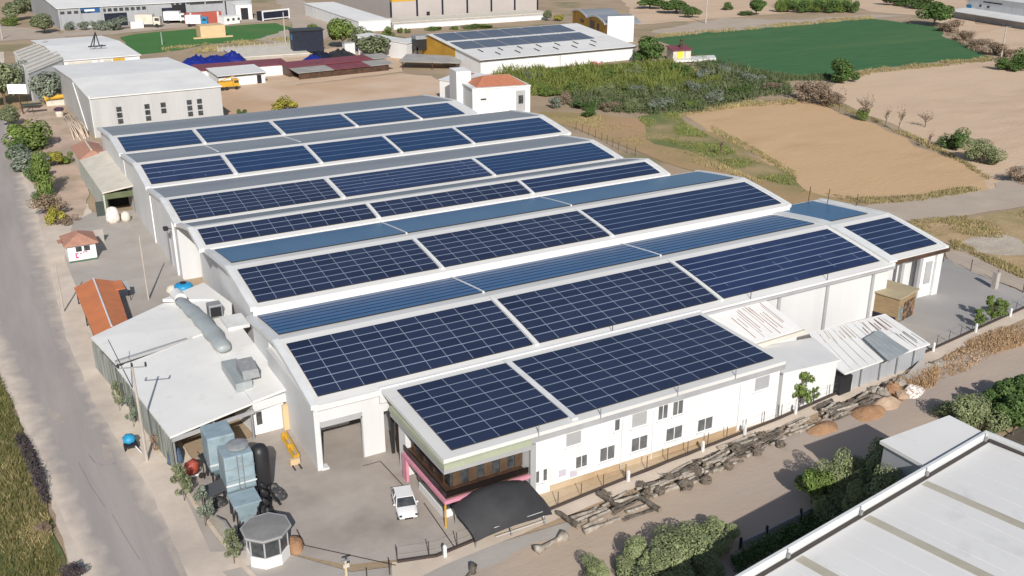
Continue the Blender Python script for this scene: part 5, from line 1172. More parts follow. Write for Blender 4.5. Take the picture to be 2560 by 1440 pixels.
fit(dc, (657, 53), 27, 5.2)
# small trucks and caravans in front of the hangar
def truck(label, px, py, s, m_cab, m_box, group='vehicles before the hangar'):
    p = at(px, py); t = thing('box_truck', label, 'truck', p, rad(-25), group)
    b = MB(); b.box(-3.2 * s, -1.2 * s, .9 * s, 1.2 * s, 1.2 * s, 3.3 * s); b.build('cargo_box', m_box, t, local=True)
    b = MB(); b.box(1.3 * s, -1.15 * s, .7 * s, 3.0 * s, 1.15 * s, 2.7 * s); c = b.build('cab', m_cab, t, local=True)
    b = MB(); b.box(1.7 * s, -1.2 * s, 1.7 * s, 2.8 * s, -1.16 * s, 2.4 * s); b.build('window', m_glass, c, local=True)
    for x in (-2.2, 2.1):
        b = MB(); b.tube((x * s, -1.25 * s, .5 * s), (x * s, -.9 * s, .5 * s), .5 * s, None, 12); b.build('wheel', m_rubber, t, local=True)
truck('cream box truck parked in front of the dark hangar bay', 375, 68, 1.6, m_cream, m_cream)
truck('white box truck near the brick red container', 442, 58, 1.5, m_white, m_white)
truck('white low truck with a blue cab beside the beige block house', 495, 66, 1.4, m_bluebright, m_white)
cv, L_, r = building('caravan', 'white caravan with small windows beside the dark open container', 'caravan', (561, 62), (600, 58), 4, 3.2, 'flat', 0, m_white, m_trim, .1)
for k in range(3): front(cv, 'window', 1.5 + k * 2.6, 2.6 + k * 2.6, 1.4, 2.4, m_glass)
cv2, L_, r = building('caravan', 'long low white caravan with a flat top near the hangar trucks', 'caravan', (328, 72), (360, 70), 3, 2.4, 'flat', 0, m_white, m_trim, .1)
# far white building at the other edge
fw, L_, r = building('farm_building', 'white farm building with a long low veranda roof at the edge of the pale field', 'farm building', (2414, 42), (2620, 76), 30, 15, 'flat', 0, m_white, m_roof, .2)
b = MB(); b.section([(-9, 4.6), (-.003, 6.4), (-.003, 6.7), (-9, 4.9)], -1, L_); b.build('veranda_roof', m_roof, fw, local=True)
front(fw, 'veranda_wall', .5, L_, 0, 4.2, mat('grey_render', (.45, .44, .45), .8), -6.5)
for k in range(4): front(fw, 'veranda_post', 8 + k * 9, 8.5 + k * 9, 0, 4.7, m_greymetal, -8.6)
front(fw, 'blue_shutter', -.4, 3, 6.8, 9.0, m_bluebright, -.2); front(fw, 'window', 8, 9.2, 8.6, 10.2, m_glass); front(fw, 'window', 13, 14.4, 8.6, 10.0, m_glass)
front(fw, 'ledge', 10, 22, 12.0, 12.8, m_dark)
fit(fw, (2414, 42), -10, 15)
# hut with yellow door, pale slab
hu, L_, r = building('yellow_door_hut', 'small stone hut with a yellow door and a crooked burgundy roof by the green field', 'hut', (1682, 154), (1726, 152), 5, 5.0, 'mono', .9, m_cream, m_burg, .6)
front(hu, 'door', L_ * .25, L_ * .55, .1, 4.4, mat('lemon_door', (.62, .55, .05), .6))
b = MB(); b.lathe([(.5, 5.6), (.55, 7.4), (.3, 8.6), (.7, 9.0), (.2, 9.6)], (L_ * .6, 2.5, 0), 10); b.build('chimney', m_brown, hu, local=True)
front(hu, 'drain', L_ * .62, L_ * .72, 0, 5.0, m_greytrim)
fit(hu, (1682, 154), 124, 5.4)
b = MB(); q = [at(1648 + 40, 160), at(1790, 154), at(1785, 146), at(1735, 148), at(1700, 152)]
b.prism([(v.x, v.y) for v in q], .4, 1.1); tag(b.build('canvas_sheet', m_roof), 'pale grey canvas sheet spread on the scrub beside the hut with the yellow door', 'canvas')
# roadside sign, yellow pipe machine, awning and debris by the far road
sg = thing('signboard', 'blank white roadside signboard on a leaning post', 'sign', at(60, 285))
p = at(59, 286); q = at(46, 222, 5.4)
b = MB(); b.tube((p.x, p.y, 0), (p.x - .4, p.y, 6.2), .17); b.build('post', m_brown, sg)
M_ = Matrix.Translation((p.x - .4, p.y - .3, 6.3)) @ Matrix.Rotation(rad(-29), 4, 'Z')
b = MB(); b.box(-2.3, -.12, -1.15, 2.3, .12, 1.15, 0, M_); bd = b.build('board', mat('sign_white', (.80, .81, .86), .5), sg)
b = MB(); b.box(-2.05, -.15, -.85, -1.3, -.123, -.3, 0, M_); b.build('emblem', mat('faded_lilac', (.45, .46, .62), .6), bd)
b = MB(); b.box(-2.0, -.15, .1, -1.2, -.123, .35, 0, M_); b.build('emblem', mat('faded_lilac', (.45, .46, .62), .6), bd)
yp = thing('yellow_pipe', 'short thick yellow pipe on a pale stand beside the grey warehouse', 'pipe', at(138, 262))
p = at(136, 264)
b = MB(); b.tube((p.x - 1.6, p.y, 2.0), (p.x + 2.4, p.y, 2.2), .55, None, 12); b.build('pipe', m_yellow, yp)
b = MB(); b.tube((p.x - 2.1, p.y, 1.9), (p.x - 1.6, p.y, 2.0), .95, None, 12); b.build('flange', m_yellow, yp)
b = MB(); b.box(p.x - 1.8, p.y - .6, 0, p.x + 2.6, p.y + .6, 1.35); b.build('stand', m_cream, yp)
au = thing('shade_awning', 'small dark flat awning on a single post under the signboard', 'awning', at(85, 285))
p = at(84, 286)
b = MB(); b.box(p.x - 2.2, p.y - 1.0, 2.4, p.x + 2.2, p.y + 1.2, 2.55); b.build('cover', mat('dark_green_canvas', (.06, .075, .06), .7), au)
b = MB(); b.tube((p.x, p.y, 0), (p.x, p.y, 2.4), .07); b.build('post', m_brown, au)
rr = random.Random(2)
db = thing('pipe_bundle', 'loose bundle of pale bent pipes leaning by the grey warehouse wall', 'pipes', at(180, 320))
for k in range(10):
    a_ = at(158 + k * 4 + rr.uniform(-3, 3), 292 + rr.uniform(-6, 6), 2.2 + rr.uniform(0, .9)); c_ = at(190 + k * 3.5 + rr.uniform(-5, 5), 345 + rr.uniform(-14, 8), .25)
    m1 = a_.lerp(c_, .5) + Vector((rr.uniform(-.4, .4), 0, .5))
    b = MB(); b.path([a_, m1, c_], .10, 6); b.build('pipe', mat('pale_pipe', (.62, .52, .42), .7), db, smooth=True)
b = MB(); p = at(150, 292); b.lathe([(1.1, 1.6), (1.2, 1.9), (.9, 2.2)], (p.x, p.y, 0), 10); b.build('cap', mat('plum_cap', (.06, .03, .06), .6), db)
b = MB(); b.lathe([(.8, .1), (.9, .8), (.8, 1.59)], (p.x, p.y, 0), 10); b.build('sack', m_cream, db)
# ---------------------------------------------------------------- fence, poles, logs, heaps
fe = thing('boundary_fence', 'long wire fence on a low dark kerb between factory and track', 'fence', (66, 62.4, 0))
FL = [(23.6, 60.3), (26.6, 59.45), (43, 60.95), (51, 61.6), (66.4, 62.65), (80, 64.2), (92, 65.9), (116, 68.9), (140, 71.9)]
def along(pl, step):
    out = []; acc = 0
    for a_, c_ in zip(pl, pl[1:]):
        a_, c_ = Vector((*a_, 0)), Vector((*c_, 0)); L_ = (c_ - a_).length; d = acc
        while d < L_: out.append(a_.lerp(c_, d / L_)); d += step
        acc = d - L_
    return out
def kerb_line(pl, w, z0, z1):
    b = MB()
    for a_, c_ in zip(pl, pl[1:]):
        a_, c_ = Vector((*a_, 0)), Vector((*c_, 0)); n_ = Vector((-(c_ - a_).y, (c_ - a_).x, 0)).normalized() * w
        q = [a_ - n_, c_ - n_, c_ + n_, a_ + n_]
        b.mesh([v + Vector((0, 0, z0)) for v in q] + [v + Vector((0, 0, z1)) for v in q], [(3, 2, 1, 0), (4, 5, 6, 7), (0, 1, 5, 4), (1, 2, 6, 5), (2, 3, 7, 6), (3, 0, 4, 7)])
    return b
kerb_line(FL, .09, .1, .36).build('kerb', m_wirebrown, fe)
def wire_rail(pl, z, par, r=.012):
    b = MB(); b.path([(x, y, z) for x, y in pl], r, 4); return b.build('wire', m_greymetal, par)
for z in (.8, 1.45): wire_rail(FL, z, fe, .008)
rr = random.Random(9)
for k, p in enumerate(along(FL, 2.55)):
    b = MB(); b.tube((p.x, p.y, .1), (p.x + rr.uniform(-.06, .06), p.y, 1.65 + rr.uniform(-.1, .12)), .04, None, 6); b.build('post', m_wirebrown, fe)
for x, y in ((27.2, 59.3), (36.9, 60.2), (46.4, 61.05), (55.6, 61.75), (61.2, 62.15), (68.6, 62.8), (77.4, 63.75), (84.6, 64.75), (93.4, 65.95), (102.5, 67.1), (110.5, 68.1)):
    b = MB(); b.box(x - .14, y - .28, .1, x + .14, y - .1, 1.15); b.lathe([(.14, 1.15), (.09, 1.28)], (x, y - .19, 0), 6); b.build('pillar', m_trim, fe)
ff = thing('field_fence', 'sparse post and wire fence along the far edge of the side yard path', 'fence', (130, 90, 0))
FP = [tuple(at(*p)[:2]) for p in ((2358, 655), (2410, 672), (2480, 700), (2560, 735), (2640, 770))]
for p in along(FP, 4.5):
    b = MB(); b.tube((p.x, p.y, .02), (p.x, p.y, 1.8), .06, None, 6); b.build('post', m_wirebrown, ff)
wire_rail(FP, 1.2, ff); wire_rail(FP, 1.6, ff)
p = at(2485, 722)
b = MB(); b.box(p.x - .35, p.y - .35, 0, p.x + .35, p.y + .35, 2.4); b.build('pillar', m_conc, ff)
rf = thing('scrub_fence', 'row of thin dark posts between the far halls and the scrub', 'fence', (110, 170, 0))
FR = [tuple(at(*p)[:2]) for p in ((1440, 325), (1500, 350), (1545, 375), (1600, 395))]
for p in along(FR, 3.0):
    b = MB(); b.tube((p.x, p.y, .02), (p.x, p.y, 1.9), .06, None, 6); b.build('post', m_wirebrown, rf)
wire_rail(FR, 1.3, rf)
vf = thing('plot_fence', 'pale slatted fence between the green plot and the concrete platform', 'fence', at(640, 135))
q0, q1 = at(545, 130), at(738, 115)
for k in range(16):
    p = q0.lerp(q1, k / 15); b = MB(); b.box(p.x - .15, p.y - .15, 0, p.x + .15, p.y + .15, 2.0); b.build('post', m_conc, vf)
kerb_line([tuple(q0[:2]), tuple(q1[:2])], .08, .1, 1.5).build('slat_panel', mat('pale_slats', (.42, .39, .33), .8, (.25, .24, .19), .8, stretch=(3, 3, .1)), vf)
# power poles
def pole(label, base, top, cross=True, tilt=(0, 0), m=m_pole, r=.16, arm=1.25, group=None):
    p = at(*base); h = height_at(p, top)
    t = thing('power_pole', label, 'power pole', p, 0, group)
    b = MB(); b.tube((0, 0, 0), (tilt[0], tilt[1], h), r, r * .6, 8); b.build('pole', m, t, local=True)
    if cross:
        d = Vector((.94, -.33, 0)); c = Vector((tilt[0], tilt[1], h - .15))
        b = MB(); b.tube(c - d * arm, c + d * arm, .06, None, 6); b.build('crossarm', m_greymetal, t, local=True)
        for k in (-1, 0, 1):
            q = c + d * arm * .95 * k; b = MB(); b.lathe([(.09, 0), (.11, .12), (.08, .22), (.10, .34), (.04, .42)], (q.x, q.y, q.z + .05), 8); b.build('insulator', m_blackmetal, t, local=True)
    return t
pole('tall concrete power pole with a three insulator crossarm by the handcart', (368, 1155), 915)
pole('bare concrete pole in the yard between the guard hut and the vaulted halls', (372, 752), 588, False, r=.14)
t = pole('slim pale pole beside the orange carport at the road edge', (160, 782), 655, False, r=.12)
pole('thin pole leaning across the shed roof edge from the fence', (372, 1050), 850, False, tilt=(-2.4, 1.5), m=m_wirebrown, r=.06)
pole('pale pole at the near end of the green crop field path', (1764, 58), -20, False, r=.35)
pole('leaning weathered pole at the pointed tip of the green crop field', (2503, 142), 66, True, r=.3, arm=2)
pole('pole beside the beige path of the bright green plot', (714, 108), 30, False, r=.3)
pole('pale green post at the corner of the bright green plot', (406, 112), 80, False, m=mat('green_post', (.25, .33, .27), .7), r=.3)
pole('grey pole near the far roadside junction', (6, 98), 50, False, r=.3)
t = thing('utility_post', 'short yellowish post with a small bracket in front of the sliding gate', 'post', at(868, 1455))
p = at(868, 1462); h = height_at(p, 1402)
b = MB(); b.tube((p.x, p.y, 0), (p.x, p.y, h), .13, .10, 8); b.build('post', mat('cream_post', (.55, .48, .30), .7), t)
b = MB(); b.box(p.x - .35, p.y - .06, h - .02, p.x + .35, p.y + .06, h + .08); b.build('bracket', m_greymetal, t)
b = MB(); b.box(p.x - .24, p.y - .16, h - .55, p.x + .24, p.y - .10, h - .2); b.build('lamp', m_cream, t)
for k, (base, top, lb) in enumerate((((975, 1440), 1400, 'thin dark gate stake beside the end of the sliding gate track'), ((919, 1470), 1428, 'lowest thin stake on the apron before the gate'))):
    p = at(*base); b = MB(); b.tube((p.x, p.y, 0), (p.x, p.y, height_at(p, top)), .05, None, 6)
    tag(b.build('gate_stake', m_wirebrown), lb, 'stake', 'stakes by the sliding gate')
# weathered logs in heaps along the track, every log its own object
def log_mesh(seed, L_, r, m):
    q = random.Random(seed); b = MB(); n = 9; k = 7
    pts = [Vector((L_ * (i / (k - 1) - .5), q.uniform(-.03, .03), q.uniform(-.02, .02))) for i in range(k)]
    rs = [r * (1.08 - .25 * i / k) * q.uniform(.93, 1.07) for i in range(k)]
    vs = []
    for p, rr_ in zip(pts, rs):
        for j in range(n):
            a = 2 * math.pi * j / n; f = rr_ * q.uniform(.86, 1.14); vs.append(p + Vector((0, math.cos(a) * f, math.sin(a) * f)))
    b.mesh(vs, [(i * n + j, (i + 1) * n + j, (i + 1) * n + (j + 1) % n, i * n + (j + 1) % n) for i in range(k - 1) for j in range(n)], 0)
    b.mesh(vs, [tuple(range(n)), tuple(range(len(vs) - n, len(vs)))[::-1]], 1)
    # a stub of a branch
    x = L_ * q.uniform(-.3, .3); b.tube((x, 0, r * .4), (x + .15, q.choice((-1, 1)) * r * 1.6, r * .9), r * .35, r * .2, 6)
    return b
m_logend = mat('log_end', (.34, .28, .21), .9, (.22, .18, .14), 6)
LOGS = []
for s_ in range(6):
    o = log_mesh(s_ + 40, (3.0, 3.6, 4.0, 2.4, 3.3, 3.7)[s_], (.13, .15, .12, .17, .11, .14)[s_], 0).build('log', [(m_wood, m_palewood)[s_ % 2], m_logend])
    LOGS.append(o.data); bpy.data.objects.remove(o)
PILES = [
    ((1478, 1302), 8, 3, 1.3, 'grey split log laid in the short stack closest to the bone shaped trunk', 1),
    ((1570, 1268), 9, 6, 1.6, 'weathered log in the raft like stack just past the short grey stack', 0),
    ((1645, 1222), 9, 8, .9, 'short mossy log in the loose clump before the long heap', 0),
    ((1720, 1190), 16, 10, 1.3, 'tangled log at the near end of the long heap', 0),
    ((1790, 1158), 18, 12, 1.3, 'weathered log in the middle of the long heap', 0),
    ((1860, 1122), 18, 14, 1.3, 'weathered log toward the far end of the long heap', 0),
    ((1925, 1098), 10, 16, 1.0, 'thin log on the far tip of the long heap', 0),
    ((1990, 1072), 7, 18, .8, 'pale brown log in the low stack next to the first orange mound', 1),
    ((2085, 1030), 20, 20, 1.5, 'dark charred looking log in the tall heap between the orange mounds', 0),
    ((2160, 1003), 6, 22, .9, 'long dark trunk laid along the fence beside the rubble', 0)]
for (px, n, seed, wd, lb, pale) in PILES:
    q = random.Random(seed); p = at(*px)
    for k in range(n):
        row = k % max(3, int(n * .6)); lay = 0 if k < n * .6 else 1
        o = bpy.data.objects.new('log', LOGS[(q.randrange(3) * 2 + (1 if pale else q.randrange(2))) % 6]); COL.objects.link(o)
        yy = (row / max(2, n * .6 - 1) - .5) * 2 * wd
        o.location = (p.x + q.uniform(-.6, .6), p.y + yy * (.6 if lay else 1), GZ * .6 + .14 + lay * .34 + q.uniform(0, .08))
        o.rotation_euler = (q.uniform(0, 6), q.uniform(-.06, .06), .09 + q.uniform(-.16, .16) * (1.6 if not pale else .6)); o.scale = (q.uniform(.85, 1.1),) * 3
        tag(o, lb, 'log', 'logs: ' + lb[:60])
# cross billets at the ends of the stacks
for px, dx, lb in (((1420, 1310), 0, 'upright end board of the short grey log stack'), ((1522, 1262), 0, 'near cross billet holding the raft like stack'), ((1622, 1270), 0, 'far cross billet holding the raft like stack')):
    p = at(*px); b = log_mesh(70 + px[0], 2.2, .2, 0); M_ = Matrix.Translation((p.x, p.y, .5)) @ Matrix.Rotation(rad(100), 4, 'Z') @ Matrix.Scale(1.2, 4)
    b.v = [M_ @ v for v in b.v]; tag(b.build('billet', [m_wood, m_logend]), lb, 'log')
t = thing('sawn_log', 'bone shaped sawn trunk with flared ends lying alone on the track', 'log', at(1375, 1360))
A_, B_ = at(1340, 1378, .3), at(1412, 1340, .3); d = (B_ - A_)
b = MB(); b.path([A_, A_.lerp(B_, .1), A_.lerp(B_, .25), A_.lerp(B_, .75), A_.lerp(B_, .9), B_], [.5, .42, .22, .2, .42, .55], 10); b.build('trunk', m_palewood, t, smooth=True)
b = MB(); b.tube(B_, B_ + d.normalized() * .08, .56, .5, 10); b.build('cut_end', m_logend, t)
t = thing('tree_stump', 'dark rooted stump at the near edge of the track', 'stump', at(1180, 1432))
p = at(1182, 1436); b = MB(); b.path([(p.x, p.y, 0), (p.x, p.y, .5), (p.x + .1, p.y, .9)], [.35, .28, .3], 9); b.build('stump', m_wood, t)
b = MB(); b.path([(p.x - 1.2, p.y - .5, .1), (p.x - .5, p.y - .2, .25), (p.x, p.y, .3)], [.08, .12, .15], 7); b.build('root', m_wood, t)
# rough stones, mounds
def stone(px, s, label, seed, m=m_stone, group=None, sz=1.0):
    q = random.Random(seed); p = at(*px); b = MB(); n, k = 9, 5; vs = []
    for i in range(k):
        t_ = math.pi * (.08 + .84 * i / (k - 1)); 
        for j in range(n):
            f = s * q.uniform(.78, 1.2); vs.append((p.x + f * math.sin(t_) * math.cos(2 * math.pi * j / n), p.y + f * math.sin(t_) * math.sin(2 * math.pi * j / n), GZ * .4 + s * sz * .55 - f * sz * .75 * math.cos(t_) * -1))
    b.mesh(vs, [(i * n + j, i * n + (j + 1) % n, (i + 1) * n + (j + 1) % n, (i + 1) * n + j) for i in range(k - 1) for j in range(n)] + [tuple(range(n))[::-1], tuple(range(len(vs) - n, len(vs)))])
    return tag(b.build('boulder', m), label, 'boulder', group)
q = random.Random(4)
for k in range(9): stone((2185 + k * 9 + q.uniform(-4, 4), 992 - k * 4 + q.uniform(-10, 10)), q.uniform(.4, .75), 'grey boulder in the rubble between the dark logs and the white speckled heap', 20 + k, group='rubble boulders')
for k in range(5): stone((2312 + k * 9 + q.uniform(-4, 4), 938 - k * 6 + q.uniform(-6, 6)), q.uniform(.35, .7), 'small grey boulder beside the broken slab and dry brush', 40 + k, group='boulders by the slab')
stone((2253, 1000), .75, 'rounded tan boulder under the white speckled heap', 61, m_soil)
stone((2228, 985), .95, 'large earthy boulder between rubble and white speckled heap', 62, m_redsoil)
for px, w_, d_, h_, m_, sd, lb in (((2055, 1074), 2.3, 1.1, .6, m_redsoil, 3, 'low orange mound beside the pale brown logs'), ((2170, 1036), 2.6, 1.4, .85, m_redsoil, 5, 'rounded orange mound beside the dark logs'), ((2215, 1012), 2.0, 1.3, .8, m_soil, 7, 'tan soil mound next to the large earthy boulder'),
                               ((2280, 985), 1.9, 1.0, .95, mat('white_speckled', (.72, .68, .64), .9, (.30, .17, .12), 4.0, fac=(.52, .6)), 8, 'white speckled rubbish heap at the track edge')):
    mound(lb, px, w_, d_, h_, m_, sd)
t = thing('broken_slab', 'tilted concrete slab lying by the fence near the dry brush', 'slab', at(2300, 940))
p = at(2298, 942); M_ = Matrix.Translation((p.x, p.y, .5)) @ Matrix.Rotation(rad(12), 4, 'X') @ Matrix.Rotation(rad(20), 4, 'Z')
b = MB(); b.box(-2.2, -.9, -.12, 2.2, .9, .12, 0, M_); b.build('slab', m_conc, t)
b = MB(); b.box(-1.2, -.95, -.6, .8, -.3, -.13, 0, M_); b.build('rubble_base', m_stone, t)

# root balls and stumps among the heaps
m_root = mat('root_wood', (.11, .09, .07), .95, (.23, .19, .15), 2.5, bump=.8, bscale=7)
for k, (px, s_, lb) in enumerate((((1492, 1290), .35, 'near the grey split logs'), ((1512, 1247), .45, 'at the upper corner of the raft like stack'), ((1615, 1247), .5, 'at the far side of the raft like stack'), ((1602, 1222), .42, 'first of the loose clump'), ((1648, 1240), .5, 'low in the loose clump'), ((1672, 1205), .45, 'between the clump and the long heap'), ((1712, 1225), .6, 'fallen out of the near end of the long heap'), ((1738, 1192), .6, 'rising at the near end of the long heap'), ((1765, 1212), .5, 'fallen forward from the long heap'), ((1820, 1175), .5, 'low in the middle of the long heap'), ((1838, 1135), .55, 'on the fence side of the long heap'), ((1892, 1140), .5, 'low at the far part of the long heap'), ((1905, 1100), .48, 'on top of the far part of the long heap'), ((1950, 1120), .45, 'last before the pale brown logs'))):
    q = random.Random(200 + k); p = at(*px); b = MB(); n, kk_ = 11, 6; vs = []
    for i in range(kk_):
        t_ = math.pi * (.06 + .88 * i / (kk_ - 1))
        for j in range(n): f = s_ * q.uniform(.7, 1.3); vs.append((p.x + f * math.sin(t_) * math.cos(2 * math.pi * j / n), p.y + f * math.sin(t_) * math.sin(2 * math.pi * j / n), .12 + s_ * .75 - f * .8 * math.cos(t_)))
    b.mesh(vs, [(i * n + j, i * n + (j + 1) % n, (i + 1) * n + (j + 1) % n, (i + 1) * n + j) for i in range(kk_ - 1) for j in range(n)] + [tuple(range(n))[::-1], tuple(range(len(vs) - n, len(vs)))])
    for _ in range(3):
        a = q.uniform(0, 6.28); c = Vector((p.x, p.y, .12 + s_ * .7)); b.tube(c, c + Vector((math.cos(a), math.sin(a), q.uniform(-.1, .7))) * s_ * 1.6, s_ * .22, s_ * .08, 6)
    tag(b.build('root_stump', m_root), 'rough dark root stump ' + lb, 'stump', 'root stumps among the logs')
# ---------------------------------------------------------------- vegetation
def leafmat(name, c1, c2, tone=(.55, 1.5)):
    m = mat(name, c1, .65, c2, .9, fac=(.35, .65), tone=tone, spec=.25)
    return m
L_dark = leafmat('leaf_dark', (.06, .11, .028), (.09, .145, .04))
L_mid = leafmat('leaf_mid', (.11, .165, .038), (.15, .20, .05))
L_olive = leafmat('leaf_olive', (.14, .165, .085), (.19, .215, .12))
L_hedge = leafmat('leaf_hedge', (.19, .23, .10), (.26, .29, .15))
L_plum = leafmat('plum_brush', (.055, .045, .05), (.09, .07, .07))
L_bark = leafmat('bark_chips', (.10, .08, .06), (.22, .18, .14))
L_grey = leafmat('leaf_greygreen', (.15, .185, .14), (.21, .235, .18))
L_yel = leafmat('leaf_yellow', (.24, .24, .035), (.34, .30, .06))
L_brown = leafmat('twig_brown', (.20, .145, .10), (.29, .215, .155))
L_dry = leafmat('dry_brush', (.36, .235, .135), (.44, .31, .19))
L_pink = leafmat('pink_blossom', (.75, .28, .30), (.6, .25, .22))
L_straw = leafmat('straw', (.42, .33, .17), (.30, .27, .10))
L_straw2 = leafmat('dull_straw', (.33, .26, .14), (.26, .23, .10))
m_bark = mat('bark', (.12, .09, .065), .9, (.18, .14, .10), 3)
def leaves(mb, c, rad_, n, size, q, tones, shape='ball', up=.35, flat=1.0):
    """n leaf clumps of a crown lobe: small bent quads turned outwards"""
    for _ in range(n):
        while True:
            v = Vector((q.uniform(-1, 1), q.uniform(-1, 1), q.uniform(-1, 1)))
            if .05 < v.length < 1: break
        r = v.length ** .5; v = v.normalized()
        p = Vector(c) + Vector((v.x * rad_[0], v.y * rad_[1], v.z * rad_[2])) * r
        if shape == 'blade':
            p.z = max(0.0, c[2] - rad_[2]); hh = 2 * rad_[2] * q.uniform(.5, 1.15); a = q.uniform(0, 6.28); le = Vector((q.uniform(-.45, .45), q.uniform(-.45, .45), 0)) * hh
            sd = Vector((math.cos(a), math.sin(a), 0)) * size * .22
            mb.face([p - sd, p + sd, p + le * .45 + sd * .7 + Vector((0, 0, hh * .6)), p + le + Vector((0, 0, hh))]); tones.append(q.random()); continue
        nrm = (v + Vector((q.uniform(-.7, .7), q.uniform(-.7, .7), q.uniform(-.3, .7) + up))).normalized()
        a = nrm.orthogonal().normalized(); a.rotate(Matrix.Rotation(q.uniform(0, 6.28), 3, nrm)); bb = nrm.cross(a)
        s = size * q.uniform(.6, 1.35); w_ = s * q.uniform(.45, .8)
        mb.face([p - a * s * .5 - bb * w_ * .3, p - a * s * .1 - bb * w_ * .55 + nrm * .1 * s, p + a * s * .55, p - a * s * .05 + bb * w_ * .55 + nrm * .1 * s])
        tones.append(q.random())
def set_tone(o, tones):
    at_ = o.data.attributes.new('tone', 'FLOAT', 'FACE'); at_.data.foreach_set('value', tones)
PROTO = {}
def proto(key, kind, leaf, seed, n=700, size=.16, spread=(1, 1, 1)):
    """a plant of unit size: crown about 1 wide, standing 1 high"""
    q = random.Random(seed); mb = MB(); tones = []; tr = MB()
    if kind == 'round':
        tr.path([(0, 0, -.02), (.01, 0, .2), (.0, .01, .45)], [.035, .028, .015], 7)
        lobes = [((q.uniform(-.26, .26), q.uniform(-.26, .26), q.uniform(.38, .80)), q.uniform(.17, .28)) for _ in range(11)] + [((0, 0, .55), .32)]
        for c, r in lobes:
            if c != (0, 0, .55): tr.path([(0, 0, .25), (c[0] * .6, c[1] * .6, .25 + (c[2] - .25) * .6), c], [.018, .011, .004], 5)
            t0 = len(tones); leaves(mb, c, (r, r, r * .85), n // 12, size, q, tones); k = q.uniform(-.22, .22)
            tones[t0:] = [min(1, max(0, t * .7 + .15 + k)) for t in tones[t0:]]
    elif kind == 'bush':
        for j in range(5): a = q.uniform(0, 6.28); tr.path([(0, 0, -.02), (.12 * math.cos(a), .12 * math.sin(a), .2), (.26 * math.cos(a), .26 * math.sin(a), .5)], [.022, .015, .006], 5)
        for j in range(12):
            c = (q.uniform(-.34, .34), q.uniform(-.34, .34), q.uniform(.18, .72)); r = q.uniform(.15, .27)
            t0 = len(tones); leaves(mb, c, (r, r, r), n // 12, size, q, tones); k = q.uniform(-.22, .22)
            tones[t0:] = [min(1, max(0, t * .7 + .15 + k)) for t in tones[t0:]]
    elif kind == 'column':
        tr.path([(0, 0, -.02), (0, 0, .6)], [.05, .02], 6)
        for j in range(14):
            z = .08 + .84 * j / 13; r = .42 * (1 - .5 * abs(z - .4)) * q.uniform(.8, 1.1)
            leaves(mb, (q.uniform(-.1, .1), q.uniform(-.1, .1), z), (r, r, .1), n // 14, size, q, tones)
    elif kind == 'slender':
        tr.path([(0, 0, -.02), (.02, 0, .3), (0, 0, .75)], [.022, .018, .006], 7)
        for j in range(22):
            a = q.uniform(0, 6.28); z = q.uniform(.30, .92); d = q.uniform(.3, 1.0) * .36 * (1 - abs(z - .55))
            c = (d * math.cos(a), d * math.sin(a), z); tr.path([(0, 0, z - .15), c], [.008, .003], 5)
            t0 = len(tones); leaves(mb, c, (.12, .12, .08), n // 22, size, q, tones); k = q.uniform(-.2, .2)
            tones[t0:] = [min(1, max(0, t + k)) for t in tones[t0:]]
    elif kind == 'bare':
        def limb(p, d, l, r, dep):
            e = p + d * l; m_ = p + d * l * .5 + Vector((q.uniform(-.03, .03), q.uniform(-.03, .03), 0))
            tr.path([p, m_, e], [r, r * .8, r * .55], 5)
            if dep == 0: return
            for _ in range(q.choice((3, 3, 4))):
                nd = (d + Vector((q.uniform(-.8, .8), q.uniform(-.8, .8), q.uniform(-.1, .6)))).normalized(); limb(p + d * l * q.uniform(.55, 1), nd, l * q.uniform(.55, .8), r * .55, dep - 1)
        limb(Vector((0, 0, -.02)), Vector((0, 0, 1)), .34, .028, 4)
        leaves(mb, (0, 0, .68), (.30, .30, .24), n, size, q, tones)
    root = bpy.data.objects.new('proto', None)
    cr = mb.build('crown', leaf); set_tone(cr, tones)
    to = tr.build('trunk', m_bark)
    md = (cr.data, to.data)
    bpy.data.objects.remove(cr); bpy.data.objects.remove(to); bpy.data.objects.remove(root)
    PROTO[key] = md
for s_ in (1, 2, 3): proto('round%d' % s_, 'round', L_mid, s_, 3600, .075)
for s_ in (1, 2): proto('dark%d' % s_, 'round', L_dark, 10 + s_, 3600, .075)
for s_ in (1, 2, 3): proto('hedge%d' % s_, 'bush', L_hedge, 20 + s_, 9000, .042)
for s_ in (1, 2): proto('olive%d' % s_, 'round', L_olive, 30 + s_, 3200, .075)
for s_ in (1, 2): proto('grey%d' % s_, 'bush', L_grey, 40 + s_, 2800, .07)
for s_ in (1, 2): proto('bush%d' % s_, 'bush', L_mid, 50 + s_, 3000, .07)
for s_ in (1, 2): proto('dbush%d' % s_, 'bush', L_dark, 60 + s_, 3000, .07)
for s_ in (1, 2): proto('yel%d' % s_, 'bush', L_yel, 70 + s_, 2200, .075)
for s_ in (1, 2): proto('brown%d' % s_, 'bush', L_brown, 80 + s_, 2400, .055)
proto('plum1', 'bush', L_plum, 84, 2400, .055)
proto('column1', 'column', L_mid, 90, 3000, .07)
for s_ in (1, 2): proto('slender%d' % s_, 'slender', L_mid, 100 + s_, 2600, .055)
for s_ in (1, 2, 3): proto('bare%d' % s_, 'bare', L_brown, 110 + s_, 60, .06)
proto('pink1', 'bush', L_pink, 120, 500, .12)
proto('wispy1', 'slender', L_grey, 130, 2000, .055); proto('wispy2', 'slender', L_olive, 131, 2000, .055)
RV = random.Random(77)
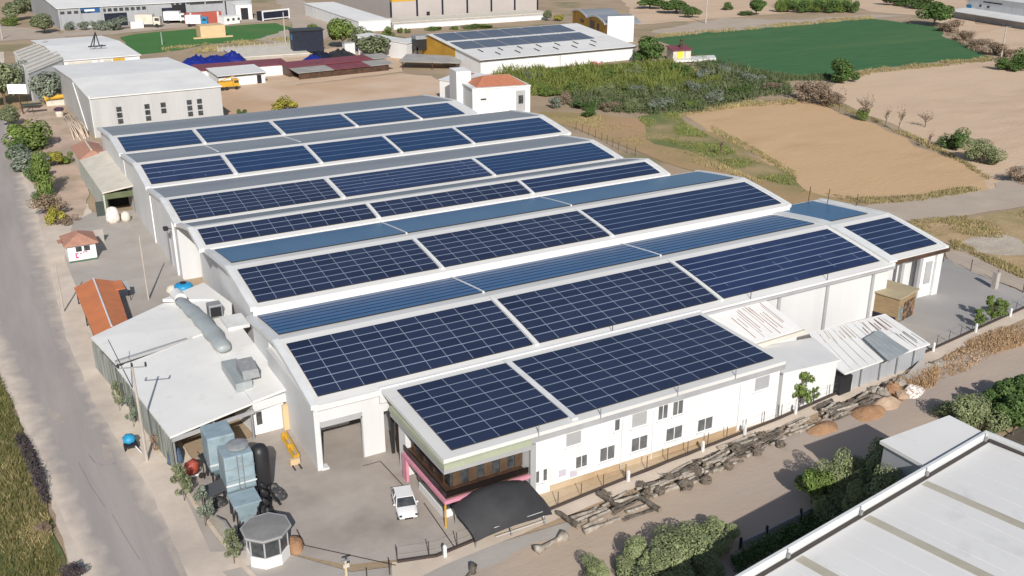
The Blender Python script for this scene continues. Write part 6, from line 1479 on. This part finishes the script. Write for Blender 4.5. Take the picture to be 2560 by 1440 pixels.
def plant(key, px, top, width, label, name='tree', cat='tree', group=None):
    """stood on its surveyed foot, as tall and wide as surveyed (rows and pixels)"""
    p = at(*px); h = max(.6, height_at(p, top)); w_ = width * depth(p) / FOC
    t = thing(name, label, cat, p, RV.uniform(0, 6.28), group)
    t.scale = (w_, w_, h)
    for nm, me in (('crown', PROTO[key][0]), ('trunk', PROTO[key][1])):
        o = bpy.data.objects.new(nm, me); COL.objects.link(o); o.parent = t
    return t
# roadside, top to bottom
B = lambda *a, **k: plant(*a, name='shrub', cat='shrub', **k)
B('bush1', (68, 374), 280, 120, 'bright green bush at the road bend below the signboard')
B('dbush1', (48, 400), 340, 60, 'dark green bush at the road edge beside the bright road bend bush'); B('dbush2', (96, 452), 392, 56, 'dark green bush before the clipped cypress'); B('olive2', (30, 318), 262, 56, 'olive shrub at the road edge under the signboard'); B('dbush1', (112, 520), 470, 44, 'dark low shrub at the foot of the cypress')
B('grey1', (76, 424), 360, 96, 'grey green shrub with white flecks below the bright road bend bush')
plant('column1', (116, 494), 380, 56, 'narrow bright green clipped cypress at the road edge', 'cypress')
B('brown1', (130, 540), 476, 84, 'brown leafless shrub at the foot of the clipped cypress')
B('yel1', (143, 564), 508, 46, 'small clipped yellow green shrub above the guard hut')
B('brown2', (168, 560), 530, 50, 'low brown brush beside the clipped yellow shrub')
B('yel2', (140, 415), 372, 52, 'straw coloured bush behind the clipped cypress')
B('bush2', (168, 410), 375, 40, 'small green bush beside the tiled outbuilding')
plant('grey2', (124, 264), 166, 92, 'round grey green tree against the cream wall of the ribbed wing')
plant('olive1', (14, 268), 130, 110, 'tall roadside tree nearest the signboard')
plant('grey1', (38, 232), 146, 76, 'grey roadside tree tucked behind the signboard')
plant('olive2', (112, 84), 32, 62, 'olive tree at the hangar corner')
plant('olive1', (42, 52), -4, 70, 'dark rounded tree at the head of the road')
plant('olive2', (78, 30), -30, 66, 'tree touching the upper edge beside the hangar roof')
plant('bush1', (28, 64), 36, 44, 'low green bush by the junction')
for k, (x, w_, tp, lb) in enumerate(((178, 30, 52, 'first small shrub under the hangar windows'), (212, 36, 50, 'shrub before the blue hangar panel'), (236, 22, 48, 'thin shrub beside the first hangar bay'), (258, 34, 46, 'shrub before the first hangar bay'), (294, 52, 38, 'biggest pale shrub by the first hangar bay'))):
    B(('grey1', 'grey2')[k % 2], (x, 76), tp, w_, lb, group='shrubs along the hangar')
plant('round2', (858, 122), 40, 82, 'tall bright tree beside the white gable shed')
plant('olive1', (935, 150), 80, 112, 'broad olive tree behind the burgundy barn')
plant('olive2', (905, 130), 66, 70, 'olive tree between the tall bright tree and the broad olive')
for x, y, tp, w_, lb in ((972, 95, 64, 34, 'light green shrub at the long white wall, the largest of three'), (999, 83, 68, 18, 'middle light shrub at the long white wall'), (1020, 83, 69, 16, 'smallest light shrub at the long white wall')): B('bush2', (x, y), tp, w_, lb, group='shrubs at the long white wall')
for x, y, tp, w_, lb in ((1086, 76, 63, 40, 'low green clump above the solar hall roof'), (1135, 74, 62, 22, 'small green clump above the solar hall roof'), (1195, 70, 58, 70, 'long green clump above the solar hall roof')): B('bush1', (x, y), tp, w_, lb)
plant('round1', (785, 96), 58, 30, 'small conical tree at the lane corner')
B('olive2', (1370, 52), 24, 26, 'grey green bush at the end of the white wall')
B('yel1', (1392, 52), 32, 30, 'flowering bush beside the ochre hall')
B('yel1', (715, 278), 236, 62, 'yellow green bush standing alone in the sand yard')
B('yel2', (412, 318), 276, 64, 'yellowish weeds against the grey warehouse wall', )
B('grey2', (478, 310), 290, 26, 'small grey weed at the warehouse wall base')
B('grey1', (376, 322), 298, 44, 'straggly grey weed at the warehouse wall')
B('dbush1', (606, 290), 270, 22, 'tiny dark shrub at the edge of the sand yard')
plant('dark1', (1628, 160), 88, 82, 'dense green willow at the end of the solar hall')
plant('dark2', (1600, 158), 118, 46, 'darker bush at the foot of the willow')
plant('dbush1', (2102, 204), 140, 84, 'round dark tree alone between the crop and the ploughed field')
plant('dark2', (2335, 64), -4, 92, 'great round tree at the corner of the crop field')
B('dbush2', (2300, 22), -12, 60, 'dark hedge bush beyond the great round tree')
B('dbush1', (2240, 14), -14, 70, 'dark hedge bush on the far field edge')
for x, y, tp, w_, lb in ((2375, 80, 42, 60, 'brown bush beside the great round tree'), (2410, 102, 70, 50, 'second brown bush along the crop edge'), (2445, 122, 90, 56, 'third brown bush along the crop edge'), (2490, 138, 98, 64, 'largest purple brown bush near the leaning pole'), (2520, 142, 118, 36, 'pale brown bush past the leaning pole')): B('brown1', (x, y), tp, w_, lb, group='brown bushes on the crop edge')
B('dbush1', (2530, 176), 138, 70, 'green bush at the edge past the leaning pole')
B('dbush2', (2560, 170), 118, 60, 'taller green bush at the picture edge past the leaning pole')
plant('dark1', (1890, 38), -6, 56, 'dark tree on the pale strip before the reeds')
B('dbush1', (1818, 25), 2, 30, 'small round bush on the pale strip')
B('dbush2', (1860, 38), 24, 40, 'low shadowy bush beside the dark tree')
for x, y, tp, w_, lb in ((1625, 22, -14, 70, 'dark scrub tree above the stony bank'), (1690, 34, -6, 80, 'largest dark scrub tree above the stony bank'), (1730, 44, 12, 50, 'dark scrub tree at the low end of the stony bank')): plant('dark2', (x, y), tp, w_, lb, group='scrub trees above the bank')
for k, (x, w_) in enumerate(((1955, 40), (1990, 46), (2025, 50), (2062, 50), (2098, 46), (2125, 34))): B(('bush1', 'dbush1')[k % 2], (x, 30 + (k % 2) * 2), -6 + k % 3, w_, ('end clump of reeds nearest the dark tree', 'second reed clump from the dark tree', 'third reed clump from the dark tree', 'tall reed clump in the middle of the bank', 'pale reed clump before the last', 'last low reed clump toward the dirt path')[k], group='reeds on the far bank')
# bare trees along the field boundary
for key, px, tp, w_, lb in (('bare1', (2097, 278), 208, 60, 'greyish leafless tree first on the field boundary'), ('bare2', (2160, 302), 224, 70, 'leafless tree with a green climbing tuft'), ('bare3', (2214, 314), 256, 34, 'small leafless sapling'), ('bare1', (2246, 330), 250, 40, 'upright leafless tree with a clear trunk'), ('bare2', (2312, 318), 272, 64, 'reddish brown leafless bush'), ('bare3', (2320, 372), 316, 36, 'leafless bush with rusty leaves'), ('bare1', (1800, 392), 330, 50, 'wispy leafless tree at the edge of the green weeds')):
    plant(key, px, tp, w_, lb + ' between the ploughed fields' if px[0] > 2000 else lb)
B('bush1', (2158, 300), 262, 34, 'green tuft at the foot of a leafless tree')
B('dbush2', (2378, 372), 314, 74, 'green bush at the end of the line of leafless trees')
B('hedge1', (2455, 408), 346, 100, 'wide pale green bush at the low end of the boundary')
B('brown1', (2020, 250), 190, 90, 'tangled grey brush at the scrub edge'); B('brown2', (2060, 262), 205, 80, 'brown tangle beside the round dark tree')
B('brown1', (2545, 455), 410, 70, 'dead brush at the far end of the dirt path')
B('pink1', (1492, 168), 148, 28, 'pink flowering bush at the solar hall wall')
# scrub belt: separate larger bushes over a low continuous cover
SCR = [(1225, 190), (1320, 178), (1440, 172), (1560, 165), (1680, 160), (1800, 160), (1900, 182), (1960, 205), (1985, 235), (1900, 245), (1830, 262), (1760, 280), (1640, 288), (1520, 282), (1430, 268), (1340, 248), (1320, 215)]
def inside(p, poly):
    c = False; n = len(poly)
    for i in range(n):
        a_, b_ = poly[i], poly[(i + 1) % n]
        if (a_[1] > p[1]) != (b_[1] > p[1]) and p[0] < (b_[0] - a_[0]) * (p[1] - a_[1]) / (b_[1] - a_[1]) + a_[0]: c = not c
    return c
def cover(name, poly, n, m, size, h, seed, cl=3, patchy=0.0, shape='blade'):
    """low ground cover that nobody could count: leaf blades scattered over a plot"""
    q = random.Random(seed); mb = MB(); tones = []
    P = [at(*p) for p in poly]; pl = [(p.x, p.y) for p in P]
    x0, x1 = min(p[0] for p in pl), max(p[0] for p in pl); y0, y1 = min(p[1] for p in pl), max(p[1] for p in pl)
    k = 0; tries = 0
    from mathutils import noise as nz
    while k < n and tries < n * 12:
        tries += 1
        x, y = q.uniform(x0, x1), q.uniform(y0, y1)
        if not inside((x, y), pl): continue
        d = nz.noise(Vector((x * .12, y * .12, seed)))
        if d < patchy - .5 + q.uniform(-.2, .2): continue
        hh = h * (.45 + .9 * max(0, d + .5)) * q.uniform(.5, 1.1)
        t0 = len(tones); leaves(mb, (x, y, hh * .5), (size * 1.5, size * 1.5, hh * .5), cl, size, q, tones, shape, up=.6)
        tones[t0:] = [min(1, max(0, t * .6 + .2 + d * .5)) for t in tones[t0:]]
        k += 1
    o = mb.build(name, m); set_tone(o, tones); return tag(o, kind='stuff')
L_lime = leafmat('leaf_scrub', (.115, .145, .032), (.16, .18, .045), (.7, 1.3)); L_sage = leafmat('leaf_sage', (.075, .105, .04), (.115, .14, .065), (.7, 1.3))
SCU = [(1225, 190), (1320, 178), (1440, 172), (1560, 165), (1680, 160), (1720, 175), (1800, 205), (1780, 232), (1600, 236), (1450, 240), (1330, 240)]
SCL = [(1720, 160), (1800, 160), (1900, 182), (1960, 205), (1985, 235), (1900, 245), (1830, 262), (1760, 280), (1640, 288), (1520, 282), (1430, 268), (1400, 240), (1600, 222), (1760, 222), (1790, 200)]
cover('undergrowth', SCU, 3600, L_lime, .5, 2.3, 3, 4, shape='leaf'); cover('undergrowth', SCU, 1800, L_lime, .6, 2.8, 4, 6)
cover('undergrowth', SCL, 3600, L_sage, .5, 2.4, 6, 4, shape='leaf'); cover('undergrowth', SCL, 900, L_sage, .5, 2.8, 7, 6)
q = random.Random(21)
KX = [('bush1', 'lime green'), ('grey1', 'blue grey'), ('dbush1', 'dark green'), ('brown1', 'brown twiggy'), ('hedge2', 'sage green')]
spots = [(1330, 200, 46, 1), (1390, 195, 42, 0), (1455, 188, 44, 0), (1520, 196, 50, 0), (1580, 186, 46, 4), (1640, 200, 52, 0), (1700, 190, 46, 2), (1760, 200, 50, 1), (1820, 190, 56, 1), (1880, 205, 60, 1), (1930, 225, 58, 3), (1850, 238, 60, 2),
         (1790, 258, 62, 1), (1720, 268, 60, 0), (1650, 276, 64, 1), (1580, 272, 58, 4), (1520, 276, 56, 3), (1460, 274, 54, 2), (1410, 262, 46, 3), (1370, 240, 46, 0), (1440, 232, 50, 0), (1510, 236, 52, 4), (1590, 232, 52, 1), (1670, 236, 54, 4), (1740, 230, 52, 1), (1475, 292, 44, 2), (1385, 272, 36, 1), (1340, 228, 40, 0)]
NEAR = ['by the tiled house corner', 'behind the terracotta roof', 'under the solar hall wall', 'below the pink flowers', 'near the middle of the upper scrub', 'below the willow', 'under the hut with the yellow door', 'below the canvas sheet', 'beyond the canvas sheet', 'at the crop field border', 'at the outer tip of the scrub', 'just inside the outer tip',
        'over the sandy field margin', 'above the bright grass patch', 'with tall stalks above the grass patch', 'in the lower middle scrub', 'beside the bare earth', 'rounded, at the bare earth', 'by the rough bank', 'near the house end wall', 'inside the scrub past the house', 'in the scrub centre', 'in the scrub centre below the willow', 'in the deep scrub below the hut', 'in the deep scrub below the canvas', 'alone below the scrub', 'low on the rough bank', 'hugging the house wall']
for (x, y, w_, k), nr in zip(spots, NEAR):
    B(KX[k][0], (x, y), y - q.uniform(24, 38), w_, KX[k][1] + ' bush ' + nr, group='bushes of the scrub belt')
# ragged margins of the fields
def margin(pts, wd, n, m, size, h, seed, patchy=.35):
    up = [(x, y - wd) for x, y in pts]; lo = [(x, y + wd) for x, y in pts[::-1]]
    cover('field_margin_grass', up + lo, n, m, size, h, seed, 6, patchy)
margin([(2085, 200), (2200, 176), (2300, 166), (2400, 156), (2480, 150)], 6, 700, L_straw2, .4, .9, 41)
margin([(2060, 258), (2110, 270), (2200, 308), (2300, 352), (2400, 402), (2470, 445)], 5, 1000, L_straw2, .3, .8, 42)
margin([(1640, 92), (1750, 82), (1985, 61), (2180, 43)], 4, 900, L_straw2, .6, .8, 43); margin([(2345, 70), (2420, 116), (2490, 148)], 4, 500, L_brown, .5, 1.2, 44)
margin([(1720, 142), (1850, 180), (1970, 196), (2080, 196)], 6, 900, L_sage, .5, 1.4, 45, .25); margin([(1700, 286), (1850, 262), (1990, 256)], 6, 600, L_straw2, .4, .7, 46)
margin([(2000, 482), (2140, 504), (2300, 496), (2450, 470)], 8, 800, L_straw2, .22, .6, 47, .45); margin([(1990, 440), (1900, 385), (1780, 322)], 8, 700, L_straw2, .25, .5, 48, .4)
margin([(2100, 565), (2250, 560), (2420, 545)], 6, 500, L_straw2, .2, .5, 49); margin([(2380, 612), (2450, 640), (2560, 690)], 10, 600, L_straw2, .2, .6, 50, .45)
margin([(70, 300), (50, 340), (62, 400), (95, 470), (128, 560)], 6, 260, L_straw2, .2, .5, 51, .2); margin([(1950, 14), (2130, 22)], 8, 700, leafmat('leaf_reed', (.10, .16, .04), (.14, .19, .06)), .9, 5.0, 52, .1)
# verge weeds by the road, dry brush along the track, grass on the banks
cover('verge_grass', [(-60, 900), (0, 945), (40, 1050), (85, 1150), (108, 1240), (120, 1330), (150, 1420), (160, 1500), (-300, 1500)], 2400, L_straw2, .11, .65, 25, 6, .35)
cover('verge_grass', [(-60, 900), (0, 945), (40, 1050), (85, 1150), (108, 1240), (120, 1330), (150, 1420), (160, 1500), (-300, 1500)], 5200, leafmat('leaf_verge', (.11, .125, .04), (.18, .165, .065)), .11, .7, 5, 7, .2)
cover('verge_brush', [(38, 1095), (62, 1092), (88, 1140), (112, 1200), (124, 1262), (112, 1270), (86, 1210), (60, 1150)], 900, L_plum, .16, 1.0, 26, 5, .1, shape='leaf')
cover('dry_grass', [(60, 1330), (118, 1290), (140, 1400), (170, 1480), (40, 1500)], 900, L_straw, .14, .5, 8, 4)
B('brown1', (112, 1335), 1300, 40, 'orange brown tuft on the road verge')
B('plum1', (178, 1450), 1408, 70, 'dark brush at the lower road corner')
cover('dry_brush', [(2330, 962), (2420, 930), (2480, 890), (2570, 862), (2570, 812), (2500, 822), (2430, 850), (2370, 885), (2335, 920)], 1200, L_dry, .12, .6, 6, 7, .45)
cover('dry_brush', [(2335, 955), (2420, 925), (2480, 885), (2570, 858), (2570, 815), (2500, 825), (2430, 853), (2370, 888), (2340, 920)], 900, L_dry, .15, .6, 16, 5, .45, shape='leaf')
cover('dry_brush', [(2235, 990), (2330, 970), (2345, 925), (2270, 940), (2220, 960)], 1200, L_dry, .14, .8, 9, 7)
cover('bank_grass', [(1590, 292), (1690, 282), (1715, 310), (1850, 388), (1985, 445), (1990, 468), (1900, 450), (1780, 395), (1660, 352)], 1500, leafmat('leaf_grass', (.13, .18, .045), (.22, .21, .08)), .35, .6, 12, 6, .45)
cover('bank_grass', [(2250, 560), (2420, 548), (2600, 520), (2640, 610), (2420, 590), (2300, 590)], 900, L_straw2, .25, .5, 13, 6, .5)
cover('bank_grass', [(400, 122), (560, 104), (700, 96), (735, 90), (745, 112), (560, 128), (430, 132)], 900, L_straw2, .5, .8, 14, 5, .4)
cover('bank_grass', [(1340, 285), (1500, 292), (1640, 330), (1780, 400), (1930, 470), (1800, 430), (1600, 365), (1440, 310)], 1000, L_straw2, .25, .5, 15, 6, .5)
cover('kerb_weeds', [(238, 862), (262, 905), (300, 980), (345, 1055), (360, 1040), (315, 965), (262, 880)], 420, leafmat('leaf_kerb', (.09, .115, .06), (.13, .15, .09)), .16, 1.1, 17, 6)
cover('kerb_weeds', [(395, 1130), (420, 1165), (470, 1240), (560, 1370), (575, 1362), (480, 1220), (415, 1120)], 260, L_straw, .12, .4, 18, 4)
cover('bark_litter', [(1405, 1318), (1500, 1262), (1600, 1225), (1700, 1185), (1800, 1135), (1900, 1085), (1955, 1085), (1960, 1110), (1860, 1165), (1770, 1215), (1700, 1230), (1630, 1265), (1560, 1310), (1450, 1340)], 1500, L_bark, .13, .12, 31, 5, shape='leaf')
cover('bark_litter', [(1960, 1090), (2030, 1050), (2110, 1000), (2195, 990), (2200, 1010), (2120, 1060), (2020, 1095)], 500, L_bark, .13, .12, 32, 5, shape='leaf')
# saplings along the near fence of the gate yard
plant('wispy2', (462, 1255), 1158, 62, 'dusty olive sapling by the blue tarp bundle'); plant('wispy1', (515, 1318), 1215, 62, 'thin grey green sapling by the tin canopy')
plant('wispy2', (586, 1412), 1322, 58, 'small olive sapling against the octagonal gatehouse'); plant('wispy1', (335, 1070), 985, 44, 'straggly grey sapling at the shed fence'); plant('wispy2', (300, 1030), 950, 30, 'thin weed tree along the shed wall')
B('brown1', (400, 1120), 1070, 50, 'bare tangled twigs behind the power pole foot')
cover('undergrowth', [(1830, 1405), (1920, 1355), (2010, 1305), (2110, 1250), (2200, 1205), (2210, 1240), (2110, 1295), (2000, 1350), (1900, 1405), (1840, 1440)], 1500, L_dark, .2, 1.3, 35, 5, .2, shape='leaf')
# trees by the fence and the hedge of the white warehouse
plant('slender1', (1998, 1024), 920, 80, 'slender young tree before the plain white annex'); plant('slender2', (2032, 1006), 965, 40, 'tiny sapling beside the slender young tree')
plant('slender2', (2476, 810), 742, 66, 'largest of three young trees in the side yard'); plant('slender1', (2444, 820), 768, 44, 'smaller young tree nearest the track in the side yard'); plant('slender2', (2502, 798), 752, 44, 'young tree behind the largest one in the side yard')
HED = [((1480, 1456), 1400, 80, 'low dark front bush of the big clipped hedge'), ((1572, 1442), 1368, 95, 'bush filling the lower gap of the big hedge'), ((1625, 1425), 1335, 140, 'roundest bush at the near end of the big hedge'), ((1690, 1412), 1318, 150, 'tallest bush of the big hedge'), ((1755, 1385), 1300, 140, 'bright topped bush of the big hedge'), ((1800, 1355), 1300, 100, 'last bush at the far end of the big hedge'), ((1650, 1460), 1370, 150, 'shaded lower bush of the big hedge'), ((1740, 1430), 1350, 130, 'shaded bush behind the tallest hedge bush')]
for k, (px, tp, w_, lb) in enumerate(HED): B('hedge%d' % (k % 3 + 1), px, tp, w_, lb, group='big hedge along the warehouse')
plant('round1', (2028, 1262), 1162, 96, 'bright leafy tree standing apart from the warehouse hedge')
for k, (px, tp, w_, lb) in enumerate((((2075, 1268), 1158, 95, 'soft bush beside the bright leafy tree'), ((2122, 1252), 1108, 105, 'silvery bush before the annex'), ((2168, 1238), 1086, 110, 'tallest broad bush touching the annex'), ((2205, 1222), 1098, 80, 'upright bush at the annex wall'), ((2075, 1295), 1215, 95, 'deep shaded bush under the parapet'), ((2180, 1262), 1165, 100, 'second deep shaded bush under the parapet'), ((2186, 1320), 1146, 100, 'tall bush hiding the annex wall'), ((2226, 1302), 1142, 90, 'bush between annex wall and parapet'), ((2138, 1322), 1180, 95, 'rounded bush next to the one hiding the annex wall'))): B('hedge%d' % (k % 3 + 1), px, tp, w_, lb, group='bushes by the annex')
for k, (px, tp, w_, lb) in enumerate((((2440, 1085), 985, 120, 'olive green tree behind the annex roof'), ((2500, 1050), 950, 110, 'darker tree past the annex'), ((2545, 1020), 925, 100, 'tall dark tree by the shaded lane edge'), ((2385, 1045), 998, 80, 'low brushy bush before the annex trees'), ((2530, 1090), 985, 120, 'dense tree behind the warehouse corner'))): plant(('hedge1', 'dark1', 'dark2', 'hedge2', 'dark1')[k], px, tp, w_, lb, group='trees past the annex')
# ---------------------------------------------------------------- light and camera
w = bpy.data.worlds.new('World'); sc.world = w; w.use_nodes = True
nt = w.node_tree
sky = nt.nodes.new('ShaderNodeTexSky'); sky.sky_type = 'NISHITA'; sky.sun_disc = False
EL, AZ = rad(32), rad(251)            # the sun stands behind the drone's shoulder
sdir = Vector((math.cos(AZ) * math.cos(EL), math.sin(AZ) * math.cos(EL), math.sin(EL)))
sky.sun_elevation = EL; sky.sun_rotation = rad(90) - AZ
sky.air_density = 1.0; sky.dust_density = 1.2
nt.links.new(sky.outputs[0], nt.nodes['Background'].inputs[0])
nt.nodes['Background'].inputs[1].default_value = 0.08
sl = bpy.data.lights.new('sun', 'SUN'); sl.energy = 4.5; sl.angle = rad(.55); sl.color = (1.0, .955, .89)
so = bpy.data.objects.new('sun', sl); COL.objects.link(so)
so.rotation_euler = sdir.to_track_quat('Z', 'Y').to_euler(); so.location = (0, -60, 120)
cam = bpy.data.cameras.new('camera'); cam.sensor_width = 36; cam.lens = 36 * FOC / 2560; cam.clip_end = 6000; cam.clip_start = .5
co = bpy.data.objects.new('camera', cam); COL.objects.link(co)
co.location = (0, 0, EYE); co.rotation_euler = (rad(90) - PIT, 0, YAW - rad(90))
sc.camera = co
sc.view_settings.view_transform = 'Standard'; sc.view_settings.look = 'None'
sc.view_settings.exposure = 0.09; sc.view_settings.gamma = 1
sc.cycles.use_denoising = True
sc.cycles.max_bounces = 6
